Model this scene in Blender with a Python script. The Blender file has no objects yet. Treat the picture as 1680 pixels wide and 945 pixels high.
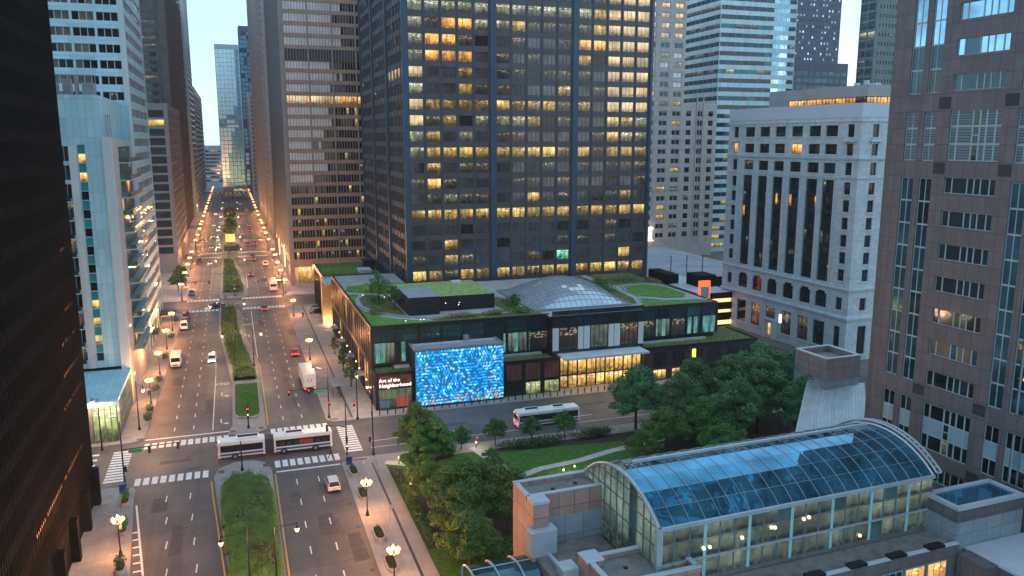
import bpy, bmesh, math, random
from mathutils import Vector, Matrix, Quaternion
D = bpy.data
SC = bpy.context.scene
COL = SC.collection
rng = random.Random(11)
R = math.radians
CAMZ = 52.0
EXPO = 2.18
ES = 1.0 * 2 ** (0.9 - EXPO)          # lamps and lit rooms keep their look at any exposure
CAM = Vector((0, 0, CAMZ))

# ------------------------------------------------------------------ objects
def put(o, parent=None, loc=None, rot=None):
    COL.objects.link(o)
    if parent is not None: o.parent = parent
    if loc is not None: o.location = loc
    if rot is not None: o.rotation_euler = (0, 0, rot)
    return o

def tag(o, label=None, cat=None, group=None, kind=None):
    if label: o['label'] = label
    if cat: o['category'] = cat
    if group: o['group'] = group
    if kind: o['kind'] = kind
    return o

def thing(name, label, cat, loc=(0, 0, 0), rot=0.0, group=None):
    o = D.objects.new(name, None); o.empty_display_size = 0.5
    put(o, None, loc, rot)
    return tag(o, label, cat, group)

def copy_tree(o, parent=None, loc=None, rot=None, label=None, scale=None):
    c = o.copy(); COL.objects.link(c)
    if parent is not None: c.parent = parent
    if loc is not None: c.location = loc
    if rot is not None: c.rotation_euler = (0, 0, rot)
    if scale is not None: c.scale = (scale, scale, scale) if not isinstance(scale, tuple) else scale
    if label: c['label'] = label
    for ch in o.children:
        copy_tree(ch, c)
    return c

class MB:
    """collects faces and links them as one mesh object"""
    def __init__(s):
        s.v = []; s.f = []; s.m = []; s.uv = []
    def face(s, pts, m=0, uv=None):
        i = len(s.v); pts = [tuple(p) for p in pts]
        s.v += pts; s.f.append(tuple(range(i, i + len(pts)))); s.m.append(m)
        if uv is None:
            a, b, c = Vector(pts[0]), Vector(pts[1]), Vector(pts[2])
            n = (b - a).cross(c - a)
            if n.length > 1e-12: n.normalize()
            if abs(n.z) > 0.75: uv = [(p[0], p[1]) for p in pts]
            else:
                t = Vector((-n.y, n.x, 0))
                if t.length < 1e-6: t = Vector((1, 0, 0))
                t.normalize()
                uv = [(p[0] * t.x + p[1] * t.y, p[2]) for p in pts]
        s.uv.append(uv)
    def box(s, x0, y0, z0, x1, y1, z1, m=0, mt=None, skip=''):
        if x0 > x1: x0, x1 = x1, x0
        if y0 > y1: y0, y1 = y1, y0
        if z0 > z1: z0, z1 = z1, z0
        A = (x0, y0, z0); B = (x1, y0, z0); C = (x1, y1, z0); E = (x0, y1, z0)
        a = (x0, y0, z1); b = (x1, y0, z1); c = (x1, y1, z1); e = (x0, y1, z1)
        if 'b' not in skip: s.face([A, E, C, B], m)
        if 't' not in skip: s.face([a, b, c, e], m if mt is None else mt)
        if 's' not in skip: s.face([A, B, b, a], m)
        if 'e' not in skip: s.face([B, C, c, b], m)
        if 'n' not in skip: s.face([C, E, e, c], m)
        if 'w' not in skip: s.face([E, A, a, e], m)
    def cyl(s, p0, p1, r0, r1=None, n=8, m=0, caps=True):
        s.tube([p0, p1], [r0, r0 if r1 is None else r1], n, m, caps)
    def tube(s, pts, rad, n=8, m=0, caps=True):
        pts = [Vector(p) for p in pts]
        if not isinstance(rad, (list, tuple)): rad = [rad] * len(pts)
        rings = []
        for i, p in enumerate(pts):
            d = pts[min(i + 1, len(pts) - 1)] - pts[max(i - 1, 0)]
            if d.length < 1e-9: d = Vector((0, 0, 1))
            d.normalize()
            u = d.orthogonal().normalized() if abs(d.z) < 0.95 else Vector((1, 0, 0))
            if abs(d.z) < 0.95:
                u = Vector((0, 0, 1)).cross(d).normalized()
            w = d.cross(u).normalized(); u = w.cross(d).normalized()
            rings.append([p + (u * math.cos(2 * math.pi * k / n) + w * math.sin(2 * math.pi * k / n)) * rad[i] for k in range(n)])
        for a, b in zip(rings, rings[1:]):
            for k in range(n):
                s.face([a[k], a[(k + 1) % n], b[(k + 1) % n], b[k]], m)
        if caps:
            s.face(list(reversed(rings[0])), m); s.face(rings[-1], m)
    def lathe(s, prof, c=(0, 0, 0), n=12, m=0):
        rings = [[(c[0] + r * math.cos(2 * math.pi * k / n), c[1] + r * math.sin(2 * math.pi * k / n), c[2] + z) for k in range(n)] for r, z in prof]
        for a, b in zip(rings, rings[1:]):
            for k in range(n):
                s.face([a[k], a[(k + 1) % n], b[(k + 1) % n], b[k]], m)
        if prof[0][0] > 1e-4: s.face(list(reversed(rings[0])), m)
        if prof[-1][0] > 1e-4: s.face(rings[-1], m)
    def prism(s, poly, z0, z1, m=0, mt=None, bottom=True):
        # poly counter-clockwise seen from above
        n = len(poly)
        s.face([(x, y, z1) for x, y in poly], m if mt is None else mt)
        if bottom: s.face([(x, y, z0) for x, y in reversed(poly)], m)
        for i in range(n):
            (x0, y0), (x1, y1) = poly[i], poly[(i + 1) % n]
            s.face([(x0, y0, z0), (x1, y1, z0), (x1, y1, z1), (x0, y0, z1)], m)
    def sheet(s, poly, z, m=0):
        s.face([(x, y, z) for x, y in poly], m)
    def loft(s, rings, m=0, close=True, caps=True):
        n = len(rings[0])
        for a, b in zip(rings, rings[1:]):
            for k in range(n if close else n - 1):
                s.face([a[k], a[(k + 1) % n], b[(k + 1) % n], b[k]], m)
        if caps and close:
            s.face(list(reversed(rings[0])), m); s.face(rings[-1], m)
    def xf(s, M):
        s.v = [tuple(M @ Vector(p)) for p in s.v]; return s
    def shift(s, dx, dy, dz=0):
        s.v = [(p[0] + dx, p[1] + dy, p[2] + dz) for p in s.v]; return s
    def add(s, o, M=None):
        i = len(s.v)
        s.v += [tuple(M @ Vector(p)) for p in o.v] if M is not None else list(o.v)
        s.f += [tuple(k + i for k in f) for f in o.f]; s.m += o.m; s.uv += o.uv
    def mesh(s, name, mats, smooth=False, weld=False):
        me = D.meshes.new(name)
        me.from_pydata(s.v, [], s.f)
        for m in mats: me.materials.append(m)
        me.polygons.foreach_set('material_index', s.m)
        l = me.uv_layers.new(name='UVMap')
        flat = [c for f in s.uv for p in f for c in p]
        l.data.foreach_set('uv', flat)
        if weld:
            bm = bmesh.new(); bm.from_mesh(me); bmesh.ops.remove_doubles(bm, verts=bm.verts, dist=1e-4)
            bmesh.ops.recalc_face_normals(bm, faces=bm.faces); bm.to_mesh(me); bm.free()
        if smooth: me.polygons.foreach_set('use_smooth', [True] * len(me.polygons))
        me.update()
        return me
    def build(s, name, mats, parent=None, loc=None, rot=None, smooth=False, weld=False):
        if not isinstance(mats, (list, tuple)): mats = [mats]
        o = D.objects.new(name, s.mesh(name, mats, smooth, weld))
        return put(o, parent, loc, rot)

# ------------------------------------------------------------------ materials
_M = {}
def nt(name):
    m = D.materials.new(name); m.use_nodes = True
    t = m.node_tree; t.nodes.clear()
    o = t.nodes.new('ShaderNodeOutputMaterial'); b = t.nodes.new('ShaderNodeBsdfPrincipled')
    t.links.new(b.outputs[0], o.inputs[0])
    return m, t, b

def N(t, typ, **kw):
    n = t.nodes.new(typ)
    for k, v in kw.items():
        if k.startswith('i_'):
            key = k[2:]
            n.inputs[int(key) if key.isdigit() else key].default_value = v
        else: setattr(n, k, v)
    return n

def rgba(c): return (c[0], c[1], c[2], 1.0)

def mixrgb(t, a, b, fac, mode='MIX'):
    n = t.nodes.new('ShaderNodeMix'); n.data_type = 'RGBA'; n.blend_type = mode
    for sock, val in ((6, a), (7, b), (0, fac)):
        if isinstance(val, bpy.types.NodeSocket): t.links.new(val, n.inputs[sock])
        elif sock == 0: n.inputs[0].default_value = val
        else: n.inputs[sock].default_value = rgba(val)
    return n.outputs[2]

def mth(t, op, a, b=None, c=None):
    n = t.nodes.new('ShaderNodeMath'); n.operation = op
    for i, v in enumerate((a, b, c)):
        if v is None: continue
        if isinstance(v, bpy.types.NodeSocket): t.links.new(v, n.inputs[i])
        else: n.inputs[i].default_value = v
    return n.outputs[0]

def ramp(t, src, stops):
    n = t.nodes.new('ShaderNodeValToRGB'); e = n.color_ramp.elements
    while len(e) < len(stops): e.new(0.5)
    for el, (p, c) in zip(e, stops):
        el.position = p; el.color = rgba(c) if not isinstance(c, (int, float)) else (c, c, c, 1)
    t.links.new(src, n.inputs[0]); return n.outputs[0]

def noise(t, scale, detail=3, rough=0.55, vec=None, stretch=None):
    n = N(t, 'ShaderNodeTexNoise', i_Scale=scale, i_Detail=detail, i_Roughness=rough)
    if vec is None:
        vec = t.nodes.new('ShaderNodeNewGeometry').outputs['Position']
    if stretch:
        mp = N(t, 'ShaderNodeMapping'); mp.inputs['Scale'].default_value = stretch
        t.links.new(vec, mp.inputs[0]); vec = mp.outputs[0]
    t.links.new(vec, n.inputs['Vector'])
    return n.outputs[0]

def uvsock(t): return t.nodes.new('ShaderNodeTexCoord').outputs['UV']

def mat(name, col, rough=0.7, metal=0.0, var=0.18, scale=0.6, joints=None, jcol=None, jw=0.03, spec=0.4, bump=0.0, streak=0.0, col2=None):
    """plain surface with weathering noise and, optionally, panel or brick joints laid out in metres on the UVs"""
    m, t, b = nt(name)
    lo = tuple(c * (1 - var) for c in col); hi = col2 or tuple(min(1, c * (1 + var)) for c in col)
    n1 = noise(t, scale, 5, 0.6)
    c = mixrgb(t, lo, hi, ramp(t, n1, [(0.3, 0.0), (0.7, 1.0)]))
    if streak:
        n2 = noise(t, 0.9, 4, 0.6, stretch=(1, 1, 0.06))
        c = mixrgb(t, c, tuple(x * (1 - streak) for x in col), ramp(t, n2, [(0.45, 0.0), (0.75, 1.0)]))
    if joints:
        bt = N(t, 'ShaderNodeTexBrick', offset=joints[2] if len(joints) > 2 else 0.0)
        t.links.new(uvsock(t), bt.inputs['Vector'])
        bt.inputs['Scale'].default_value = 1.0
        bt.inputs['Brick Width'].default_value = joints[0]; bt.inputs['Row Height'].default_value = joints[1]
        bt.inputs['Mortar Size'].default_value = jw; bt.inputs['Mortar Smooth'].default_value = 0.2
        bt.inputs['Color1'].default_value = (0.88, 0.88, 0.88, 1); bt.inputs['Color2'].default_value = (1.08, 1.08, 1.08, 1)
        bt.inputs['Mortar'].default_value = (0, 0, 0, 1)
        c = mixrgb(t, c, bt.outputs['Color'], 1.0, 'MULTIPLY')
        jc = jcol or tuple(x * 0.45 for x in col)
        c = mixrgb(t, c, jc, bt.outputs['Fac'])
    t.links.new(c, b.inputs['Base Color'])
    b.inputs['Roughness'].default_value = rough; b.inputs['Metallic'].default_value = metal
    b.inputs['Specular IOR Level'].default_value = spec
    if bump:
        bp = N(t, 'ShaderNodeBump', i_Strength=bump, i_Distance=0.05)
        t.links.new(noise(t, scale * 6, 4), bp.inputs['Height']); t.links.new(bp.outputs[0], b.inputs['Normal'])
    return m

def glass(name, col, metal=0.0, rough=0.04, spec=0.6, wav=0.015, var=0.3, wscale=0.35):
    """opaque glazing: dark room behind, mirror in front, panes slightly out of true"""
    m, t, b = nt(name)
    n1 = noise(t, 0.28, 2)
    c = mixrgb(t, tuple(x * (1 - var) for x in col), tuple(min(1, x * (1 + var)) for x in col), ramp(t, n1, [(0.35, 0.0), (0.65, 1.0)]))
    t.links.new(c, b.inputs['Base Color'])
    b.inputs['Metallic'].default_value = metal; b.inputs['Roughness'].default_value = rough
    b.inputs['Specular IOR Level'].default_value = spec
    bp = N(t, 'ShaderNodeBump', i_Strength=1.0, i_Distance=wav)
    t.links.new(noise(t, wscale, 2), bp.inputs['Height']); t.links.new(bp.outputs[0], b.inputs['Normal'])
    return m

def lit(name, dark, bright, strip, s=1.0, cover=0.5, strips=0.55, uvd=True):
    """a lit room seen through its window: uneven walls, partitions and ceiling lights; UV runs 0..1 over the pane"""
    m, t, b = nt(name)
    pos = t.nodes.new('ShaderNodeNewGeometry').outputs['Position']
    sep = N(t, 'ShaderNodeSeparateXYZ'); t.links.new(uvsock(t), sep.inputs[0])
    v = sep.outputs[1]
    room = noise(t, 0.16, 1, 0.5, stretch=(1, 1, 1.6))
    n1 = noise(t, 0.85, 3, 0.6, stretch=(1, 1, 0.55))
    n2 = noise(t, 1.1, 2, 0.5, stretch=(1.2, 1.2, 0.45))
    c = mixrgb(t, dark, bright, ramp(t, n1, [(cover - 0.17, 0.0), (cover + 0.17, 1.0)]))
    c = mixrgb(t, c, tuple(x * 0.5 for x in dark), mth(t, 'MULTIPLY', ramp(t, n2, [(0.52, 0.0), (0.66, 1.0)]), 0.5))
    # furniture line: the lower part is darker and broken
    low = mth(t, 'MULTIPLY', ramp(t, v, [(0.18, 1.0), (0.42, 0.0)]), ramp(t, noise(t, 1.7, 2), [(0.42, 0.0), (0.55, 1.0)]))
    c = mixrgb(t, c, tuple(x * 0.18 for x in dark), mth(t, 'MULTIPLY', low, 0.8))
    # ceiling fittings
    band = ramp(t, v, [(0.60, 0.0), (0.66, 1.0), (0.90, 1.0), (0.97, 0.0)])
    wv = noise(t, 1.5, 0, stretch=(1, 1, 3.0))
    st = mth(t, 'MULTIPLY', mth(t, 'MULTIPLY', band, ramp(t, wv, [(0.575, 0.0), (0.62, 1.0)])), strips)
    c = mixrgb(t, c, strip, st)
    k = mth(t, 'MULTIPLY_ADD', ramp(t, room, [(0.32, 0.0), (0.68, 1.0)]), 0.8, 0.45)
    if uvd: k = mth(t, 'MULTIPLY', k, ramp(t, v, [(0.0, 0.42), (0.35, 0.75), (0.8, 1.0)]))
    t.links.new(c, b.inputs['Emission Color'])
    t.links.new(mth(t, 'MULTIPLY', k, s * ES), b.inputs['Emission Strength'])
    b.inputs['Base Color'].default_value = (0.02, 0.02, 0.02, 1); b.inputs['Roughness'].default_value = 0.08
    b.inputs['Specular IOR Level'].default_value = 0.6
    return m

def emit(name, col, s):
    m, t, b = nt(name)
    b.inputs['Base Color'].default_value = rgba(tuple(min(1, c) * 0.5 for c in col))
    b.inputs['Emission Color'].default_value = rgba(col); b.inputs['Emission Strength'].default_value = s * ES
    b.inputs['Roughness'].default_value = 0.4
    return m

def leafmat(name, lo, hi, rough=0.65):
    m, t, b = nt(name)
    n1 = noise(t, 0.55, 3); n2 = noise(t, 5.0, 2)
    oi = t.nodes.new('ShaderNodeObjectInfo')
    f = mth(t, 'ADD', mth(t, 'MULTIPLY', ramp(t, n1, [(0.3, 0.0), (0.7, 1.0)]), 0.6), mth(t, 'MULTIPLY', ramp(t, n2, [(0.3, 0.0), (0.7, 1.0)]), 0.4))
    c = mixrgb(t, lo, hi, f)
    hs = N(t, 'ShaderNodeHueSaturation'); t.links.new(c, hs.inputs['Color'])
    t.links.new(mth(t, 'MULTIPLY_ADD', oi.outputs['Random'], 0.055, 0.468), hs.inputs['Hue'])
    t.links.new(mth(t, 'MULTIPLY_ADD', oi.outputs['Random'], 0.3, 0.85), hs.inputs['Value'])
    t.links.new(hs.outputs[0], b.inputs['Base Color']); b.inputs['Roughness'].default_value = rough
    b.inputs['Specular IOR Level'].default_value = 0.25
    return m

def asphalt(name, col, patch):
    m, t, b = nt(name)
    n1 = noise(t, 0.09, 5, 0.65); n2 = noise(t, 6.0, 3); n3 = noise(t, 0.35, 4, 0.6, stretch=(1.6, 0.05, 1))
    c = mixrgb(t, col, patch, ramp(t, n1, [(0.38, 0.0), (0.66, 1.0)]))
    c = mixrgb(t, c, tuple(x * 0.62 for x in col), mth(t, 'MULTIPLY', ramp(t, n3, [(0.5, 0.0), (0.7, 1.0)]), 0.7))
    c = mixrgb(t, c, tuple(x * 1.5 for x in col), mth(t, 'MULTIPLY', ramp(t, n2, [(0.5, 0.0), (0.75, 1.0)]), 0.35))
    # oil and tar stains
    st = noise(t, 0.5, 4, 0.65, stretch=(1.0, 0.35, 1))
    c = mixrgb(t, c, tuple(x * 0.5 for x in col), mth(t, 'MULTIPLY', ramp(t, st, [(0.60, 0.0), (0.72, 1.0)]), 0.75))
    # one long rubber smear left by turning tyres north of the junction
    sp = N(t, 'ShaderNodeSeparateXYZ'); t.links.new(t.nodes.new('ShaderNodeNewGeometry').outputs['Position'], sp.inputs[0])
    dx = mth(t, 'ABSOLUTE', mth(t, 'SUBTRACT', mth(t, 'MULTIPLY_ADD', sp.outputs[1], -0.045, 16.9), sp.outputs[0]))
    al = mth(t, 'MULTIPLY', ramp(t, mth(t, 'MULTIPLY', mth(t, 'SUBTRACT', sp.outputs[1], 150.0), 0.02), [(0.04, 0.0), (0.2, 1.0), (0.7, 0.8), (1.0, 0.0)]), ramp(t, mth(t, 'MULTIPLY_ADD', noise(t, 0.5, 4), 1.2, mth(t, 'MULTIPLY', dx, 0.55)), [(0.55, 1.0), (1.25, 0.0)]))
    c = mixrgb(t, c, tuple(x * 0.3 for x in col), mth(t, 'MULTIPLY', al, 0.75))
    t.links.new(c, b.inputs['Base Color'])
    t.links.new(mth(t, 'MULTIPLY_ADD', ramp(t, n1, [(0.3, 0.0), (0.7, 1.0)]), -0.22, 0.72), b.inputs['Roughness'])
    b.inputs['Specular IOR Level'].default_value = 0.45
    return m

W_ = dict
mt = {}
def defmats():
    g = mt
    g['asphalt'] = asphalt('asphalt', (0.074, 0.072, 0.073), (0.106, 0.101, 0.098))
    g['asphalt_d'] = mat('mended_asphalt', (0.070, 0.068, 0.068), 0.75, var=0.25, scale=1.2)
    g['ground'] = asphalt('ground_concrete', (0.12, 0.115, 0.11), (0.17, 0.16, 0.15))
    g['walk'] = mat('pavement_concrete', (0.30, 0.285, 0.27), 0.8, var=0.16, scale=0.35, joints=(1.6, 1.6), jw=0.02, jcol=(0.2, 0.19, 0.18), streak=0)
    g['kerb'] = mat('kerb_concrete', (0.34, 0.32, 0.30), 0.8, var=0.2, scale=1.5)
    g['plaza'] = mat('plaza_paving', (0.34, 0.325, 0.315), 0.7, var=0.16, scale=0.5, joints=(0.9, 0.6, 0.5), jw=0.02)
    g['paint'] = mat('road_paint_white', (0.72, 0.72, 0.70), 0.6, var=0.25, scale=2.5)
    g['paint_y'] = mat('road_paint_yellow', (0.55, 0.30, 0.06), 0.6, var=0.3, scale=2.0)
    g['iron'] = mat('cast_iron_cover', (0.06, 0.045, 0.04), 0.6, var=0.3, scale=3)
    g['rust'] = mat('tactile_plate', (0.16, 0.06, 0.045), 0.7, var=0.3, scale=3)
    g['blackstone'] = mat('black_granite', (0.03, 0.028, 0.03), 0.5, var=0.2)
    g['grass'] = mat('lawn_grass', (0.045, 0.135, 0.024), 0.9, var=0.35, scale=1.3, col2=(0.07, 0.18, 0.035), spec=0.1, bump=0.6)
    g['soil'] = mat('mulch_soil', (0.035, 0.03, 0.022), 0.95, var=0.4, scale=1.5)
    g['roofgrass'] = mat('roof_lawn', (0.10, 0.25, 0.045), 0.9, var=0.35, scale=0.8, col2=(0.17, 0.34, 0.075), spec=0.1, bump=0.5)
    g['sedum'] = mat('sedum_roof', (0.25, 0.36, 0.11), 0.95, var=0.4, scale=1.6, col2=(0.44, 0.56, 0.22), spec=0.1, bump=0.8)
    g['sedum_d'] = mat('meadow_roof', (0.10, 0.12, 0.04), 0.95, var=0.45, scale=1.3, col2=(0.21, 0.24, 0.09), spec=0.1, bump=0.8)
    g['leaf_d'] = leafmat('leaf_dark_green', (0.030, 0.085, 0.022), (0.085, 0.18, 0.045))
    g['leaf_b'] = leafmat('leaf_blue_green', (0.038, 0.120, 0.046), (0.105, 0.235, 0.080))
    g['leaf_y'] = leafmat('leaf_olive_green', (0.044, 0.112, 0.022), (0.115, 0.225, 0.048))
    g['leaf_m'] = leafmat('leaf_mid_green', (0.045, 0.125, 0.028), (0.125, 0.25, 0.058))
    g['leaf_h'] = leafmat('leaf_hedge', (0.04, 0.10, 0.022), (0.10, 0.20, 0.04))
    g['leaf_hd'] = leafmat('leaf_hedge_dark', (0.018, 0.055, 0.018), (0.05, 0.105, 0.035))
    g['straw'] = leafmat('leaf_meadow_grass', (0.12, 0.10, 0.04), (0.30, 0.24, 0.10))
    g['straw_g'] = leafmat('leaf_olive_brown', (0.055, 0.075, 0.022), (0.14, 0.16, 0.05))
    g['show_red'] = emit('display_red', (0.30, 0.05, 0.04), .5); g['show_blue'] = emit('display_blue', (0.05, 0.09, 0.14), .5); g['show_green'] = emit('display_green', (0.10, 0.13, 0.06), .5)
    g['bark'] = mat('bark', (0.06, 0.048, 0.038), 0.9, var=0.35, scale=4)
    g['iron_b'] = mat('painted_black_metal', (0.012, 0.012, 0.013), 0.45, var=0.2)
    g['steel'] = mat('brushed_steel', (0.42, 0.44, 0.46), 0.35, metal=0.8, var=0.1)
    g['grey_m'] = mat('painted_grey_metal', (0.25, 0.26, 0.27), 0.5, var=0.12)
    g['lamp'] = emit('lamp_globe_glow', (1.0, 0.42, 0.15), 2.8)
    g['lamp2'] = emit('pendant_lamp_glow', (1.0, 0.62, 0.34), 2.2)
    g['lamp_w'] = emit('white_lamp_glow', (1.0, 0.74, 0.42), 1.6)
    g['red_l'] = emit('red_signal_glow', (1.0, 0.04, 0.03), 3.0)
    g['green_l'] = emit('green_signal_glow', (0.05, 1.0, 0.5), 2.5)
    g['head_l'] = emit('headlamp_glow', (1.0, 0.9, 0.72), 5.0)
    g['tail_l'] = emit('tail_lamp_glow', (1.0, 0.06, 0.03), 4.0)
    g['lens_r'] = mat('red_lens', (0.30, 0.01, 0.01), 0.2, var=0.1)
    g['lens_w'] = mat('clear_lens', (0.6, 0.62, 0.62), 0.15, var=0.1)
    g['rubber'] = mat('tyre_rubber', (0.015, 0.015, 0.015), 0.85, var=0.2)
    g['rim'] = mat('alloy_rim', (0.4, 0.4, 0.42), 0.3, metal=0.8, var=0.1)
    g['carglass'] = glass('vehicle_glass', (0.012, 0.014, 0.016), rough=0.03, spec=0.6)
    g['sign_g'] = mat('green_sign_face', (0.01, 0.36, 0.17), 0.4, var=0.08)
    g['blue'] = mat('blue_painted_steel', (0.012, 0.05, 0.30), 0.4, var=0.15)
    # glazing
    g['g_dark'] = glass('dark_glazing', (0.012, 0.014, 0.017), spec=0.7)
    g['g_bronze'] = glass('bronze_glazing', (0.03, 0.024, 0.022), metal=0.25, spec=0.7, rough=0.05)
    g['g_black'] = glass('black_glazing', (0.004, 0.004, 0.004), rough=0.25, spec=0.25)
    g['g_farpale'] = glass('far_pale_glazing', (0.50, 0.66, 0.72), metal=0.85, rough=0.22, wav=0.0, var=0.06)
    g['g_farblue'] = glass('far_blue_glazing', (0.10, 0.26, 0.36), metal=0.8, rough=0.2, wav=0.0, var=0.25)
    g['l_gable'] = lit('hall_through_gable', (0.055, 0.095, 0.085), (0.15, 0.185, 0.15), (0.5, 0.5, 0.3), 0.85, 0.5, 0.1)
    g['l_amber2'] = lit('half_lit_amber_office', (0.07, 0.042, 0.014), (0.40, 0.25, 0.06), (1.0, 0.85, 0.5), 0.85, 0.55)
    g['l_lamp_mirror'] = emit('painted_lamp_reflection', (1.0, 0.36, 0.12), 1.1)  # orange emission paints street lamp reflections on the black tower
    g['g_willis'] = glass('smoked_blue_glazing', (0.12, 0.106, 0.104), metal=0.4, spec=0.7, rough=0.05)
    g['g_blue'] = glass('blue_mirror_glazing', (0.30, 0.47, 0.58), metal=0.9, rough=0.03)
    g['g_mid'] = glass('blue_grey_glazing', (0.045, 0.085, 0.11), metal=0.55, rough=0.04)
    g['g_teal'] = glass('teal_glazing', (0.05, 0.13, 0.15), metal=0.6, rough=0.05)
    g['g_deep'] = glass('deep_teal_glazing', (0.012, 0.045, 0.06), metal=0.3, spec=0.8, rough=0.05)
    g['g_pale'] = glass('pale_mirror_glazing', (0.62, 0.74, 0.78), metal=0.92, rough=0.05, wav=0.03)
    g['g_white'] = glass('white_painted_glazing', (0.80, 0.76, 0.75), metal=0.0, rough=0.15, spec=0.6, var=0.12)  # white colour paints the sky reflection in the bronze tower's panes
    g['g_brown'] = glass('tan_window_glazing', (0.16, 0.13, 0.10), metal=0.2, rough=0.15, spec=0.6)
    g['g_tealpanel'] = mat('teal_spandrel_glass', (0.03, 0.26, 0.27), 0.12, var=0.12, spec=0.7)
    g['g_green'] = glass('green_tinted_glazing', (0.10, 0.19, 0.17), metal=0.35, rough=0.06)
    g['g_vault'] = glass('vault_glazing', (0.07, 0.27, 0.40), metal=0.8, rough=0.03, wav=0.03, var=0.35)
    g['g_dome'] = glass('dome_glazing', (0.44, 0.53, 0.60), metal=0.5, rough=0.18, wav=0.03, var=0.1)
    g['l_amber'] = lit('lit_amber_office', (0.15, 0.085, 0.018), (0.62, 0.40, 0.085), (1.0, 0.9, 0.55), 0.85, 0.5)
    g['l_yellow'] = lit('lit_yellow_office', (0.28, 0.18, 0.035), (0.82, 0.56, 0.14), (1.0, 0.95, 0.65), 0.95, 0.46)
    g['l_dim'] = lit('dim_lit_office', (0.022, 0.021, 0.020), (0.07, 0.056, 0.032), (0.6, 0.45, 0.22), 0.8, 0.5, 0.5)
    g['l_pale'] = lit('pale_lit_office', (0.06, 0.065, 0.05), (0.26, 0.25, 0.15), (0.9, 0.88, 0.7), 0.9, 0.48, 0.7)
    g['l_cream'] = lit('cream_glow_pane', (0.56, 0.40, 0.21), (0.70, 0.51, 0.28), (0.8, 0.62, 0.38), 0.85, 0.45, 0.1)  # cream emission; paints reflected sky glow at the centre tower's upper right
    g['l_orange'] = lit('lit_orange_room', (0.30, 0.10, 0.02), (1.0, 0.48, 0.10), (1.0, 0.8, 0.45), 1.0, 0.46)
    g['l_spark'] = lit('dark_room_with_lights', (0.008, 0.010, 0.012), (0.03, 0.026, 0.02), (0.8, 0.62, 0.4), 0.9, 0.5, 0.45)
    g['l_lobby'] = lit('lit_lobby', (0.34, 0.17, 0.03), (0.95, 0.56, 0.15), (1.0, 0.9, 0.6), 1.0, 0.5, 0.9)
    g['l_shop'] = lit('lit_shop', (0.16, 0.19, 0.05), (0.55, 0.62, 0.26), (1.0, 1.0, 0.8), 0.9, 0.45, 0.9)
    g['l_green'] = lit('green_lit_room', (0.02, 0.10, 0.05), (0.2, 0.8, 0.5), (0.7, 1.0, 0.85), 1.0, 0.5)
    g['l_warmhall'] = lit('warm_hall_behind_glass', (0.045, 0.080, 0.074), (0.135, 0.145, 0.10), (0.45, 0.36, 0.18), 0.85, 0.54, 0.12)
    g['l_tealroom'] = lit('teal_curtain_room', (0.05, 0.18, 0.17), (0.13, 0.36, 0.34), (0.4, 0.6, 0.55), 0.6, 0.45, 0.2)
    g['l_garage'] = emit('garage_ceiling_glow', (1.0, 0.66, 0.25), 0.9)
    g['white_e'] = emit('lit_white_sign', (1.0, 0.95, 0.9), 1.0)
    g['red_e'] = emit('lit_red_sign', (1.0, 0.09, 0.03), 1.3)
    g['gold_e'] = emit('uplit_gold_stone', (1.0, 0.55, 0.17), 0.0)
    g['teal_col'] = mat('pale_teal_column', (0.36, 0.62, 0.64), 0.5, var=0.06)
    # walls
    g['w_black'] = mat('black_anodised_wall', (0.008, 0.0078, 0.0076), 0.8, var=0.25, scale=0.2, spec=0.08)
    g['w_bronze'] = mat('dark_bronze_fin', (0.010, 0.0092, 0.0088), 0.8, var=0.2, scale=0.25, spec=0.12)
    g['w_hotel'] = mat('white_metal_panel', (0.40, 0.62, 0.68), 0.5, var=0.06, scale=0.15, joints=(5.0, 3.55), jw=0.045, jcol=(0.30, 0.38, 0.40))
    g['w_tile'] = mat('pale_blue_panel', (0.30, 0.54, 0.61), 0.45, var=0.06, scale=0.2, joints=(1.15, 3.5), jw=0.035, jcol=(0.24, 0.34, 0.37))
    g['w_white'] = mat('white_concrete', (0.46, 0.54, 0.55), 0.7, var=0.08, scale=0.3, streak=0.08)
    g['w_grey'] = mat('grey_concrete', (0.20, 0.20, 0.21), 0.75, var=0.14, scale=0.3, streak=0.15)
    g['w_grey_l'] = mat('light_grey_stone', (0.36, 0.36, 0.37), 0.7, var=0.1, scale=0.25)
    g['w_brown'] = mat('brown_stone', (0.085, 0.075, 0.07), 0.7, var=0.2, scale=0.3, joints=(3, 3.6), jw=0.04)
    g['w_tan'] = mat('tan_metal_spandrel', (0.40, 0.275, 0.18), 0.55, var=0.15, scale=0.4)
    g['w_tanpier'] = mat('taupe_pier', (0.30, 0.265, 0.24), 0.55, var=0.1, scale=0.3)
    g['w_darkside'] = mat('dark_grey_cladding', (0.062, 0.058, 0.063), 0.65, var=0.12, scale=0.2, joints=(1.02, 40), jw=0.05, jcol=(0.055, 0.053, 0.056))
    g['w_willis'] = mat('blue_black_metal_cladding', (0.086, 0.079, 0.083), 0.45, metal=0.1, var=0.12, scale=0.2, joints=(22.9, 3.97), jw=0.02)
    g['w_wcol'] = mat('blue_black_column_cover', (0.040, 0.080, 0.125), 0.4, metal=0.2, var=0.12, scale=0.2)
    g['w_cream'] = mat('cream_stone', (0.50, 0.43, 0.40), 0.8, var=0.08, scale=0.3, joints=(1.35, 1.02), jw=0.03, jcol=(0.30, 0.265, 0.245), streak=0.08)
    g['w_stripe'] = mat('pale_panel_band', (0.56, 0.70, 0.73), 0.45, var=0.06, scale=0.2, joints=(1.6, 4.0), jw=0.02)
    g['w_navy'] = mat('navy_stone', (0.075, 0.078, 0.12), 0.6, var=0.15, scale=0.2)
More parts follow.
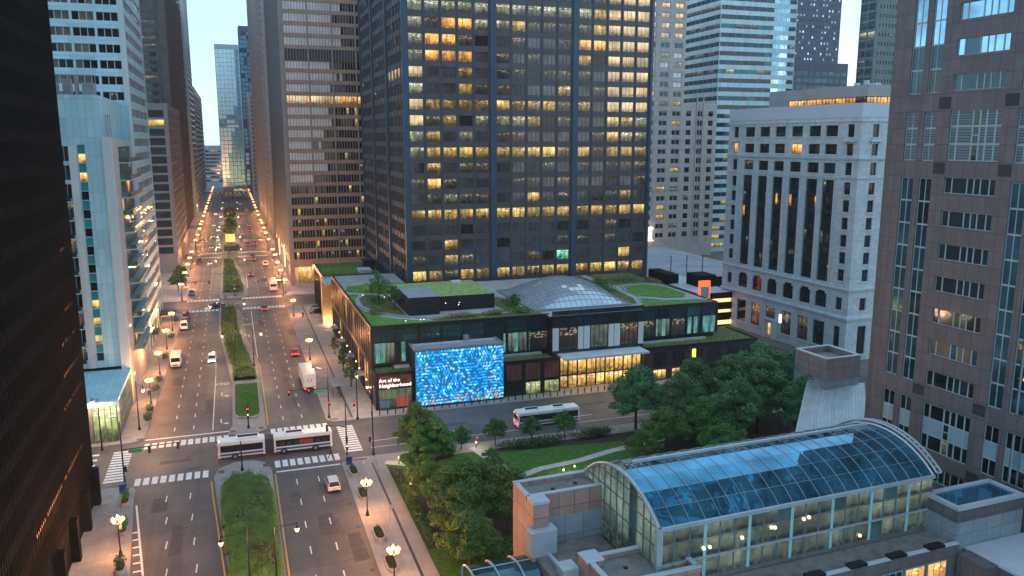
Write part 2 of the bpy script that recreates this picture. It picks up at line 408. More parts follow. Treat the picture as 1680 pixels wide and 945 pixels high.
    g['w_greygreen'] = mat('grey_green_stone', (0.155, 0.185, 0.175), 0.7, var=0.1, scale=0.2, joints=(2.0, 4.0), jw=0.03)
    g['w_stone'] = mat('white_terracotta', (0.53, 0.59, 0.605), 0.75, var=0.10, scale=0.35, joints=(1.3, 0.62, 0.5), jw=0.022, jcol=(0.40, 0.43, 0.44), streak=0.16)
    g['w_stone_t'] = mat('white_terracotta_trim', (0.54, 0.62, 0.65), 0.7, var=0.1, scale=0.8, streak=0.15)
    g['w_stone_b'] = mat('smooth_white_band', (0.54, 0.60, 0.68), 0.6, var=0.04, scale=0.3)
    g['w_granite'] = mat('pink_brown_granite', (0.150, 0.132, 0.138), 0.55, var=0.14, scale=0.6, joints=(1.68, 1.98), jw=0.05, jcol=(0.10, 0.07, 0.075), spec=0.5)
    g['w_granite_p'] = mat('pink_granite_panel', (0.42, 0.255, 0.215), 0.55, var=0.12, scale=0.7, joints=(2.0, 2.4), jw=0.045, jcol=(0.17, 0.10, 0.09))
    g['w_granite_l'] = mat('mauve_granite_panel', (0.26, 0.20, 0.20), 0.55, var=0.12, scale=0.7, joints=(2.4, 2.4), jw=0.045, jcol=(0.13, 0.10, 0.10))
    g['w_granite_g'] = mat('blue_grey_granite_panel', (0.27, 0.32, 0.35), 0.5, var=0.1, scale=0.7, joints=(2.4, 3.0), jw=0.04, jcol=(0.14, 0.16, 0.18))
    g['cap'] = mat('pale_coping', (0.48, 0.53, 0.58), 0.6, var=0.1, scale=0.7)
    g['gravel'] = mat('gravel_roof', (0.20, 0.19, 0.18), 0.95, var=0.25, scale=0.9, col2=(0.27, 0.25, 0.235), streak=0)
    g['roof_g'] = mat('grey_roof_membrane', (0.30, 0.32, 0.34), 0.8, var=0.15, scale=0.3)
    g['roof_b'] = mat('blue_grey_deck', (0.30, 0.33, 0.37), 0.8, var=0.2, scale=0.15, joints=(2.6, 5.2), jw=0.05, jcol=(0.42, 0.44, 0.46))
    g['roof_w'] = mat('pale_roof_membrane', (0.55, 0.58, 0.62), 0.8, var=0.1, scale=0.3)
    g['roof_m'] = mat('standing_seam_metal', (0.42, 0.47, 0.49), 0.42, metal=0.35, var=0.14, scale=0.5, joints=(0.62, 60), jw=0.05, jcol=(0.27, 0.31, 0.33), streak=0.12)
    g['frame_w'] = mat('white_window_frame', (0.34, 0.46, 0.50), 0.4, var=0.06)
    g['frame_d'] = mat('dark_window_frame', (0.018, 0.019, 0.021), 0.45, var=0.1)
    g['frame_g'] = mat('grey_green_mullion', (0.16, 0.22, 0.22), 0.4, metal=0.3, var=0.1)
    g['frame_v'] = mat('vault_rib_metal', (0.45, 0.50, 0.54), 0.4, metal=0.3, var=0.1)
    g['spand_b'] = mat('pale_blue_spandrel', (0.30, 0.42, 0.48), 0.25, var=0.06, spec=0.6)
    g['vent_d'] = mat('dark_louvre', (0.06, 0.055, 0.06), 0.7, var=0.15, joints=(9, 0.14), jw=0.03)
    g['louvre'] = mat('pale_louvre', (0.42, 0.46, 0.50), 0.5, var=0.08)
    g['louvre_t'] = mat('teal_grey_louvre', (0.17, 0.225, 0.24), 0.5, var=0.08, joints=(60, 0.16), jw=0.035)
    g['pod_d'] = mat('black_steel_frame', (0.02, 0.022, 0.024), 0.4, metal=0.4, var=0.15)
    g['pod_brown'] = mat('brown_black_stone', (0.035, 0.028, 0.026), 0.5, var=0.2, joints=(1.2, 0.8), jw=0.02)
    g['pod_w'] = mat('white_fabric_panel', (0.62, 0.63, 0.62), 0.7, var=0.06)
    g['pod_pink'] = glass('rose_tinted_glazing', (0.19, 0.075, 0.06), metal=0.25, rough=0.12)
    g['pod_gold'] = mat('pale_gold_stone', (0.62, 0.44, 0.24), 0.6, var=0.1, joints=(0.8, 0.8), jw=0.02)
    g['concrete'] = mat('path_concrete', (0.42, 0.41, 0.41), 0.8, var=0.1, scale=0.5, joints=(1.5, 30), jw=0.02)
    g['blackbox'] = mat('black_metal_box', (0.012, 0.013, 0.019), 0.5, metal=0.2, var=0.2)
    g['wood'] = mat('timber_bench', (0.28, 0.19, 0.11), 0.7, var=0.2)
    for nm, c in (('white', (0.72, 0.72, 0.72)), ('black', (0.015, 0.015, 0.017)), ('red', (0.35, 0.015, 0.012)), ('silver', (0.38, 0.39, 0.40)), ('blue', (0.03, 0.06, 0.14)), ('grey', (0.10, 0.10, 0.105)), ('maroon', (0.10, 0.018, 0.02))):
        m_ = mat('car_paint_' + nm, c, 0.25, var=0.04, scale=0.4, spec=0.6)
        m_.node_tree.nodes['Principled BSDF'].inputs['Coat Weight'].default_value = 0.6
        g['p_' + nm] = m_
    g['skin'] = mat('skin', (0.36, 0.21, 0.15), 0.6, var=0.08)
    g['hair'] = mat('dark_hair', (0.02, 0.014, 0.01), 0.6, var=0.2)
    g['cloth_k'] = mat('dark_cloth', (0.025, 0.026, 0.032), 0.85, var=0.2)
    g['cloth_b'] = mat('navy_trousers', (0.03, 0.04, 0.07), 0.85, var=0.2)
    g['cloth_w'] = mat('light_cloth', (0.5, 0.48, 0.46), 0.85, var=0.15)
    g['cloth_r'] = mat('maroon_cloth', (0.22, 0.04, 0.04), 0.85, var=0.15)
    g['bus_w'] = mat('bus_white_paint', (0.80, 0.79, 0.77), 0.35, var=0.07, scale=0.5)
    g['bus_b'] = mat('bus_blue_stripe', (0.03, 0.14, 0.42), 0.35, var=0.08)
    g['bus_t'] = mat('bus_teal_stripe', (0.02, 0.20, 0.30), 0.35, var=0.08)
    g['bellows'] = mat('grey_rubber_bellows', (0.06, 0.065, 0.075), 0.8, var=0.15)
defmats()
mt['pod_show'] = lit('shop_display', (0.025, 0.05, 0.045), (0.10, 0.11, 0.06), (0.3, 0.3, 0.2), 0.9, 0.5, 0.1)
def lettering(name, text, size, m, ext, al):
    cu = D.curves.new(name, 'FONT'); cu.body = text; cu.size = size; cu.extrude = ext; cu.offset = 0.004; cu.align_x = al
    if al == 'CENTER': cu.align_y = 'CENTER'
    o = D.objects.new(name, cu); COL.objects.link(o)
    dg = bpy.context.evaluated_depsgraph_get(); dg.update()
    me = D.meshes.new_from_object(o.evaluated_get(dg)); D.objects.remove(o)
    me.materials.clear(); me.materials.append(mt[m])
    return D.objects.new(name, me)
# ------------------------------------------------------------------ facades
class Face:
    """one flat elevation of a building in its own coordinates; s runs along it, d outwards"""
    ROT = {'S': 0.0, 'W': -math.pi / 2, 'E': math.pi / 2}
    def __init__(s, kind, ox, oy): s.kind, s.ox, s.oy = kind, ox, oy
    def P(s, a, z, d=0.0):
        if s.kind == 'S': return (s.ox + a, s.oy - d, z)
        if s.kind == 'W': return (s.ox - d, s.oy + a, z)
        return (s.ox + d, s.oy + a, z)
    def quad(s, mb, a0, a1, z0, z1, d, m=0):
        p = [s.P(a0, z0, d), s.P(a1, z0, d), s.P(a1, z1, d), s.P(a0, z1, d)]
        uv = [(a0, z0), (a1, z0), (a1, z1), (a0, z1)]
        if s.kind == 'W': p.reverse(); uv.reverse()
        mb.face(p, m, uv)
    def box(s, mb, a0, a1, z0, z1, d0, d1, m=0, skip=''):
        A = s.P(a0, z0, d0); B = s.P(a1, z1, d1)
        mb.box(A[0], A[1], A[2], B[0], B[1], B[2], m, skip=skip)
    def wall(s, mb, a0, a1, z0, z1, holes, rec, m=0, mr=None):
        """a wall sheet with holes (a0,a1,z0,z1) and reveals of depth rec"""
        mr = m if mr is None else mr
        hs = [h for h in holes if h[1] > a0 and h[0] < a1]
        zs = sorted({z0, z1} | {round(h[2], 3) for h in hs} | {round(h[3], 3) for h in hs})
        zs = [z for z in zs if z0 - 1e-6 <= z <= z1 + 1e-6]
        for za, zb in zip(zs, zs[1:]):
            if zb - za < 1e-4: continue
            zm = (za + zb) / 2
            row = sorted((h[0], h[1]) for h in hs if h[2] < zm < h[3])
            x = a0
            for p, q in row:
                if p > x + 1e-4: s.quad(mb, x, p, za, zb, 0, m)
                x = max(x, q)
            if x < a1 - 1e-4: s.quad(mb, x, a1, za, zb, 0, m)
        for p, q, za, zb in hs:
            for pts in ([s.P(p, za, 0), s.P(p, za, -rec), s.P(p, zb, -rec), s.P(p, zb, 0)],
                        [s.P(q, za, -rec), s.P(q, za, 0), s.P(q, zb, 0), s.P(q, zb, -rec)],
                        [s.P(p, zb, 0), s.P(p, zb, -rec), s.P(q, zb, -rec), s.P(q, zb, 0)],
                        [s.P(p, za, 0), s.P(q, za, 0), s.P(q, za, -rec), s.P(p, za, -rec)]):
                mb.face(pts, mr)

def pane(mb, w, h, nv=1, nh=1, t=0.06, gm=0, fm=1, x=0, y=0, z=0, rim=True, M=None, dep=0.05):
    """a glazed unit nv x nh lights, its outer face looking along -Y"""
    b = MB()
    b.face([(0, 0, 0), (w, 0, 0), (w, 0, h), (0, 0, h)], gm, [(0, 0), (1, 0), (1, 1), (0, 1)])
    def bar(x0, x1, z0, z1, d): b.box(x0, -d, z0, x1, 0.02, z1, fm, skip='n')
    for i in range(nv + 1):
        if (i in (0, nv)) and not rim: continue
        c = w * i / nv; c = min(max(c, t / 2), w - t / 2)
        bar(c - t / 2, c + t / 2, 0, h, dep)
    for j in range(nh + 1):
        if (j in (0, nh)) and not rim: continue
        c = h * j / nh; c = min(max(c, t / 2), h - t / 2)
        bar(0, w, c - t / 2, c + t / 2, dep - 0.006)
    if M is not None: b.xf(M)
    if x or y or z: b.shift(x, y, z)
    mb.add(b)

_PM = {}
def pane_mesh(w, h, gm, fm, nv, nh, t, rim):
    k = (round(w, 2), round(h, 2), gm, fm, nv, nh, t, rim)
    if k not in _PM:
        b = MB(); pane(b, w, h, nv, nh, t, rim=rim)
        _PM[k] = b.mesh('window', [mt[gm], mt[fm]])
    return _PM[k]

def windows(root, recs, rec, name='window', limit=100):
    """recs: (face, a0, a1, z0, z1, glass, frame, nv, nh, t, rim). The largest in view become parts, the rest one part"""
    M = Matrix.Translation(root.location) @ Matrix.Rotation(root.rotation_euler.z, 4, 'Z') @ Matrix.Scale(root.scale.x, 4)
    out = []
    for r in recs:
        f, a0, a1, z0, z1 = r[:5]
        c = M @ Vector(f.P((a0 + a1) / 2, (z0 + z1) / 2, 0))
        n = (M.to_3x3() @ (Vector(f.P(0, 0, 1)) - Vector(f.P(0, 0, 0)))).normalized()
        v = CAM - c; d = v.length
        size = (a1 - a0) * (z1 - z0) * max(0.02, n.dot(v) / d) / (d * d)
        out.append((-size, len(out), r))
    out.sort()
    rest = {}
    for i, (_, _, r) in enumerate(out):
        f, a0, a1, z0, z1, gm, fm, nv, nh, t, rim = r
        loc = f.P(a1 if f.kind == 'W' else a0, z0, -rec)
        if i < limit:
            o = D.objects.new(name, pane_mesh(a1 - a0, z1 - z0, gm, fm, nv, nh, t, rim))
            put(o, root, loc, Face.ROT[f.kind])
        else:
            rest.setdefault('x', []).append((r, loc))
    if rest:
        mb = MB(); mats = []
        for r, loc in rest['x']:
            f, a0, a1, z0, z1, gm, fm, nv, nh, t, rim = r
            for k in (gm, fm):
                if k not in mats: mats.append(k)
            pane(mb, a1 - a0, z1 - z0, nv, nh, t, mats.index(gm), mats.index(fm), rim=rim,
                 M=Matrix.Translation(loc) @ Matrix.Rotation(Face.ROT[f.kind], 4, 'Z'))
        o = mb.build(name, [mt[k] for k in mats], root)
        tag(o, kind='stuff')

def win(f, a0, a1, z0, z1, g, fr='frame_d', nv=1, nh=1, t=0.07, rim=True):
    return (f, a0, a1, z0, z1, g, fr, nv, nh, t, rim)

def pick(pairs):
    x = rng.random() * sum(p for _, p in pairs)
    for k, p in pairs:
        x -= p
        if x <= 0: return k
    return pairs[-1][0]

def shell(mb, W, Dp, z0, z1, faces, m=0, mroof=1, par=1.0):
    """the plain sides and the parapeted roof of a block; faces lists the sides already built"""
    if 'S' not in faces: mb.face([(0, 0, z0), (W, 0, z0), (W, 0, z1), (0, 0, z1)], m)
    if 'E' not in faces: mb.face([(W, 0, z0), (W, Dp, z0), (W, Dp, z1), (W, 0, z1)], m)
    if 'W' not in faces: mb.face([(0, Dp, z0), (0, 0, z0), (0, 0, z1), (0, Dp, z1)], m)
    mb.face([(W, Dp, z0), (0, Dp, z0), (0, Dp, z1), (W, Dp, z1)], m)
    t = 0.35
    if par > 0:
        for (x0, y0, x1, y1) in ((0, 0, W, t), (0, Dp - t, W, Dp), (0, t, t, Dp - t), (W - t, t, W, Dp - t)):
            mb.box(x0 + 0.002, y0 + 0.002, z1 - par, x1 - 0.002, y1 - 0.002, z1 + 0.01, m, skip='b')
    mb.face([(0.01, 0.01, z1 - par + 0.02), (W - 0.01, 0.01, z1 - par + 0.02), (W - 0.01, Dp - 0.01, z1 - par + 0.02), (0.01, Dp - 0.01, z1 - par + 0.02)], mroof)

def world_xy(root, p): 
    M = Matrix.Translation(root.location) @ Matrix.Rotation(root.rotation_euler.z, 4, 'Z')
    return M @ Vector(p)

# ------------------------------------------------------------------ 1 black tower on the left
def black_tower():
    t = thing('office_tower', 'near black office tower with fine vertical ribs filling the left edge', 'office tower', (-21.5, 40, 0))
    Y1 = 84.8; H = 112; W = 36
    f = Face('E', 0, 0)
    wl = MB()
    wl.box(-W, 0, 0, -0.02, Y1, H, 0)
    wl.build('wall', mt['w_black'], t)
    fins = MB(); sp = MB(); recs = []
    z0 = 5.6; fl = 3.85; nf = int((H - z0) / fl)
    slit = {1: (26, 54), 4: (40, 56), 3: (42, 56), 5: (43, 56), 6: (46, 56)}
    pitch = 0.78; n = int(Y1 / pitch)
    for i in range(n + 1):
        a = Y1 - i * pitch
        f.box(fins, a - 0.07, a + 0.07, z0, H, 0.0, 0.16, 0)
    for k in range(nf):
        z = z0 + k * fl
        f.box(sp, 0, Y1, z, z + 1.35, 0.0, 0.07, 0)
        for i in range(n):
            a1 = Y1 - i * pitch - 0.08; a0 = a1 - pitch + 0.16
            if a0 < 40: continue
            g = 'g_black'
            j = i
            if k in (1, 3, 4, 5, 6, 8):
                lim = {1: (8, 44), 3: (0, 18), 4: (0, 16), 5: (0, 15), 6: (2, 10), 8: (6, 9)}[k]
                if lim[0] <= j <= lim[1] and rng.random() < 0.8: g = 'l_lamp_mirror'  # these panes glow in place of mirrored street lamps
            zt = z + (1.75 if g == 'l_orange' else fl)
            recs.append(win(f, a0, a1, z + 1.35, z + (1.75 if g == 'l_lamp_mirror' else fl), g, rim=False))
    fins.build('facade_rib', mt['w_bronze'], t); sp.build('spandrel', mt['w_bronze'], t)
    windows(t, recs, -0.05)
    for a in (Y1 - 0.6, Y1 - 9, Y1 - 17.5, Y1 - 26, Y1 - 34):
        c = MB(); c.box(0.0, a - 1.2, 0, 0.95, a, 5.6, 0); c.build('column', mt['w_bronze'], t)
black_tower()

# ------------------------------------------------------------------ 2 white slab tower
def hotel_slab():
    t = thing('office_tower', 'tall white slab tower with dark ribbon windows behind the teal windowed block', 'office tower', (-48, 213, 0))
    W, Dp, H = 26.7, 44, 118
    fs = Face('S', 0, 0); fe = Face('E', W, 0)
    wl = MB(); holes = []; recs = []
    fl = 3.55; base = 7.1
    nf = int((H - base) / fl)
    for k in range(nf):
        z = base + k * fl + 0.75; zt = z + 1.95
        for b in range(5):
            a0 = W - 1.1 - 5.0 * b - 4.55; a1 = a0 + 4.55
            if a0 < 0.3: continue
            holes.append((a0, a1, z, zt))
            for j in range(3):
                q0 = a0 + j * 4.55 / 3; q1 = q0 + 4.55 / 3
                r = rng.random()
                zz = z
                if b == 0: g = 'g_dark' if r < 0.93 else 'l_spark'
                elif b == 1: g = 'g_dark' if r < 0.6 else 'g_brown'
                else: g = 'g_brown' if r < 0.7 else 'g_mid'
                if 58.5 < z < 61 and b < 3: g = 'l_orange' if (b, j) != (0, 2) else 'g_dark'
                if 62 < z < 64.6 and b == 0 and j > 0: g = 'l_yellow'
                recs.append(win(fs, q0, q1, z, zt, g, 'frame_w', 1, 1, 0.09))
    fs.wall(wl, 0, W, 0, H, holes, 0.3, 0)
    he = []
    for k in range(nf):
        z = base + k * fl + 0.75; zt = z + 1.95
        he.append((1.6, Dp - 0.8, z, zt))
        nb = 10
        for j in range(nb):
            q0 = 1.6 + j * (Dp - 2.4) / nb; q1 = q0 + (Dp - 2.4) / nb
            recs.append(win(fe, q0, q1, z, zt, pick((('g_pale', 2), ('g_blue', 3), ('g_brown', 1), ('g_mid', 2))) if z > 34 else pick((('g_bronze', 3), ('g_mid', 2), ('g_pale', 1), ('l_spark', 0.7))), 'frame_w', 2, 1, 0.06))
    # arcade
    for j in range(6):
        he.append((2.2 + j * 7, 7.4 + j * 7, 0.0, 5.4))
        recs.append(win(fe, 2.2 + j * 7, 7.4 + j * 7, 0.0, 5.4, pick((('l_dim', 1), ('g_dark', 1), ('l_orange', 0.6))), 'frame_d', 3, 2, 0.08))
    fe.wall(wl, 0, Dp, 0, H, he, 0.3, 0)
    shell(wl, W, Dp, 0, H, 'SE', 0, 1)
    wl.build('wall', [mt['w_hotel'], mt['roof_g']], t)
    tr = MB()
    fs.box(tr, W - 1.0, W + 0.12, 0, H, 0.003, 0.14, 0)
    fe.box(tr, 0.0, 0.7, 0, H, 0.003, 0.16, 0)
    for k in range(nf + 1):
        z = base + k * fl
        fs.box(tr, 0, W - 1.05, z - 0.04, z + 0.06, 0.0, 0.05, 0)
    tr.build('trim', mt['w_white'], t)
    windows(t, recs, 0.28)
    lo = MB()
    fe.box(lo, 6, 9, 3.4, 4.5, 0.1, 1.6, 0)
    lo.build('awning', mt['iron_b'], t)
hotel_slab()

# ------------------------------------------------------------------ 3 pale panel block with balconies and glass lobby
def panel_block():
    t = thing('hotel_building', 'pale blue panelled block with teal window strip and glass lobby at the corner', 'hotel', (-33, 172, 0))
    W, Dp = 12.0, 34
    fs = Face('S', 0, 0); fe = Face('E', W, 0)
    wl = MB(); recs = []; holes = []
    # tall tiled part x 0..10.3 up to 60, lower corner part up to 52
    z = 9.3; k = 0
    while z < 50:
        holes.append((6.1, 7.4, z, z + 1.7)); holes.append((6.1, 7.4, z + 1.75, z + 3.4))
        g = 'g_dark'
        if 9 < z < 22.6: g = 'l_yellow' if z > 12 else 'g_dark'
        elif z > 43: g = 'l_orange'
        elif z > 23: g = 'g_dark'
        recs.append(win(fs, 6.1, 7.4, z, z + 1.7, g, 'frame_w', 1, 1, 0.06))
        recs.append(win(fs, 6.1, 7.4, z + 1.75, z + 3.4, 'g_tealpanel', 'frame_w', 1, 1, 0.05))
        for q in range(2):
            holes.append((1.0 + q * 1.9, 2.8 + q * 1.9, z + 0.3, z + 3.1))
            recs.append(win(fs, 1.0 + q * 1.9, 2.8 + q * 1.9, z + 0.3, z + 3.1, pick((('g_dark', 3), ('g_mid', 2), ('l_spark', 1), ('l_dim', 1.2), ('l_orange', 0.4))), 'frame_w', 2, 1, 0.06))
        z += 3.5; k += 1
    fs.wall(wl, 0, 10.35, 8.0, 60.3, holes, 0.22, 0)
    wl.face([(10.35, 0, 52.2), (10.35, Dp, 52.2), (10.35, Dp, 60.3), (10.35, 0, 60.3)], 0)
    wl.face([(0, 0, 59.8), (10.35, 0, 59.8), (10.35, Dp, 59.8), (0, Dp, 59.8)], 2)
    wl.face([(0, Dp, 0), (0, 0, 0), (0, 0, 60.3), (0, Dp, 60.3)], 0)
    wl.face([(12, Dp, 0), (0, Dp, 0), (0, Dp, 60.3), (12, Dp, 60.3)], 0)
    wl.face([(10.35, 0.02, 52.2), (12, 0.02, 52.2), (12, Dp, 52.2), (10.35, Dp, 52.2)], 2)
    fs.box(wl, 10.36, 12.0, 0, 52.6, -0.6, 0.35, 1)
    fs.box(wl, 4.6, 5.9, 8, 51.0, 0.0, 0.3, 1)
    # side wall with glazed bays
    he = []
    z = 9.3
    while z < 49:
        he.append((9.0, 30.0, z, z + 2.9))
        for j in range(5):
            q0 = 9 + j * 4.2
            g = pick((('g_green', 3), ('g_pale', 2), ('g_mid', 2), ('l_dim', 1), ('l_spark', 1.4), ('l_orange', 0.5)))
            recs.append(win(fe, q0, q0 + 4.2, z, z + 2.9, g, 'frame_g', 3, 1, 0.07))
        z += 3.5
    fe.wall(wl, 0.6, Dp, 0, 52.2, he, 0.25, 3)
    wl.build('wall', [mt['w_tile'], mt['w_white'], mt['roof_g'], mt['w_grey_l']], t)
    windows(t, recs, 0.2)
    z = 9.3
    while z < 49:
        b = MB(); fe.box(b, 8.6, 30.4, z - 0.35, z - 0.15, 0.003, 1.9, 0); fe.box(b, 8.6, 30.4, z - 0.15, z + 0.75, 1.84, 1.88, 1)
        fe.box(b, 8.62, 8.66, z - 0.14, z + 0.75, 0.01, 1.83, 1)
        b.build('balcony', [mt['w_tile'], mt['g_green']], t)
        if z < 44:
            b = MB(); fs.box(b, 0.8, 4.5, z - 0.3, z - 0.12, 0.003, 1.2, 0); fs.box(b, 0.8, 4.5, z - 0.1, z + 0.8, 1.14, 1.18, 1)
            b.build('balcony', [mt['w_tile'], mt['g_mid']], t)
        z += 3.5
    # canopy roof over the lobby and the lobby itself (runs out to the corner)
    lb = MB()
    lb.box(3.0, -22.2, 7.1, 12.1, -0.36, 7.5, 0); lb.box(2.9, -22.4, 6.7, 12.2, -22.2, 7.52, 1)
    lb.build('lobby_roof', [mt['w_tile'], mt['frame_w']], t)
    f2 = Face('S', 0, -22); f3 = Face('E', 11.9, -22)
    rr = [win(f2, 8.0 + j * 0.95, 8.95 + j * 0.95, 0.2, 6.7, 'l_shop', 'frame_g', 1, 3, 0.08) for j in range(4)]
    rr += [win(f3, j * 2.7, j * 2.7 + 2.7, 0.2, 6.7, pick((('l_dim', 1), ('g_green', 3), ('l_warmhall', 2))) if j else 'l_shop', 'frame_g', 2, 3, 0.08) for j in range(8)]
    windows(t, rr, 0.0, 'lobby_glazing')
    lo = MB(); lo.box(3.2, -21.9, 0, 7.9, -0.4, 6.7, 0); lo.box(3.2, -21.6, 0, 11.6, -21.3, 6.6, 0); lo.box(11.6,-21.3,0,11.7,-0.4,6.6,0)
    lo.build('lobby_wall', mt['w_grey'], t)
    eq = MB()
    for (x, y, w, d, h) in ((1, 3, 2.2, 2, 2.6), (4, 4, 1.4, 2, 3.6), (6.2, 3, 0.5, 1.6, 4.2), (7.4, 3, 2.0, 2, 2.9)):
        eq.box(x, y, 59.8, x + w, y + d, 59.8 + h, 0)
    for x in (0.8, 3.6, 5.6, 9.8): eq.box(x, 2.2, 59.8, x + 0.14, 2.34, 64, 0)
    eq.box(0.8, 2.2, 63.9, 9.9, 2.34, 64.1, 0)
    eq.build('rooftop_equipment', mt['grey_m'], t)
    eq = MB()
    for (x, y) in ((10.95, 3), (10.95, 6), (10.95, 9)): eq.box(x, y, 52.2, x + 0.12, y + 0.12, 57, 0)
    for (z,) in ((54,), (56.5,)): eq.box(10.9, 3, z, 11.1, 9.2, z + 0.12, 0)
    eq.build('roof_rack', mt['grey_m'], t)
    la = MB(); fe.box(la, 3.0, 3.6, 5.2, 5.6, 0.01, 0.3, 0); fe.box(la, 3.0, 3.6, 15.2, 15.6, 0.01, 0.3, 0)
    la.build('wall_light', mt['lamp'], t)
panel_block()

# ------------------------------------------------------------------ generic tower
def tower(name, label, cat, x, y, W, Dp, H, fl, wall, faces, base=6.0, roofm='roof_g', rec=0.25, rot=0.0, limit=100, group=None, zmin=0.0):
    """faces: {kind: dict(bay, win, h, sill, n, glass, frame, ribs, top)}"""
    t = thing(name, label, cat, (x, y, 0), rot, group)
    wl = MB(); recs = []; ribs = MB()
    for kd, p in faces.items():
        L = W if kd == 'S' else Dp
        f = Face(kd, W if kd == 'E' else 0, 0)
        holes = []
        b0 = p.get('base', base)
        nf = int((H - p.get('top', 2.0) - b0) / fl)
        n = p.get('n') or max(1, int((L - 2 * p.get('edge', 0.8)) / p['bay']))
        off = (L - n * p['bay']) / 2 + (p['bay'] - p['win']) / 2
        for k in range(nf):
            z = b0 + k * fl + p['sill']
            if z < zmin: continue
            if p.get('skipf') and p['skipf'](k, z): continue
            for j in range(n):
                a0 = off + j * p['bay']; a1 = a0 + p['win']
                g = p['glass'](k, j, n, z) if callable(p['glass']) else pick(p['glass'])
                holes.append((a0, a1, z, z + p['h']))
                recs.append(win(f, a0, a1, z, z + p['h'], g, p.get('frame', 'frame_d'), p.get('nv', 1), p.get('nh', 1), p.get('t', 0.08), p.get('rim', True)))
        f.wall(wl, 0, L, 0, H, holes, rec, 0)
        for a in p.get('ribs', ()):
            f.box(ribs, a[0], a[1], a[2] if len(a) > 2 else 0, a[3] if len(a) > 3 else H, 0.002, a[4] if len(a) > 4 else 0.35, 0)
        for z in p.get('bands', ()):
            f.box(ribs, 0, L, z[0], z[1], 0.002, z[2], 0)
    shell(wl, W, Dp, 0, H, ''.join(faces), 0, 1)
    wl.build('wall', [mt[wall], mt[roofm]], t)
    if ribs.f: ribs.build('facade_rib', mt[next(iter(faces.values())).get('ribm', wall)], t)
    windows(t, recs, rec - 0.02, limit=limit)
    return t

# ------------------------------------------------------------------ 4 bronze tower up the right pavement
def bronze_tower():
    t = thing('office_tower', 'bronze gridded tower with pale sky reflections painted in its upper windows and a blank west side', 'office tower', (18.9, 300, 0))
    W, Dp, H = 42, 104, 122
    fs = Face('S', 0, 0); fw = Face('W', 0, 0)
    wl = MB(); recs = []; holes = []; sp = MB(); pr = MB(); lv = MB()
    fl = 3.95; base = 8.2
    for k in range(28):
        z = base + k * fl
        if z + 3 > H: break
        louv = (32 < z < 35.6) or (76.6 < z < 80.5)
        for b in range(4):
            A = 1.0 + b * 8.25
            holes.append((A + 0.1, A + 8.0, z + 1.25, z + fl))
            if louv:
                fs.box(lv, A + 0.1, A + 8.0, z - 0.15, z + fl, -0.28, 0.03, 0); 
                if True: holes.pop()
                continue
            for j in range(8):
                a0 = A + 0.18 + j * 0.985; a1 = a0 + 0.80
                u = (b * 8 + j) / 24.0; hz = (z - 30) / 75.0
                edge = 0.36 + 0.46 * hz + 0.10 * math.sin(k * 1.7) + rng.uniform(-0.06, 0.06)
                g = 'g_bronze'
                if z > 34 and u < edge: g = 'g_white'  # reflected sky painted as white panes
                elif z > 28 and u < edge + 0.22: g = pick((('g_brown', 3), ('g_bronze', 1)))  # tan panes fade out the painted reflection
                elif rng.random() < 0.035: g = 'l_amber'
                elif rng.random() < 0.06: g = 'l_spark'
                if 62.0 < z < 65.9: g = pick((('l_cream', 3), ('l_orange', 1))) if u < 0.72 else 'l_orange'
                if z < 24 and rng.random() < 0.10: g = 'l_spark'
                recs.append(win(fs, a0, a1, z + 1.3, z + fl - 0.08, g, 'w_tan', rim=False))
    fs.wall(wl, 0, W, base - 1.5, H, [(1.1, 33.75, base + k * fl + 1.25, base + k * fl + fl) for k in range(28) if base + k * fl + 3 < H and not (32 < base + k * fl < 35.6 or 76.6 < base + k * fl < 80.5)], 0.3, 0)
    for b in range(5):
        A = 1.0 + b * 8.25
        fs.box(pr, A - 0.45, A - 0.02, 0, H, -0.3, 0.45, 0)
        if b < 4:
            for j in range(9):
                a = A + 0.09 + j * 0.985
                fs.box(sp, a - 0.09, a + 0.08, base, H, -0.29, 0.06, 0)
    fs.box(pr, 0, 0.55, 0, H, 0.003, 0.5, 0)
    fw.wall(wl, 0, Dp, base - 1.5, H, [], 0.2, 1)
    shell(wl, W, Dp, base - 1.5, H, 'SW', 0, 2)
    wl.face([(0, 0, base - 1.5), (W, 0, base - 1.5), (W, Dp, base - 1.5), (0, Dp, base - 1.5)], 1)
    for i in range(14):
        a = i * Dp / 13
        fw.box(pr, max(0, a - 0.5), min(Dp, a + 0.5), 0, H if i in (0, 13) else base - 1.5, 0.003, 0.5, 0)
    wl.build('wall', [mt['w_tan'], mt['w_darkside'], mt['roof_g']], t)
    pr.build('pier', mt['w_tanpier'], t); sp.build('mullion', mt['w_tanpier'], t); lv.build('louvre_band', mt['vent_d'], t)
    windows(t, recs, 0.27)
    lob = MB(); lob.box(2.6, 6, 0, 38, 60, base - 1.5, 0)
    lob.build('core_wall', mt['pod_gold'], t)
    fl_ = Face('S', 2.6, 5.9)
    rr = [win(fl_, j * 5, j * 5 + 5, 0.15, 6.4, 'l_lobby', 'frame_d', 3, 1, 0.08) for j in range(6)]
    windows(t, rr, 0.0, 'lobby_glazing')
    sg = MB(); fw.box(sg, 28, 29.2, 3.0, 11.5, 0.55, 0.8, 0); fw.box(sg, 64, 65, 3, 10, 0.55, 0.8, 0)
    sg.build('light_sign', mt['lamp_w'], t)
bronze_tower()

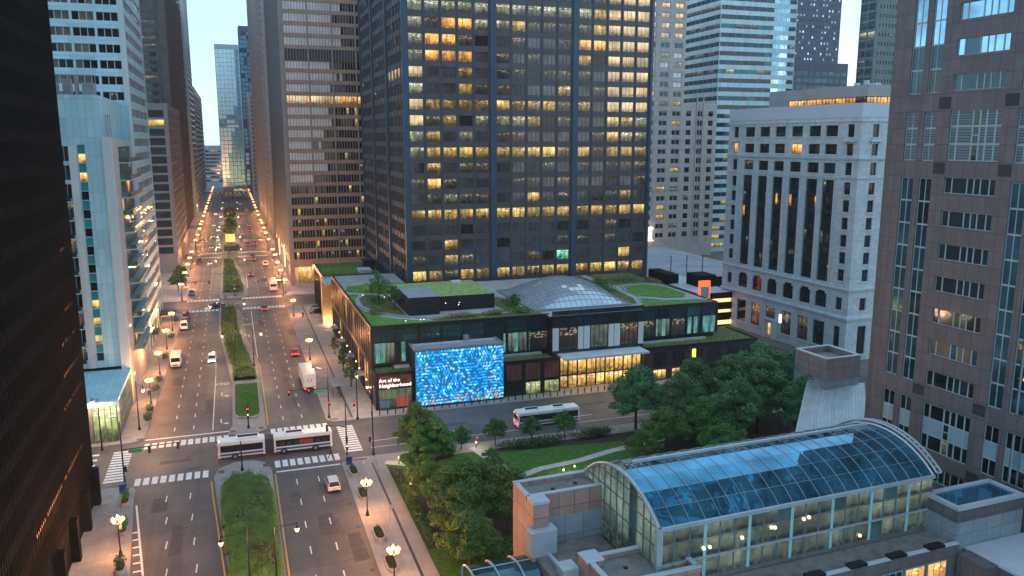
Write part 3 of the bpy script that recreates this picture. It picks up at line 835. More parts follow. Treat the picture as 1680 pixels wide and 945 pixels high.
# ------------------------------------------------------------------ 5 black steel tower in the middle
def black_steel_tower():
    t = thing('office_tower', 'huge blue-black tower with many yellow lit office windows in the centre', 'skyscraper', (42.0, 204, 0))
    W, Dp, H = 68.7, 68.7, 116
    fs = Face('S', 0, 0); fw = Face('W', 0, 0)
    wl = MB(); cols = MB(); ribs = MB(); recs = []; hs = []; hw = []
    fl = 3.97; zb = 15.95
    P = {0: .93, 1: .18, 2: .10, 3: .2, 4: .15, 5: .95, 6: .3, 7: .4, 8: .18, 9: .95, 10: .12, 11: .55, 12: .93, 13: .12, 14: .35, 15: .45, 16: .25, 17: .4, 18: .85, 19: .7, 20: .3}
    P = {0: .93, 1: .15, 2: .12, 3: .15, 4: .95, 5: .3, 6: .35, 7: .2, 8: .95, 9: .12, 10: .55, 11: .92, 12: .1, 13: .35, 14: .4, 15: .25, 16: .5, 17: .85, 18: .7, 19: .4, 20: .3, 21: .3}
    for k in range(-3, 24):
        z = zb + k * fl
        for b in range(3):
            run = rng.random()
            for j in range(5):
                a0 = 22.9 * b + 1.15 + 4.28 * j; a1 = a0 + 3.42
                i = b * 5 + j
                p = P.get(k, .3)
                hit = rng.random() < p
                g = pick((('g_willis', 8), ('g_bronze', 1.5), ('l_dim', 2.6), ('l_spark', 0.9)))
                if hit:
                    if p > 0.8: g = pick((('l_yellow', 1.5), ('l_amber', 3), ('l_amber2', 2.2), ('l_dim', 0.6))) if k < 12 else pick((('l_amber', 1.6), ('l_amber2', 2), ('l_dim', 1), ('l_pale', 2)))
                    else: g = pick((('l_amber', 1.2), ('l_amber2', 1.6), ('l_dim', 2.4), ('l_pale', 1), ('l_yellow', 0.4)))
                if k in (15,) and b == 2: g = 'l_orange' if j < 2 else 'l_cream'
                if k in (14, 15, 16) and i in (1, 2, 3): g = 'l_orange' if rng.random() < 0.8 else 'l_dim'
                if 11 <= k <= 18 and i >= 12: g = 'l_cream'  # peach sky reflection put in as cream emission
                if k in (9, 10) and i >= 12 and rng.random() < .5: g = 'l_pale'
                if k == 17 and b < 2: g = 'l_pale'
                if k == 18 and b < 2: g = 'l_pale' if rng.random() < .5 else 'l_dim'
                if k >= 8 and i == 0: g = 'l_pale' if rng.random() < .75 else 'l_cream'
                if k == 1 and i == 9: g = 'l_green'
                if k < 0: g = pick((('l_dim', 2), ('g_bronze', 3)))
                if k == 3 and i not in (5, 12): g = pick((('g_willis', 3), ('g_bronze', 2)))
                hs.append((a0, a1, z, z + 2.5)); recs.append(win(fs, a0, a1, z, z + 2.5, g, 'frame_d', 3, 1, 0.07, False))
                q = rng.random()
                gw = 'g_willis'
                if k > 16 and q < .4: gw = 'g_mid'
                if k == 13 and b < 1: gw = 'l_cream'
                elif q > .97: gw = 'l_dim'
                elif q > .93: gw = 'l_spark'
                hw.append((a0, a1, z, z + 2.5)); recs.append(win(fw, a0, a1, z, z + 2.5, gw, 'frame_d', 3, 1, 0.07, False))
    fs.wall(wl, 0, W, 0, H, hs, 0.22, 0); fw.wall(wl, 0, Dp, 0, H, hw, 0.22, 0)
    shell(wl, W, Dp, 0, H, 'SW', 0, 1)
    wl.build('wall', [mt['w_willis'], mt['roof_g']], t)
    for f in (fs, fw):
        for b in range(4):
            a = 22.9 * b
            f.box(cols, max(-0.55 if f is fs else 0, a - 0.72), min(W, a + 0.72), 0, H, 0.004 if not (b == 0) else 0.005, 0.55, 0)
        for b in range(3):
            for j in range(6):
                a = 22.9 * b + 0.72 + 4.28 * j
                if 0.8 < a % 22.9 < 22.1: f.box(ribs, a - 0.06, a + 0.06, 0, H, 0.003, 0.14, 0)
    cols.build('column', mt['w_wcol'], t); ribs.build('mullion', mt['w_wcol'], t)
    windows(t, recs, 0.2, limit=100)
black_steel_tower()

# ------------------------------------------------------------------ 6 left side of the avenue, further off
def g_far(*pairs): return lambda k, j, n, z: pick(pairs)
def grey_grid(k, j, n, z): return pick((('g_dark', 6), ('g_deep', 3), ('l_yellow', 0.45), ('l_dim', 0.8)))
tower('office_building', 'low grey gridded block with wide dark windows on the left of the avenue', 'office building', -46, 347, 24, 86, 66, 3.55, 'w_grey',
      {'S': W_(bay=11.3, win=10.2, h=2.7, sill=0.5, glass=grey_grid, nv=4, base=7, frame='frame_d', edge=0.6),
       'E': W_(bay=6.0, win=5.4, h=2.7, sill=0.5, glass=grey_grid, nv=3, base=7, frame='frame_d', ribs=[(0, 0.5)])}, rec=0.5, limit=60)
def dark_lit(k, j, n, z): return pick((('g_dark', 5), ('g_bronze', 3), ('l_spark', 1.5), ('l_dim', 0.8), ('l_orange', 0.3)))
tower('office_tower', 'dark brown tower with scattered lit windows rising behind the low grey block', 'office tower', -86, 440, 60, 158, 137, 3.7, 'w_brown',
      {'S': W_(bay=7.4, win=6.0, h=2.0, sill=0.9, glass=dark_lit, nv=4, ribs=[(i * 7.4 - 0.5 + 4, i * 7.4 + 0.5 + 4, 0, 137, 0.5) for i in range(8)]),
       'E': W_(bay=6.0, win=4.8, h=2.1, sill=0.9, glass=dark_lit, nv=3, ribs=[(i * 12.0, i * 12.0 + 0.9, 0, 137, 0.6) for i in range(14)])}, rec=0.35)
tower('glass_tower', 'slim blue glass tower rising past the dark brown tower on the left', 'glass tower', -57, 605, 33.5, 70, 215, 4.0, 'spand_b',
      {'E': W_(bay=5.0, win=4.7, h=3.0, sill=0.5, glass=g_far(('g_blue', 4), ('g_mid', 2), ('g_pale', 1)), nv=2, base=6),
       'S': W_(bay=5.0, win=4.7, h=3.0, sill=0.5, glass=g_far(('g_blue', 4), ('g_mid', 2)), nv=2, base=6)}, rec=0.1, limit=60)
tower('office_building', 'grey banded block at the far left end of the avenue', 'office building', -58, 690, 34.5, 200, 93, 3.9, 'w_grey',
      {'E': W_(bay=9.6, win=9.2, h=1.9, sill=1.0, glass=g_far(('g_dark', 4), ('g_mid', 2), ('l_dim', 0.6)), nv=4),
       'S': W_(bay=8.4, win=8.0, h=1.9, sill=1.0, glass=g_far(('g_dark', 4), ('g_mid', 2), ('l_dim', 0.6)), nv=4)}, rec=0.25, limit=40)
tower('office_building', 'low blue-grey banded building closing the far end of the avenue', 'office building', -40, 960, 38, 40, 46, 4.0, 'spand_b',
      {'S': W_(bay=9, win=8.7, h=2.2, sill=0.9, glass=g_far(('g_mid', 4), ('g_teal', 3), ('l_pale', 0.6)), nv=4, edge=0.2)}, rec=0.2, limit=30)
# far glass towers
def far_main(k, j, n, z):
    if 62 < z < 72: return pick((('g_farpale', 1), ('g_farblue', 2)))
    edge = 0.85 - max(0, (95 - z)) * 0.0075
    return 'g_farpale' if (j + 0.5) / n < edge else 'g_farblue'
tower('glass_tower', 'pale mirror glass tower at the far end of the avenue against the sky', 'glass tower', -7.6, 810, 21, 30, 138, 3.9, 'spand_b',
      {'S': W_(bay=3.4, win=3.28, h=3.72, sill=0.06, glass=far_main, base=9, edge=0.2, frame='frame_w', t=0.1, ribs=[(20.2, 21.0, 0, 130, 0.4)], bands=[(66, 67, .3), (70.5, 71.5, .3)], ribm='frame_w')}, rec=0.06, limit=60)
tower('glass_tower', 'dark blue glass tower just right of the pale mirror tower', 'glass tower', 14.4, 835, 20, 30, 158, 3.9, 'w_navy',
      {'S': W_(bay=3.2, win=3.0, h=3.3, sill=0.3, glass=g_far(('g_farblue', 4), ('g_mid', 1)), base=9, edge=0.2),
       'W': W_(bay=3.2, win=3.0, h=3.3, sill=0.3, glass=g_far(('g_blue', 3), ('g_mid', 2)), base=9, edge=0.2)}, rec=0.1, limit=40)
# right side, beyond the bronze tower
tower('apartment_tower', 'light grey tower with a plain stone edge just beyond the bronze tower', 'apartment tower', 20.6, 408, 36, 36, 126, 3.6, 'w_grey_l',
      {'S': W_(bay=4.5, win=3.2, h=1.7, sill=1.0, glass=g_far(('g_dark', 1),), base=8),
       'W': W_(bay=36, win=0.8, h=1.0, sill=1.2, glass=g_far(('g_dark', 1),), base=8, skipf=lambda k, z: k % 9 != 2)}, rec=0.2, limit=40)
tower('apartment_tower', 'white framed tower with dark window columns on the right of the avenue', 'apartment tower', 20.2, 452, 34, 96, 150, 3.5, 'w_grey_l',
      {'W': W_(bay=6.0, win=4.4, h=1.8, sill=0.9, glass=g_far(('g_dark', 5), ('g_deep', 3), ('l_yellow', 0.35), ('l_spark', 1)), base=8, nv=2, ribs=[(i * 24.0, i * 24 + 0.9, 0, 150, 0.7) for i in range(5)])}, rec=0.06)
tower('office_tower', 'blue-grey gridded tower near the far end of the right pavement', 'office tower', 20.2, 560, 34, 150, 172, 3.7, 'w_grey_l',
      {'W': W_(bay=5.0, win=3.6, h=2.1, sill=0.8, glass=g_far(('g_deep', 4), ('g_mid', 3), ('g_blue', 2), ('l_spark', 1), ('l_yellow', 0.15)), base=8, nv=2, ribs=[(i * 15.0, i * 15 + 0.8, 0, 172, 0.8) for i in range(10)])}, rec=0.06)
tower('office_building', 'short pale stepped building in front of the dark blue far tower', 'office building', 17.5, 740, 9, 60, 92, 3.7, 'w_grey_l',
      {'S': W_(bay=3.0, win=2.2, h=2.2, sill=0.8, glass=g_far(('g_deep', 3), ('g_mid', 3), ('l_spark', 1)), base=8),
       'W': W_(bay=5.0, win=3.6, h=2.1, sill=0.8, glass=g_far(('g_deep', 4), ('g_mid', 3), ('l_spark', 1)), base=8)}, rec=0.3, limit=30)

# ------------------------------------------------------------------ 7 right of the black tower
def cream_glass(k, j, n, z):
    return pick((('g_dark', 6), ('g_deep', 2), ('l_dim', 1), ('l_amber', 0.8)))
def cream_tall(k, j, n, z):
    if 92 < z < 108: return 'l_cream'
    if 72 < z < 92: return pick((('g_white', 2), ('l_pale', 2), ('g_mid', 1)))
    return cream_glass(k, j, n, z)
def cream_building():
    t = tower('stone_tower', 'cream stone tower with paired windows beside the black tower', 'stone tower', 163, 320, 26.6, 26, 122, 4.1, 'w_cream',
          {'S': W_(bay=6.6, win=4.3, h=2.5, sill=0.9, glass=cream_tall, base=8, nv=2, t=0.3, frame='w_cream', edge=0.1, bands=[(30.3, 30.9, .35), (62, 62.5, .2)])}, rec=0.35)
    m = MB(); m.box(3.8, -2.6, 8.6, 11.6, -0.02, 13.4, 0); 
    m.build('lit_marquee', mt['white_e'], t)
    c = MB(); c.box(3.3, -3.1, 13.4, 12.1, -0.02, 13.8, 0); c.box(3.3, -3.1, 8.1, 12.1, -0.02, 8.6, 0)
    for i in range(9): c.box(3.8 + i * 0.95, -2.75, 13.8, 4.0 + i * 0.95, -2.6, 14.6, 0)
    c.build('marquee_frame', mt['lamp_w'], t)
    tower('stone_building', 'lower cream stone wing with window columns and two slim roof posts', 'stone building', 189.6, 320.6, 17.6, 26, 68, 4.1, 'w_cream',
          {'S': W_(bay=5.6, win=2.5, h=2.3, sill=1.1, glass=cream_glass, base=8, nv=1, edge=0.2, ribs=[(7.0, 7.35, 6, 72.5, .5), (10.2, 10.55, 6, 72.5, .5), (8.6, 8.8, 6, 68, .3)])}, rec=0.35)
cream_building()
def stripe_glass(k, j, n, z):
    if j >= n * 0.68 and z > 64: return pick((('g_pale', 2), ('g_blue', 2)))
    if abs(z - 82) < 2 or abs(z - 103) < 2: return pick((('l_spark', 2), ('l_pale', 1), ('g_teal', 2)))
    if z < 34 and rng.random() < .35: return 'l_amber'
    return pick((('g_deep', 6), ('g_teal', .8), ('g_dark', 3), ('l_spark', .6)))
tower('glass_tower', 'striped tower of pale bands and teal glass behind the white terracotta building', 'glass tower', 213, 330, 41, 34, 128, 4.0, 'w_stripe',
      {'S': W_(bay=4.05, win=4.03, h=1.95, sill=0.0, glass=stripe_glass, base=2, nv=3, edge=0.2, frame='frame_d', t=0.05, rim=False),
       'W': W_(bay=4.2, win=4.18, h=1.95, sill=0.0, glass=lambda k, j, n, z: pick((('l_spark', 3), ('g_deep', 1))) if k % 5 in (0, 2) and z > 75 else pick((('g_deep', 4), ('g_dark', 2))), base=2, nv=3, edge=0.2, frame='frame_d', t=0.05, rim=False)}, rec=0.12)
def dark_grid(k, j, n, z): return pick((('g_mid', 2), ('g_white', 1.2), ('g_pale', 1), ('g_dark', 2)))
tower('office_tower', 'navy gridded tower with small bright windows left of the white sky slit', 'office tower', 366, 480, 40, 30, 165, 3.6, 'w_navy',
      {'S': W_(bay=2.6, win=1.5, h=1.6, sill=1.0, glass=dark_grid, base=8, edge=0.2)}, rec=0.3, limit=60)
def gg_glass(k, j, n, z):
    if abs(z - 98) < 2.2: return 'l_pale' if rng.random() < .5 else 'g_deep'
    return pick((('g_deep', 6), ('g_dark', 3), ('l_spark', .4)))
tower('office_tower', 'grey-green stone tower with tiny windows right of the white sky slit', 'office tower', 272.8, 300, 30, 10, 125, 4.0, 'w_greygreen',
      {'S': W_(bay=1.7, win=0.75, h=1.7, sill=1.2, glass=gg_glass, base=8, edge=0.6, ), 'W': W_(bay=4.8, win=4.2, h=3.0, sill=0.6, glass=gg_glass, base=8, edge=0.2)}, rec=0.3, limit=60)
tower('office_building', 'blue glass mid-rise wedged between the navy tower and grey-green tower', 'office building', 300, 400, 46, 20, 96, 4.0, 'w_navy',
      {'S': W_(bay=4.5, win=4.2, h=2.4, sill=0.8, glass=g_far(('g_mid', 3), ('g_teal', 2)), base=40, edge=0.2)}, rec=0.2, limit=30)
tower('office_building', 'low block with a blue skylight roof behind the white terracotta building', 'office building', 214, 252, 44, 18, 66, 3.6, 'spand_b',
      {'S': W_(bay=3.6, win=3.0, h=2.4, sill=0.6, glass=g_far(('g_blue', 3), ('g_mid', 2)), base=50, edge=0.2)}, rec=0.2, limit=20)

# ------------------------------------------------------------------ 8 white terracotta building
def terracotta():
    a = R(4); u0, v0 = 145.5, 141.0
    t = thing('terracotta_building', 'white terracotta office building with tall window strips and a lit penthouse', 'office building', (u0 * math.cos(a) - v0 * math.sin(a), u0 * math.sin(a) + v0 * math.cos(a), 0), a)
    L = 47.2; W = 30; H = 60
    fw = Face('W', 0, 0); fs = Face('S', 0, 0)
    wl = MB(); tr = MB(); recs = []; holes = []; sp = MB()
    bays = [39.5 - 3.25 - i * 5.93 for i in range(6)]        # south ends of the six wide bays (s from the south corner)
    bays = [36.3, 30.4, 24.5, 18.45, 12.4, 6.95]
    bw = 3.75
    def add(f, a0, a1, z0, z1, g, nv=1, nh=1, sill=True):
        holes.append((f, a0, a1, z0, z1)); recs.append(win(f, a0, a1, z0, z1, g, 'frame_d', nv, nh, 0.1))
        if sill: f.box(tr, a0 - 0.2, a1 + 0.2, z0 - 0.28, z0 - 0.02, 0.003, 0.22, 0)
    def g(): return pick((('g_dark', 8), ('g_deep', 2), ('l_spark', .5)))
    for (z0, z1) in ((52.9, 55.4), (48.7, 51.1), (44.2, 46.7)):
        for i, b in enumerate(bays):
            add(fw, b, b + bw, z0, z1, 'l_orange' if (i == 3 and z0 == 48.7) else g(), 4)
        for b in (2.0, 43.0):
            add(fw, b, b + 1.9, z0 - 0.2, z1 + 0.2, 'l_orange' if (b > 40 and z0 == 48.7) else g(), 2)
    spots = {(0, 3): 'l_orange', (2, 4): 'l_orange', (3, 4): 'l_orange', (1, 3): 'l_dim', (4, 4): 'l_orange', (2, 1): 'l_spark', (1, 0): 'l_spark', (5, 2): 'l_dim', (0, 1): 'l_spark'}
    for i, b in enumerate(bays):
        for k in range(6):
            z0 = 18.3 + k * 4.07
            for h_ in (0, 1, 2, 3):
                sp_ = spots.get((i, k)) if h_ == (i + k) % 4 else None
                recs.append(win(fw, b + h_ * bw / 4, b + (h_ + 1) * bw / 4, z0 + 0.95, z0 + (4.07 if not sp_ else 4.0), sp_ or pick((('g_dark', 7), ('g_deep', 2), ('l_spark', 0.5))), 'frame_d', 1, 1, 0.1))
            fw.box(sp, b, b + bw, z0, z0 + 0.95, -0.36, -0.26, 0)
        holes.append((fw, b, b + bw, 18.3, 42.72))
    for k in range(6):
        z0 = 18.6 + k * 4.07
        for b in (2.0, 43.0): add(fw, b, b + 1.9, z0 + 0.6, z0 + 3.4, g(), 2, 2)
    for i, b in enumerate(bays):                           # arched tier
        add(fw, b, b + bw, 11.9, 16.0, g(), 4, 2, False)
        fw.box(tr, b + 0.003, b + 0.55, 15.45, 16.0, -0.30, 0.0, 0); fw.box(tr, b + bw - 0.55, b + bw - 0.003, 15.45, 16.0, -0.30, 0.0, 0)
    for b in (2.0, 43.0): add(fw, b, b + 1.9, 12.2, 15.2, g(), 2, 2)
    for i, b in enumerate(bays):                           # ground floor
        if i == 2:
            add(fw, b + 0.9, b + bw - 0.9, 0.2, 4.2, 'l_lobby', 2, 1, False)
            add(fw, b, b + bw, 5.4, 8.4, pick((('l_dim', 1), ('g_dark', 1))), 3, 1, False)
        else: add(fw, b, b + bw, 2.3, 8.4, pick((('l_dim', 2), ('g_dark', 2), ('l_orange', 0.6), ('l_spark', 1))), 3, 2)
    for b in (2.0, 43.0): add(fw, b, b + 1.9, 2.3, 8.2, 'g_dark', 1, 2)
    # south side, two columns at the corner are in view
    for c in (3.6, 9.5, 15.4, 21.3):
        for (z0, z1) in ((52.7, 55.6), (48.5, 51.3), (44.0, 46.9)): add(fs, c, c + 1.9, z0, z1, g(), 2)
        for k in range(6): add(fs, c, c + 1.9, 19.2 + k * 4.07, 22.0 + k * 4.07, g(), 2, 2)
        add(fs, c, c + 1.9, 12.2, 15.2, g(), 2, 2); add(fs, c, c + 2.6, 1.4, 8.4, 'g_dark', 2, 2)
    fw.wall(wl, 0, L, 0, 57.2, [h[1:] for h in holes if h[0] is fw], 0.42, 0)
    fs.wall(wl, 0, W, 0, 57.2, [h[1:] for h in holes if h[0] is fs], 0.42, 0)
    wl.face([(W, 0, 0), (W, L, 0), (W, L, 57.2), (W, 0, 57.2)], 0); wl.face([(W, L, 0), (0, L, 0), (0, L, 57.2), (W, L, 57.2)], 0)
    wl.face([(0, 0, 57.1), (W, 0, 57.1), (W, L, 57.1), (0, L, 57.1)], 1)
    wl.build('wall', [mt['w_stone'], mt['roof_g']], t)
    for (z0, z1, d) in ((56.2, 56.5, .22), (47.5, 47.8, .28), (47.8, 48.1, .45), (43.3, 43.55, .22), (17.0, 17.3, .3), (17.3, 17.55, .45), (10.0, 10.35, .35), (10.35, 10.7, .6), (10.7, 11.0, .3)):
        fw.box(tr, -d, L, z0, z1, 0.004, d, 0); fs.box(tr, 0.01, W, z0, z1, 0.004, d - 0.004, 0)
    for b in bays:                                         # pilasters between bays
        for a0, a1 in ((b - 0.32, b - 0.05), (b + bw + 0.05, b + bw + 0.32)):
            fw.box(tr, a0, a1, 17.56, 43.29, 0.003, 0.18, 0)
        fw.box(tr, b - 0.25, b + bw + 0.25, 55.5, 55.85, 0.003, 0.26, 0)
    for f, c in ((fw, 2.0), (fw, 43.0), (fs, 3.6)):
        f.box(tr, c - 0.9, c + 2.8, 51.65, 51.9, 0.003, 0.7, 0); f.box(tr, c - 0.5, c + 2.4, 51.9, 52.3, 0.003, 0.5, 0)
        for j in range(5): f.box(tr, c - 0.5 + j * 0.62, c - 0.25 + j * 0.62, 51.2, 51.64, 0.003, 0.5, 0)
    for z in [0.9 + 0.9 * i for i in range(10)]:
        fw.box(tr, 0.02, 1.9, z, z + 0.06, 0.001, 0.04, 0)
    fw.box(tr, 24.0, 25.2, 0, 5.0, 0.003, 0.5, 0); fw.box(tr, 27.9, 29.1 - 0.6, 0, 5.0, 0.003, 0.5, 0); fw.box(tr, 23.8, 28.7, 5.0, 5.3, 0.003, 0.7, 0)
    tr.build('cornice_trim', mt['w_stone_t'], t); sp.build('dark_spandrel', mt['frame_d'], t)
    bd = MB(); bd.box(-0.06, -0.06, 57.2, 0.5, L, 60.3, 0); bd.box(0.5, -0.06, 57.2, W, 0.5, 60.3, 0); bd.box(0.5, L - 0.5, 57.2, W, L, 60.3, 0); bd.box(W-0.5, 0.5, 57.2, W, L-0.5, 60.3, 0)
    bd.build('parapet_band', mt['w_stone_b'], t)
    windows(t, recs, 0.38, limit=100)
    # penthouse
    ph = MB(); ph.box(5.5, 6.0, 57.2, 27, 30, 61.1, 0); ph.box(4.6, 3.2, 62.0, 28, 31, 64.6, 0); ph.box(9, 31, 57.2, 27, 42, 65, 0)
    ph.build('penthouse_wall', mt['w_grey_l'], t)
    fp = Face('W', 5.3, 4.2); fq = Face('S', 5.3, 4.2)
    rr = [win(fp, j * 3.2, j * 3.2 + 3.2, 60.2, 62.0, pick((('l_orange', 3), ('l_lobby', 2), ('l_dim', 0.6))), 'frame_d', 3, 1, 0.12) for j in range(8)]
    rr += [win(fq, j * 3.2, j * 3.2 + 3.2, 60.2, 62.0, 'l_orange', 'frame_d', 3, 1, 0.12) for j in range(6)]
    windows(t, rr, 0.0, 'penthouse_window')
    for q in ((12, 14, 64.6, 13, 15, 65.8), (20, 16, 64.6, 22, 19, 66.2), (9, 8, 64.6, 9.8, 9, 66)):
        ty = MB(); ty.box(*q, 0); ty.build('rooftop_equipment', mt['cap'], t)
    sn = MB(); fw.box(sn, 21.2, 21.9, 5.2, 7.4, 0.55, 0.9, 0); sn.build('wall_sign', mt['white_e'], t)
terracotta()

# ------------------------------------------------------------------ 9 granite tower at the right edge and its glass hall
AR = R(2.2)
def W311(u, v): return (u * math.cos(AR) - v * math.sin(AR), u * math.sin(AR) + v * math.cos(AR), 0)
def H311(u, v):                                        # the hall and its base, on their raised deck
    p = W311(u * .9, v * .9); return (p[0], p[1], 5.2)
def granite_tower():
    u0, v0 = 83.9, 30.0
    t = thing('office_tower', 'pink-brown granite tower with teal framed windows filling the right edge', 'office tower', W311(u0, v0), AR)
    L = 51.2; H = 104
    fw = Face('W', 0, 0); wl = MB(); recs = []; holes = []; vents = MB(); sp = MB()
    def wide(s0, z0, z1, g):
        holes.append((s0, s0 + 6.75, z0, z1)); xs = [0, .95, 2.95, 3.9, 4.75, 6.75 - 0.95 + 0.0, 6.75]
        xs = [0, 0.95, 3.0, 3.9, 4.75, 5.9, 6.75]
        # panes listed from the north end
        for p, q in zip(xs, xs[1:]):
            recs.append(win(fw, s0 + 6.75 - q, s0 + 6.75 - p, z0, z1, g(z0), 'frame_w', 1, 1, 0.075))
    def gl(z):
        if z > 63: return 'g_blue'
        if z > 58.5: return pick((('g_blue', 3), ('g_mid', 1)))
        if z > 50: return pick((('g_deep', 2), ('g_mid', 2)))
        if 29 < z < 31: return pick((('l_spark', 2), ('l_green', 0.25), ('g_dark', 2)))
        if 25 < z < 27: return pick((('g_brown', 3), ('g_mid', 2)))
        return pick((('g_dark', 4), ('g_deep', 3), ('g_dark', 2)))
    for mid in (39.35, 39.35 - 18.6, 39.35 - 37.2):       # bay centres (s): v = s + 30
        s0 = mid - 3.35
        if s0 < 0.5: continue
        for k in range(24):
            z = 5.85 + k * 3.99
            if abs(z - 13.8) < 0.3 or abs(z - 17.8) < 0.3: continue
            if abs(z - 49.7) < 0.3 or abs(z - 53.7) < 0.3: continue
            if z < 9 or z > H - 4: continue
            wide(s0, z, z + 1.9, gl)
        # two-storey feature windows
        for (z0, z1, up) in ((13.6, 19.5, 0), (49.6, 55.5, 1)):
            holes.append((s0, s0 + 6.75, z0, z1))
            cols = [0, 0.95, 3.0, 3.9, 4.75, 5.9, 6.75]
            for c, (p, q) in enumerate(zip(cols, cols[1:])):
                A, B = s0 + 6.75 - q, s0 + 6.75 - p
                for zz0, zz1, kind in ((z0, z0 + 1.95, 'g'), (z0 + 1.95, z0 + 4.0, 's'), (z0 + 4.0, z1, 'g')):
                    if kind == 's' and c != 2: gk = 'spand_b' if not up else 'louvre_t'
                    else: gk = 'g_dark' if not up else ('louvre_t' if c != 2 else 'g_dark')
                    if not up and zz0 == z0 and rng.random() < .4: gk = 'l_dim'
                    recs.append(win(fw, A, B, zz0, zz1, gk, 'frame_w', 1, 2 if kind == 's' and c == 2 else 1, 0.1))
        for sgn in (1, -1):
            for (o0, o1) in ((5.25, 7.1), (7.95, 9.85)):
                p, q = (mid + o0, mid + o1) if sgn > 0 else (mid - o1, mid - o0)
                if q > L - 0.4: continue
                for (z0, z1) in ((21.7, 47.4), (57.6, 100.0), (13.5, 19.5), (49.5, 55.4)):
                    holes.append((p, q, z0, z1))
                    n = max(2, round((z1 - z0) / 2.85)) if z1 - z0 > 8 else 3
                    hh = (z1 - z0) / n
                    for k in range(n):
                        za = z0 + k * hh
                        if z1 - z0 > 8:
                            if za > 58: g = 'g_blue' if za > 62 else pick((('g_blue', 1), ('g_deep', 1)))
                            else: g = pick((('g_deep', 3), ('g_teal', 3), ('g_dark', 2), ('l_dim', 0.25))) if (o0 < 6) == (sgn > 0) else pick((('g_teal', 3), ('g_mid', 2)))
                        else: g = ('spand_b' if k == 1 else 'g_dark') if z0 < 40 else 'louvre_t'
                        recs.append(win(fw, p, q, za, za + hh, g, 'frame_w', 2, 1, 0.1))
            for z0 in (55.7, 48.0, 20.2, 11.7):
                p = mid + 3.5 if sgn > 0 else mid - 5.15
                vents = MB(); fw.box(vents, p, p + 1.65, z0, z0 + 1.35, 0.002, 0.03, 0); vents.build('vent_panel', mt['vent_d'], t)
    fw.wall(wl, 0, L, 0, H, holes, 0.25, 0)
    # chamfered corner to the north and the closing sides
    wl.face([(0, L, 0), (0, L, H), (0.85, L + 1.7, H), (0.85, L + 1.7, 0)], 0, [(0, 0), (0, H), (7, H), (7, 0)])
    wl.face([(0.85, L + 1.7, 0), (0.85, L + 1.7, H), (30, L + 1.7, H), (30, L + 1.7, 0)], 0)
    wl.face([(0, 0, 0), (30, 0, 0), (30, 0, H), (0, 0, H)], 0)
    wl.face([(30, 0, 0), (30, L + 1.7, 0), (30, L + 1.7, H), (30, 0, H)], 0)
    wl.face([(0, 0, H), (30, 0, H), (30, L + 1.7, H), (0.85, L + 1.7, H), (0, L, H)], 1)
    wl.build('wall', [mt['w_granite'], mt['roof_g']], t)
    windows(t, recs, 0.22, limit=100)
granite_tower()

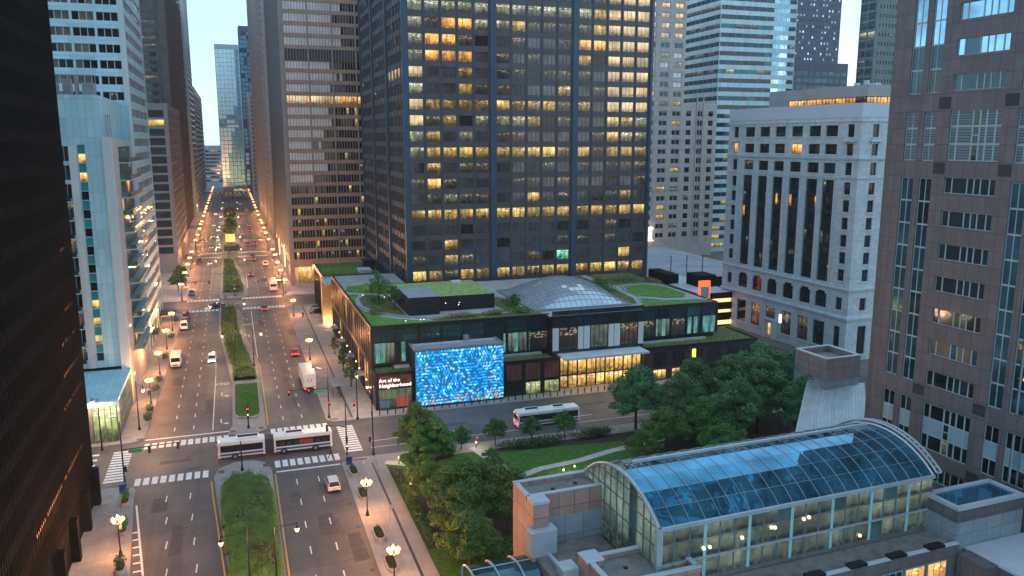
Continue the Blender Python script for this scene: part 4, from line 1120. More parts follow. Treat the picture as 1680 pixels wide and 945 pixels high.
ARCH = [(68.3, 11.83), (69.35, 12.85), (70.8, 13.75), (72.6, 14.4), (74.6, 14.85), (76.6, 15.02), (78.6, 14.85), (80.6, 14.4), (82.4, 13.75), (83.85, 12.85), (84.9, 11.83)]
def glass_hall():
    u0, v0 = 43.0, 68.3
    t = thing('glass_hall', 'long glass hall with a blue barrel vault roof and arched glass end', 'glass hall', H311(u0, v0), AR); t.scale = (.9, .9, .9)
    U = 38.6; V = 16.6; zb = 5.2; ze = 11.83
    A = [(v - v0, z) for v, z in ARCH]
    # finer arch
    pts = []
    for i in range(25):
        x = i / 24 * 2 - 1
        th = x * R(84) * 0.62
        pts.append(th)
    rad = None
    # circle through (0,ze), (8.3,15.02), (16.6,ze)
    h = 15.02 - ze; c = V; rad = (c * c / 4 + h * h) / (2 * h); cz = 15.02 - rad; half = math.asin(c / 2 / rad)
    def arc(q, r=0.0):
        a = -half + 2 * half * q
        return (V / 2 + (rad + r) * math.sin(a), cz + (rad + r) * math.cos(a))
    NB = 20; NS = 8
    gl = MB(); rib = MB(); du = U / NB
    for i in range(NB):
        for j in range(NS):
            (y0, z0), (y1, z1) = arc(j / NS), arc((j + 1) / NS)
            x0, x1 = i * du, (i + 1) * du
            dz = rng.uniform(-0.012, 0.012); dy = rng.uniform(-0.01, 0.01)
            gl.face([(x0, y0, z0), (x1, y0, z0 + dz), (x1, y1, z1 + dy), (x0, y1, z1)], 0, [(0, 0), (1, 0), (1, 1), (0, 1)])
    gl.build('vault_glazing', [mt['g_vault']], t)
    for i in range(NB + 1):
        r_ = 0.17 if i in (0, NB) else 0.034
        rib.tube([(min(max(i * du, 0.1), U - 0.1), *arc(q / 24, 0.06)) for q in range(25)], r_, 4, 0)
    for j in range(1, NS):
        y, z = arc(j / NS, 0.05); rib.tube([(0, y, z - .04), (U, y, z - .04)], 0.018, 4, 0)
    rib.build('vault_rib', mt['frame_v'], t)
    ea = MB(); ea.box(-0.1, -0.32, ze - 0.32, U, -0.02, ze + 0.1, 0); ea.box(-0.1, V + 0.02, ze - 0.32, U, V + 0.32, ze + 0.1, 0)
    ea.build('eaves_gutter', mt['frame_v'], t)
    wk = MB(); y, z = arc(0.56, 0.25); wk.box(2.0, y - 0.15, z, U - 1.5, y + 0.25, z + 0.28, 0)
    for i in range(9): wk.box(3 + i * 4, y - 0.05, z - 0.3, 3.1 + i * 4, y + 0.05, z, 0)
    y2, z2 = arc(0.66, 0.05)
    wk.build('ridge_rail', mt['frame_v'], t)
    # south wall: bays of glazing
    fs = Face('S', 0, 0); recs = []; rows = ((zb, zb + 2.35), (zb + 2.35, zb + 4.6), (zb + 4.6, ze - 0.3))
    for i in range(NB):
        for r_, (z0, z1) in enumerate(rows):
            k = 'l_warmhall' if rng.random() < .93 else 'g_green'
            recs.append(win(fs, i * du, (i + 1) * du, z0, z1, k, 'frame_g', 1, 1, 0.1))
    windows(t, recs, 0.0, 'wall_glazing')
    tb = MB()
    fs.box(tb, 0, U, zb + 2.25, zb + 2.47, 0.04, 0.2, 0)
    for i in range(0, NB + 1, 3):
        st = MB(); fs.box(st, max(0.3, i * du) - 0.2, max(0.3, i * du) + 0.2, zb, ze - 0.33, 0.06, 0.1, 0); st.build('pale_column', mt['teal_col'], t)
    tb.build('transom', mt['frame_v'], t)
    # west gable
    gb = MB(); mu = MB(); nv = 11
    for i in range(nv):
        y0, y1 = V * i / nv, V * (i + 1) / nv
        za = arc_z = lambda y: cz + math.sqrt(rad * rad - (y - V / 2) ** 2)
        g = i % 3
        gb.face([(0, y1, zb), (0, y0, zb), (0, y0, za(y0) - 0.05), (0, y1, za(y1) - 0.05)], pick(((0, 5), (1, 1))), [(0, 0), (1, 0), (1, 1), (0, 1)])
        mu.box(-0.12, y0 - 0.05, zb, 0.02, y0 + 0.05, za(max(y0, 0.05)), 0)
    mu.box(-0.12, V - 0.1, zb, 0.02, V, ze, 0)
    for z in (7.4, 9.6, 11.8, 13.6):
        yy = [y * V / 40 for y in range(41) if za(y * V / 40) > z]
        mu.box(-0.10, min(yy), z - 0.05, 0.021, max(yy), z + 0.05, 0)
    gb.build('gable_glazing', [mt['l_gable'], mt['g_green'], mt['l_tealroom']], t)
    mu.build('gable_mullion', mt['frame_g'], t)
    fr = MB(); fr.tube([(-0.12, *arc(q / 24, 0.1)) for q in range(25)], 0.2, 6, 0)
    fr.box(-0.4, -0.42, zb, 0.2, 0.1, ze + 0.1, 0); fr.box(-0.4, V - 0.1, zb, 0.2, V + 0.4, ze + 0.1, 0)
    fr.build('arch_frame', mt['frame_v'], t)
    # east end truss and wall
    ee = MB(); ee.tube([(U + 0.2, *arc(q / 24, 0.45)) for q in range(25)], 0.16, 5, 0); ee.tube([(U + 0.9, *arc(q / 24, 0.45)) for q in range(25)], 0.16, 5, 0)
    for q in range(25):
        y, z = arc(q / 24, 0.45); ee.box(U + 0.2, y - 0.12, z - 0.08, U + 0.9, y + 0.12, z + 0.08, 0)
    ee.build('end_truss', mt['frame_v'], t)
    bk = MB(); bk.face([(U, 0, zb), (U, V, zb), (U, V, ze)] + [(U, *arc(1 - q / 12)) for q in range(1, 12)] + [(U, 0, ze)], 0)
    bk.face([(0, V, zb), (U, V, zb), (U, V, ze), (0, V, ze)], 0)
    bk.build('back_wall', mt['g_green'], t)
    # lanterns burning inside, behind the south wall, seen on the glass line
    lt = MB()
    for x, z in ((5.6, 8.6), (6.4, 8.6), (10.6, 8.9), (14.5, 9.4), (15.0, 9.3), (19.0, 9.6), (19.7, 9.7), (27.5, 6.0)):
        lt.lathe([(0.0, -0.2), (0.16, -0.1), (0.2, 0.05), (0.12, 0.2), (0, 0.24)], (x, -0.16, z), 8, 0)
    lt.build('lantern', mt['lamp_w'], t)
    fl = MB(); fl.box(0, 0.02, -5.7, U, V - 0.02, 5.19, 0); fl.build('floor_slab', mt['gravel'], t)
glass_hall()

def granite_base():
    u0, v0 = 33.3, 66.0
    t = thing('granite_pavilion', 'stepped pink granite low building with flat gravel roofs in front of the glass hall', 'low building', H311(u0, v0), AR); t.scale = (.9, .9, .9)
    def bx(mb, ua, va, z0, ub, vb, z1, m=0, mtop=None): mb.box(ua - u0, va - v0, z0, ub - u0, vb - v0, z1, m, mtop)
    wl = MB(); rf = MB(); cp = MB()
    # north-west block
    bx(wl, 33.3, 81.0, -5.7, 43.0 - 0.02, 85.6, 11.0, 0, 1)
    bx(wl, 33.3, 79.2, -5.7, 35.2, 81.0 - 0.003, 11.3, 0)
    for a in ((33.3, 85.15, 42.9, 85.6), (33.3, 81.45, 33.75, 85.15), (33.75, 81.0, 42.9, 81.45)):
        bx(wl, a[0] + 0.002, a[1] + 0.002, 11.0, a[2] - 0.002, a[3] - 0.002, 11.5, 0)
        bx(cp, a[0] - 0.06, a[1] - 0.06, 11.5, a[2] + 0.06, a[3] + 0.06, 11.62, 0)
    bx(cp, 33.22, 79.1, 11.3, 35.28, 81.0, 11.66, 0)
    # terrace deck and the walls under it
    bx(wl, 33.31, 70.0, -5.7, 42.6, 80.99, 5.3, 0, 1)
    bx(cp, 35.9, 80.9, 5.31, 42.9, 80.995, 8.6, 1)
    bx(cp, 34.6, 74.6, 5.31, 35.0, 78.3, 5.75, 0)
    # louvred box
    lv = MB(); bx(lv, 32.75, 78.25, 2.0, 35.85, 80.2 - 1.02 + 0.9, 5.4, 1); bx(lv, 32.8, 78.3, 5.4, 35.8, 80.0, 8.3, 0)
    for i in range(14): 
        z = 5.55 + i * 0.2; bx(lv, 32.74, 78.22, z, 35.86, 80.0, z + 0.08, 0)
    bx(lv, 32.7, 78.18, 8.3, 35.9, 80.1, 8.42, 2)
    lv.build('louvred_housing', [mt['louvre'], mt['w_granite_p'], mt['cap']], t)
    # front block
    bx(wl, 36.4, 66.3, -5.7, 47.0, 72.6, 7.2, 0, 1)
    for a in ((36.4, 72.1, 46.9, 72.6), (36.4, 66.7, 36.9, 72.1), (46.5, 66.7, 47.0, 72.1), (36.4, 66.2, 47.0, 66.7)):
        bx(wl, a[0] + 0.002, a[1] + 0.002, 7.2, a[2] - 0.002, a[3] - 0.002, 7.75, 0)
        bx(cp, a[0] - 0.06, a[1] - 0.06, 7.75, a[2] + 0.06, a[3] + 0.06, 7.88, 0)
    bx(wl, 36.1, 71.0, -5.7, 38.0, 73.2, 7.9, 0); bx(cp, 36.0, 70.9, 7.9, 38.1, 73.3, 8.05, 0)
    # lower slatted pillar
    lv = MB(); bx(lv, 34.2, 72.9, -5.7, 36.05, 74.7, 6.3, 0)
    for i in range(12): bx(lv, 34.15, 72.86, 3.6 + i * 0.22, 36.06, 74.75, 3.68 + i * 0.22, 0)
    bx(lv, 34.1, 72.8, 6.3, 36.0, 74.8, 6.5, 1)
    lv.build('slatted_pier', [mt['louvre'], mt['cap']], t)
    # ledge along the south side of the glass hall
    bx(wl, 47.02, 63.9, -5.7, 81.0, 67.85, 4.9, 2, 1)
    bx(wl, 47.02, 63.4, -5.7, 81.0, 63.9 - 0.003, 5.3, 2)
    bx(cp, 47.0, 63.34, 5.3, 81.0, 63.95, 5.42, 0)
    for u in (53.2, 58.8, 64.6, 70.4, 76.2):
        b = MB(); bx(b, u, 63.2, 5.422, u + 2.3, 64.2, 5.75, 0); b.build('dark_roof_box', mt['blackbox'], t)
    # east block with blue rooflight
    bx(wl, 81.0 + 0.003, 64.0, -5.7, 92.0, 68.9, 7.55, 3); bx(wl, 81.0 + 0.003, 64.0, 7.551, 92.0, 68.9, 9.1, 2)
    for a in ((81.0, 68.4, 92.0, 68.9), (81.0, 64.0, 81.55, 68.4), (91.45, 64.0, 92.0, 68.4), (81.55, 64.0, 91.45, 64.55)):
        bx(cp, a[0] - 0.05, a[1] - 0.05, 9.1, a[2] + 0.05, a[3] + 0.05, 9.5, 0)
    rl = MB(); bx(rl, 81.56, 64.56, 9.1, 91.44, 68.39, 9.25, 0); rl.build('rooflight', mt['g_vault'], t)
    # lower east roof and corner
    bx(wl, 82.6, 52.0, -5.7, 93.0, 63.99, 4.1, 2); 
    bx(cp, 82.5, 51.9, 4.1, 93.0, 63.9, 4.4, 2)
    bx(wl, 80.6, 59.5, -5.7, 82.5, 63.2, 4.3, 2)
    wl.build('wall', [mt['w_granite_p'], mt['gravel'], mt['w_granite'], mt['w_granite_g']], t)
    cp.build('coping', [mt['cap'], mt['w_granite_g'], mt['roof_w']], t)
    dr = MB()
    for u, v, z in ((37.4, 83.0, 11.01), (40.6, 83.6, 11.01), (38.5, 77.8, 5.31), (36.7, 76.4, 5.31), (40.0, 69.8, 7.21), (44.2, 70.6, 7.21)):
        dr.lathe([(0.28, 0), (0.28, 0.08), (0.16, 0.16), (0, 0.18)], (u - u0, v - v0, z), 10, 0)
    dr.build('roof_drain', mt['iron_b'], t)
    f = Face('S', 47.0 - u0, 63.4 - v0)
    rr = [win(f, 2 + j * 3.4, 4.9 + j * 3.4, 0.5, 3.7, pick((('l_orange', 2), ('l_pale', 1), ('g_mid', 1))), 'frame_w', 3, 1, 0.08) for j in range(9)]
    windows(t, rr, -0.06)
granite_base()

def arcade_canopy():
    t = thing('glass_canopy', 'small teal glass canopy carried on white hoops at the bottom edge', 'canopy', (18.6, 68.4, 5.2), R(2.2)); t.scale = (.9, .9, .9)
    g = MB(); r = MB()
    for i in range(5):
        x = 2.0 + i * 2.75
        pts = [(x, 2.6 + 4.6 * 0 + 3.2 * math.cos(a) * 0.95 + 1.0, 3.6 + 1.5 * math.sin(a)) for a in [R(k * 15) for k in range(0, 13)]]
        r.tube([(x, pts[0][1], -5.7)] + pts + [(x, pts[-1][1], -5.7)], 0.13, 6, 0)
    for k in range(2, 10):
        a0, a1 = R(k * 15), R(k * 15 + 15)
        for i in range(4):
            x0, x1 = 2.0 + i * 2.75, 4.75 + i * 2.75
            y0, z0 = 3.6 + 3.04 * math.cos(a0), 3.5 + 1.5 * math.sin(a0); y1, z1 = 3.6 + 3.04 * math.cos(a1), 3.5 + 1.5 * math.sin(a1)
            g.face([(x0, y0, z0), (x1, y0, z0), (x1, y1, z1), (x0, y1, z1)], 0, [(0, 0), (1, 0), (1, 1), (0, 1)])
    r.tube([(2, 3.6, 5.12), (13, 3.6, 5.12)], 0.07, 5, 0)
    g.build('canopy_glazing', mt['g_teal'], t); r.build('hoop', mt['frame_w'], t)
arcade_canopy()

def metal_roof_annexe():
    t = thing('metal_roof_annexe', 'annexe with a sloping pale metal roof and square granite top by the trees', 'annexe', W311(88, 88), AR)
    # local origin at u=88,v=88
    def P(u, v, z): return (u - 88, v - 88, z)
    b = MB()
    c = [(96.2, 103.0), (103.5, 103.0), (103.5, 110.6), (96.2, 110.6)]
    c = [(u - 88, v - 88) for u, v in c]
    b.prism(c, 0, 12.2, 1, None); b.prism([(x, y) for x, y in c], 12.2, 14.4, 0); 
    for (x0, y0, x1, y1) in ((0, 0, 7.3, .4), (0, 7.2, 7.3, 7.6), (0, .4, .4, 7.2), (6.9, .4, 7.3, 7.2)):
        b.box(8.2 + x0, 15 + y0, 14.4, 8.2 + x1, 15 + y1, 16.0, 0)
        b.box(8.15 + x0, 14.95 + y0, 16.0, 8.25 + x1, 15.05 + y1, 16.18, 2)
    b.box(8.6, 15.4, 14.401, 15.1, 22.2, 15.0, 3)
    b.build('granite_top', [mt['w_granite_l'], mt['w_granite_g'], mt['cap'], mt['gravel']], t)
    r = MB()
    A = (7.6, 18.5, 12.1); B = (16.8, 15.0, 11.0); C = (9.8, 7.0, 7.9); E = (-3.6, 8.0, 7.3)
    r.face([E, C, B, A], 0, [(0, 0), (12.5, 0), (12.5, 18), (0, 18)])
    r.face([E, A, (A[0], A[1], 0), (E[0], E[1], 0)], 1); r.face([C, E, (E[0], E[1], 0), (C[0], C[1], 0)], 1)
    r.face([B, C, (C[0], C[1], 0), (B[0], B[1], 0)], 1); r.face([A, B, (B[0], B[1], 0), (A[0], A[1], 0)], 1)
    r.build('metal_roof', [mt['roof_m'], mt['w_granite']], t)
metal_roof_annexe()

# ------------------------------------------------------------------ 10 parking garage with lit decks
def garage():
    t = thing('parking_garage', 'low black parking garage with glowing yellow decks and a red framed sign', 'parking garage', (121.5, 193, 0))
    b = MB(); W, Dp = 44, 104
    for z in (0, 3.0, 6.2):
        b.box(0, 0, z + 1.9 if z else 2.4, 11.5, 30, z + 3.9 if z < 6 else 9.8, 0, 1 if z > 6 else None)
    b.box(0.5, 0.5, 0.0, 11, 29.5, 2.4, 0)
    b.box(0, 30.01, 0, 46, 100, 8.6, 0, 2)
    b.box(-0.2, 17, 9.8, 3.5, 29, 12.6, 0); b.box(5.5, 9, 9.81, 11.2, 16, 13.2, 0); b.box(3.6, 24, 9.81, 6.5, 29, 11.2, 0)
    for x in (14, 20, 26): b.box(x, 40, 8.6, x + 0.2, 40.2, 14.5, 0)
    b.build('deck_wall', [mt['w_black'], mt['roof_w'], mt['roof_b']], t)
    f = Face('W', 0, 0); f2 = Face('S', 0, 0); lg = MB()
    for z0, z1 in ((3.91, 4.88), (6.91, 8.08)):
        f.box(lg, 0.6, 24, z0, z1, -0.9, -0.6, 0); f2.box(lg, 0.9, 11, z0, z1, -0.9, -0.6, 0)
    f2.box(lg, 0.9, 11, 0.6, 1.8, 0.02, 0.1, 0)
    lg.build('lit_deck', mt['l_garage'], t)
    s = MB(); s.box(-0.5, -1.0, 0, 2.9, -0.3, 13.6, 0); s.build('red_sign_frame', mt['red_e'], t)
    s = MB(); s.box(-0.1, -1.12, 0, 2.5, -1.02, 12.0, 0); s.build('sign_panel', mt['w_white'], t)
    s = MB(); f.box(s, 16.5, 19.6, 3.2, 6.0, 0.1, 0.5, 0); s.build('green_screen', emit('mint_screen_glow', (0.4, 1.0, 0.75), 1.0), t)
garage()
# ------------------------------------------------------------------ foliage
def leaf_cloud(mb, blobs, n, size, m=0, seed=1, flat=0.5, shell_=0.55):
    """small leaf-sprig faces spread through a set of ellipsoid clumps"""
    r = random.Random(seed)
    vol = [b[3] * b[4] * b[5] for b in blobs]; tot = sum(vol)
    for b, v in zip(blobs, vol):
        k = max(6, int(n * v / tot))
        for _ in range(k):
            while True:
                x, y, z = r.uniform(-1, 1), r.uniform(-1, 1), r.uniform(-1, 1)
                q = x * x + y * y + z * z
                if q < 1 and (q > shell_ * shell_ or r.random() < 0.3): break
            p = Vector((b[0] + x * b[3], b[1] + y * b[4], b[2] + z * b[5]))
            nrm = Vector((x + r.gauss(0, .5), y + r.gauss(0, .5), z + flat + r.gauss(0, .5))).normalized()
            u = nrm.orthogonal().normalized(); w = nrm.cross(u)
            a = r.uniform(0, 6.28); u, w = u * math.cos(a) + w * math.sin(a), w * math.cos(a) - u * math.sin(a)
            s = size * r.uniform(0.6, 1.35)
            u *= s; w *= s * 0.55
            mb.face([p - u, p - w * 0.9 - u * 0.1, p + u, p + w + u * 0.2], m, [(0, 0), (1, 0), (1, 1), (0, 1)])

def tree_proto(name, label, cat, h, rad, leaf, seed, n=5200, size=0.26, conic=0.0, trunk_h=0.25, group=None, spread=13):
    r = random.Random(seed)
    t = thing(name, label, cat, (0, 0, 0), 0, group)
    tr = MB(); blobs = []
    tops = h * 0.86
    tr.tube([(0, 0, -0.1), (0.04, 0.02, h * trunk_h), (0.1, -0.05, h * 0.55), (0.0, 0.08, tops)], [0.024 * h, 0.019 * h, 0.012 * h, 0.004 * h], 8, 0)
    for i in range(spread):
        a = i * 2.4 + r.uniform(-.4, .4); f = (i + 0.5) / spread
        z = h * (trunk_h + 0.1 + (0.86 - trunk_h - 0.1) * f)
        prof = (1 - conic) * math.sin(math.pi * min(1, (0.16 + 0.80 * f))) ** 0.7 + conic * (1.05 - f)
        rr = rad * prof * r.uniform(0.45, 0.72)
        x, y = rr * math.cos(a), rr * math.sin(a)
        tr.tube([(0.02, 0, z - 0.16 * h), (x * 0.55, y * 0.55, z - 0.03 * h), (x, y, z + 0.02 * h)], [0.008 * h, 0.005 * h, 0.002 * h], 5, 0)
        br = rad * r.uniform(0.24, 0.40) * (0.6 + 0.5 * prof)
        blobs.append((x, y, z, br, br, br * r.uniform(0.55, 0.8)))
        if r.random() < .6:
            blobs.append((x * 1.45 + r.uniform(-.3, .3), y * 1.45 + r.uniform(-.3, .3), z + r.uniform(-.5, .6), br * .55, br * .55, br * .4))
    for _ in range(26):
        a = r.uniform(0, 6.28); f = r.uniform(.12, .98); z = h * (trunk_h + .06 + (.92 - trunk_h - .06) * f)
        prof = (1 - conic) * math.sin(math.pi * min(1, (0.16 + 0.80 * f))) ** 0.7 + conic * (1.05 - f)
        rr = rad * prof * r.uniform(.72, 1.06); q = rad * r.uniform(.09, .2)
        blobs.append((rr * math.cos(a), rr * math.sin(a), z, q * 1.2, q * 1.2, q * .8))
    blobs.append((0, 0, h * 0.9, rad * 0.32 * (1 - conic * .5), rad * 0.32 * (1 - conic * .5), h * 0.10))
    tr.build('trunk', mt['bark'], t)
    cr = MB(); leaf_cloud(cr, blobs, n, size, 0, seed)
    cr.build('crown', mt[leaf], t)
    return t

def clump(name, label, cat, loc, rx, ry, rz, leaf, n=500, size=0.14, seed=1, group=None, rot=0.0, stems=True, mesh_from=None, lumps=5):
    t = thing(name, label, cat, loc, rot, group)
    r = random.Random(seed)
    bl = [(r.uniform(-.55, .55) * rx, r.uniform(-.55, .55) * ry, rz * r.uniform(.42, .62), rx * .55, ry * .55, rz * .48) for _ in range(lumps)]
    bl.append((0, 0, rz * .45, rx * .8, ry * .8, rz * .5))
    m = MB(); leaf_cloud(m, bl, n, size, 0, seed); m.build('foliage', mt[leaf], t)
    if stems:
        s = MB()
        for i in range(5):
            a = i * 1.26; s.tube([(rx * .15 * math.cos(a), ry * .15 * math.sin(a), -0.02), (rx * .4 * math.cos(a), ry * .4 * math.sin(a), rz * .6)], [0.03, 0.012], 4, 0)
        s.build('stem', mt['bark'], t)
    return t

# ------------------------------------------------------------------ 11 the glazed retail podium with its roof garden
PX, PY = 24.2, 151.5
def podium():
    t = thing('retail_podium', 'black framed glass podium with a roof garden and a gold lit entrance', 'retail building', (PX, PY, 0))
    def lx(x): return x - PX
    def ly(y): return y - PY
    ZR = 15.9
    wl = MB(); recs = []; fr = MB()
    def B(mb, x0, y0, z0, x1, y1, z1, m=0, mtp=None): mb.box(lx(x0), ly(y0), z0, lx(x1), ly(y1), z1, m, mtp)
    # solid core behind the glass
    B(wl, 24.9, 157.0, 0, 103.0, 200, 15.2, 0)
    B(wl, 24.9, 199.99, 0, 41.0, 221, 15.2, 0)
    # roof slab edge
    B(fr, 24.2, 156.0, 15.2, 62.0, 156.5, ZR, 0); B(fr, 83.0, 156.0, 15.2, 103.3, 156.5, ZR, 0)
    B(fr, 24.2, 156.5, 15.2, 24.7, 221, ZR, 0); B(fr, 102.8, 156.5, 15.2, 103.3, 200, ZR, 0)
    B(fr, 24.2, 220.6, 0, 41.2, 221.1, ZR, 0)
    # upper south elevation, left
    fs = Face('S', lx(24.2), ly(156.0))
    def bays(f, a0, a1, n, z0, z1, gfun, nv, nh, fm='frame_d', pier=0.5, name=None, ap=recs, t_=0.09):
        w = (a1 - a0) / n
        for i in range(n):
            p = a0 + i * w
            f.box(fr, p - pier / 2, p + pier / 2, z0, z1, -0.3, 0.12, 0)
            ap.append(win(f, p + pier / 2, p + w - pier / 2, z0, z1, gfun(i), fm, nv, nh, t_))
        f.box(fr, a1 - pier / 2, a1 + pier / 2, z0, z1, -0.3, 0.12, 0)
    bays(fs, 0.3, 37.6, 8, 12.6, 15.15, lambda i: pick((('g_teal', 3), ('g_deep', 2))), 4, 2)
    bays(fs, 0.3, 37.6, 8, 8.3, 12.45, lambda i: ['l_warmhall', 'g_deep', 'g_dark', 'g_dark', 'g_deep', 'g_deep', 'l_warmhall', 'l_spark'][i], 5, 1)
    fs.box(fr, 0.0, 37.8, 12.45, 12.62, -0.2, 0.16, 0); fs.box(fr, 0, 37.8, 8.0, 8.3, -0.2, 0.16, 0)
    for a in (0.9, 6.0, 1.9, 27.6, 29.9, 32.5):
        cu = MB(); fs.box(cu, a, a + 0.85, 8.35, 12.4, -0.02, 0.05, 0); cu.build('curtain', mt['l_tealroom'], t)
    # upper south, right
    f4 = Face('S', lx(83.0), ly(156.0))
    bays(f4, 0.3, 20.1, 5, 13.0, 15.15, lambda i: pick((('g_deep', 3), ('g_teal', 2))), 4, 1)
    bays(f4, 0.3, 20.1, 5, 8.9, 12.85, lambda i: ['l_spark', 'l_warmhall', 'l_spark', 'g_teal', 'l_tealroom'][i], 5, 1)
    f4.box(fr, 0, 20.3, 12.85, 13.02, -0.2, 0.16, 0)
    for a in (4.0, 6.0, 12.6, 14.2, 17.0, 18.6):
        cu = MB(); f4.box(cu, a, a + 0.9, 8.95, 12.8, -0.02, 0.06, 0); cu.build('curtain', mt['l_tealroom'], t)
    # centre bay, stands forward
    f5 = Face('S', lx(61.3), ly(153.0)); W5 = 21.6
    B(wl, 61.5, 153.3, 7.6, 82.7, 157.0, 15.2, 0)
    bays(f5, 0.2, W5 - 0.2, 12, 13.6, 15.5, lambda i: 'g_mid', 2, 1, pier=0.12)
    for i in range(3):
        a = 0.3 + i * 7.1
        recs.append(win(f5, a + 1.5, a + 5.6, 8.5, 13.5, ('l_spark', 'l_warmhall', 'l_dim')[i], 'frame_d', 4, 1, 0.1))
    for i in range(3):
        for p, q in ((0.3, 1.65), (6.05, 7.25)):
            cu = MB(); f5.box(cu, p + i * 7.1, q + i * 7.1, 8.5, 13.4, -0.1, 0.12, 0); cu.build('white_panel', mt['pod_w'], t)
    f5.box(fr, 0, W5, 13.42, 13.6, -0.2, 0.14, 0); f5.box(fr, 0, W5, 15.5, ZR, -0.3, 0.2, 0)
    bays(f5, 0.2, W5 - 0.2, 14, 7.5, 8.4, lambda i: 'g_mid', 1, 1, pier=0.08)
    # entrance and canopy
    f6 = Face('S', lx(62.8), ly(153.0))
    bays(f6, 0.2, 19.6, 9, 0.15, 2.9, lambda i: 'l_lobby', 2, 1, pier=0.16)
    bays(f6, 0.2, 19.6, 9, 3.0, 7.3, lambda i: 'l_lobby', 2, 1, pier=0.16)
    f6.box(fr, 0, 19.8, 2.9, 3.02, -0.2, 0.16, 0)
    B(wl, 62.8, 153.4, 0, 82.4, 157.0, 7.4, 0)
    cp = MB(); B(cp, 62.6, 148.2, 7.5, 81.9, 152.85, 7.9, 0); cp.build('entrance_canopy', mt['roof_w'], t)
    # lower left corner volume with the sign
    B(wl, 24.25, 151.9, 0, 31.4, 156.4, 7.2, 0)
    f7 = Face('S', lx(24.2), ly(151.5))
    bays(f7, 0.3, 7.2, 1, 4.4, 7.0, lambda i: 'pod_pink', 5, 1, pier=0.3)
    bays(f7, 0.3, 7.2, 1, 0.3, 4.3, lambda i: 'pod_show', 5, 2, pier=0.3)
    f7.box(fr, 0, 7.5, 7.0, 7.6, -0.4, 0.1, 0); f7.box(fr, 0, 7.5, 4.28, 4.42, -0.2, 0.15, 0); f7.box(fr, 0, 7.5, 0, 0.3, -0.3, 0.1, 0)
    for (p, q, z0_, z1_, k_) in ((4.0, 6.3, 0.5, 2.6, 'show_red'), (0.7, 2.6, 0.5, 2.0, 'show_blue'), (1.2, 3.9, 2.3, 3.9, 'show_green')):
        sh = MB(); f7.box(sh, p, q, z0_, z1_, 0.01, 0.045, 0); sh.build('display_panel', mt[k_], t)
    # the art wall box
    ab = MB(); B(ab, 31.8, 150.6, 0, 50.0, 158.4, 11.6, 0)
    for q in ((31.75, 150.55, 50.05, 151.0), (31.75, 158.0, 50.05, 158.45), (31.75, 151.0, 32.2, 158.0), (49.6, 151.0, 50.05, 158.0)):
        B(ab, q[0], q[1], 11.6, q[2], q[3], 11.95, 1)
    B(ab, 32.2, 151.0, 11.601, 49.6, 158.0, 11.66, 2); B(ab, 32.2, 154.6, 11.661, 49.6, 158.0, 11.75, 3)
    B(ab, 43, 155, 11.751, 44, 156, 12.9, 1)
    ab.build('art_box', [mt['pod_d'], mt['grey_m'], mt['roof_g'], mt['roof_w']], t)
    art = MB(); r = random.Random(4); nx, nz = 30, 18
    x0, x1, z0, z1 = 31.86, 49.94, 0.45, 11.5
    B(art, x0, 150.42, z0, x1, 150.55, z1, 0)
    dx, dz_ = (x1 - x0) / nx, (z1 - z0) / nz
    for i in range(nx):
        for j in range(nz):
            cx = x0 + dx * (i + .5 + (.25 if j % 2 else -.25)) + r.uniform(-.12, .12); cz = z0 + dz_ * (j + .5) + r.uniform(-.1, .1)
            cx = min(max(cx, x0 + .3), x1 - .3); cz = min(max(cz, z0 + .24), z1 - .26)
            f = (cz - z0) / (z1 - z0); u = r.random()
            if u < max(0.0, 1.05 - f * 5.0): m = 3 if u < .6 else 2
            elif r.random() < 0.05: m = 4
            else: m = pick(((0, 2.4), (1, 4), (2, 1.6)))
            rx, rz, dep = dx * r.uniform(.46, .66), dz_ * r.uniform(.24, .42), r.uniform(.12, .34)
            tilt = 1.1 * math.sin(cx * .45) + .9 * math.cos(cz * .6) + r.uniform(-.35, .35); n = 9; rings = []
            for q, (kr, kd) in enumerate(((1, 0), (.86, .5), (.55, .85))):
                rings.append([(lx(cx + kr * (rx * math.cos(2 * math.pi * k / n) * math.cos(tilt) - rz * math.sin(2 * math.pi * k / n) * math.sin(tilt))), ly(150.42 - .003 - dep * kd), cz + kr * (rx * math.cos(2 * math.pi * k / n) * math.sin(tilt) + rz * math.sin(2 * math.pi * k / n) * math.cos(tilt))) for k in range(n)])
            for a, b in zip(rings, rings[1:]):
                for k in range(n): art.face([a[k], a[(k + 1) % n], b[(k + 1) % n], b[k]], m, [(0, 0), (1, 0), (1, 1), (0, 1)])
            art.face(rings[-1], m, [(0, 0)] * n)
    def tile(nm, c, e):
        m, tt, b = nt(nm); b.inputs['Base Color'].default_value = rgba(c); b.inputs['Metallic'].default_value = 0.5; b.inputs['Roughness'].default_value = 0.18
        b.inputs['Emission Color'].default_value = rgba(c); b.inputs['Emission Strength'].default_value = e * ES  # emission brightens the tiles though the relief is no lamp
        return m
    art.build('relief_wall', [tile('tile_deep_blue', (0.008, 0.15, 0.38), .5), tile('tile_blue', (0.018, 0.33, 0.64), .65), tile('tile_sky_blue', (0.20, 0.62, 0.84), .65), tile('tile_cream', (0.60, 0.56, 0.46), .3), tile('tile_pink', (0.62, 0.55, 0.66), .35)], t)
    B(fr, 31.7, 150.44, 0, 50.1, 150.6, 0.43, 0)
    # shops between the art wall and the entrance
    B(wl, 50.1, 152.0, 0, 62.8, 156.4, 7.2, 0)
    f8 = Face('S', lx(50.1), ly(151.5))
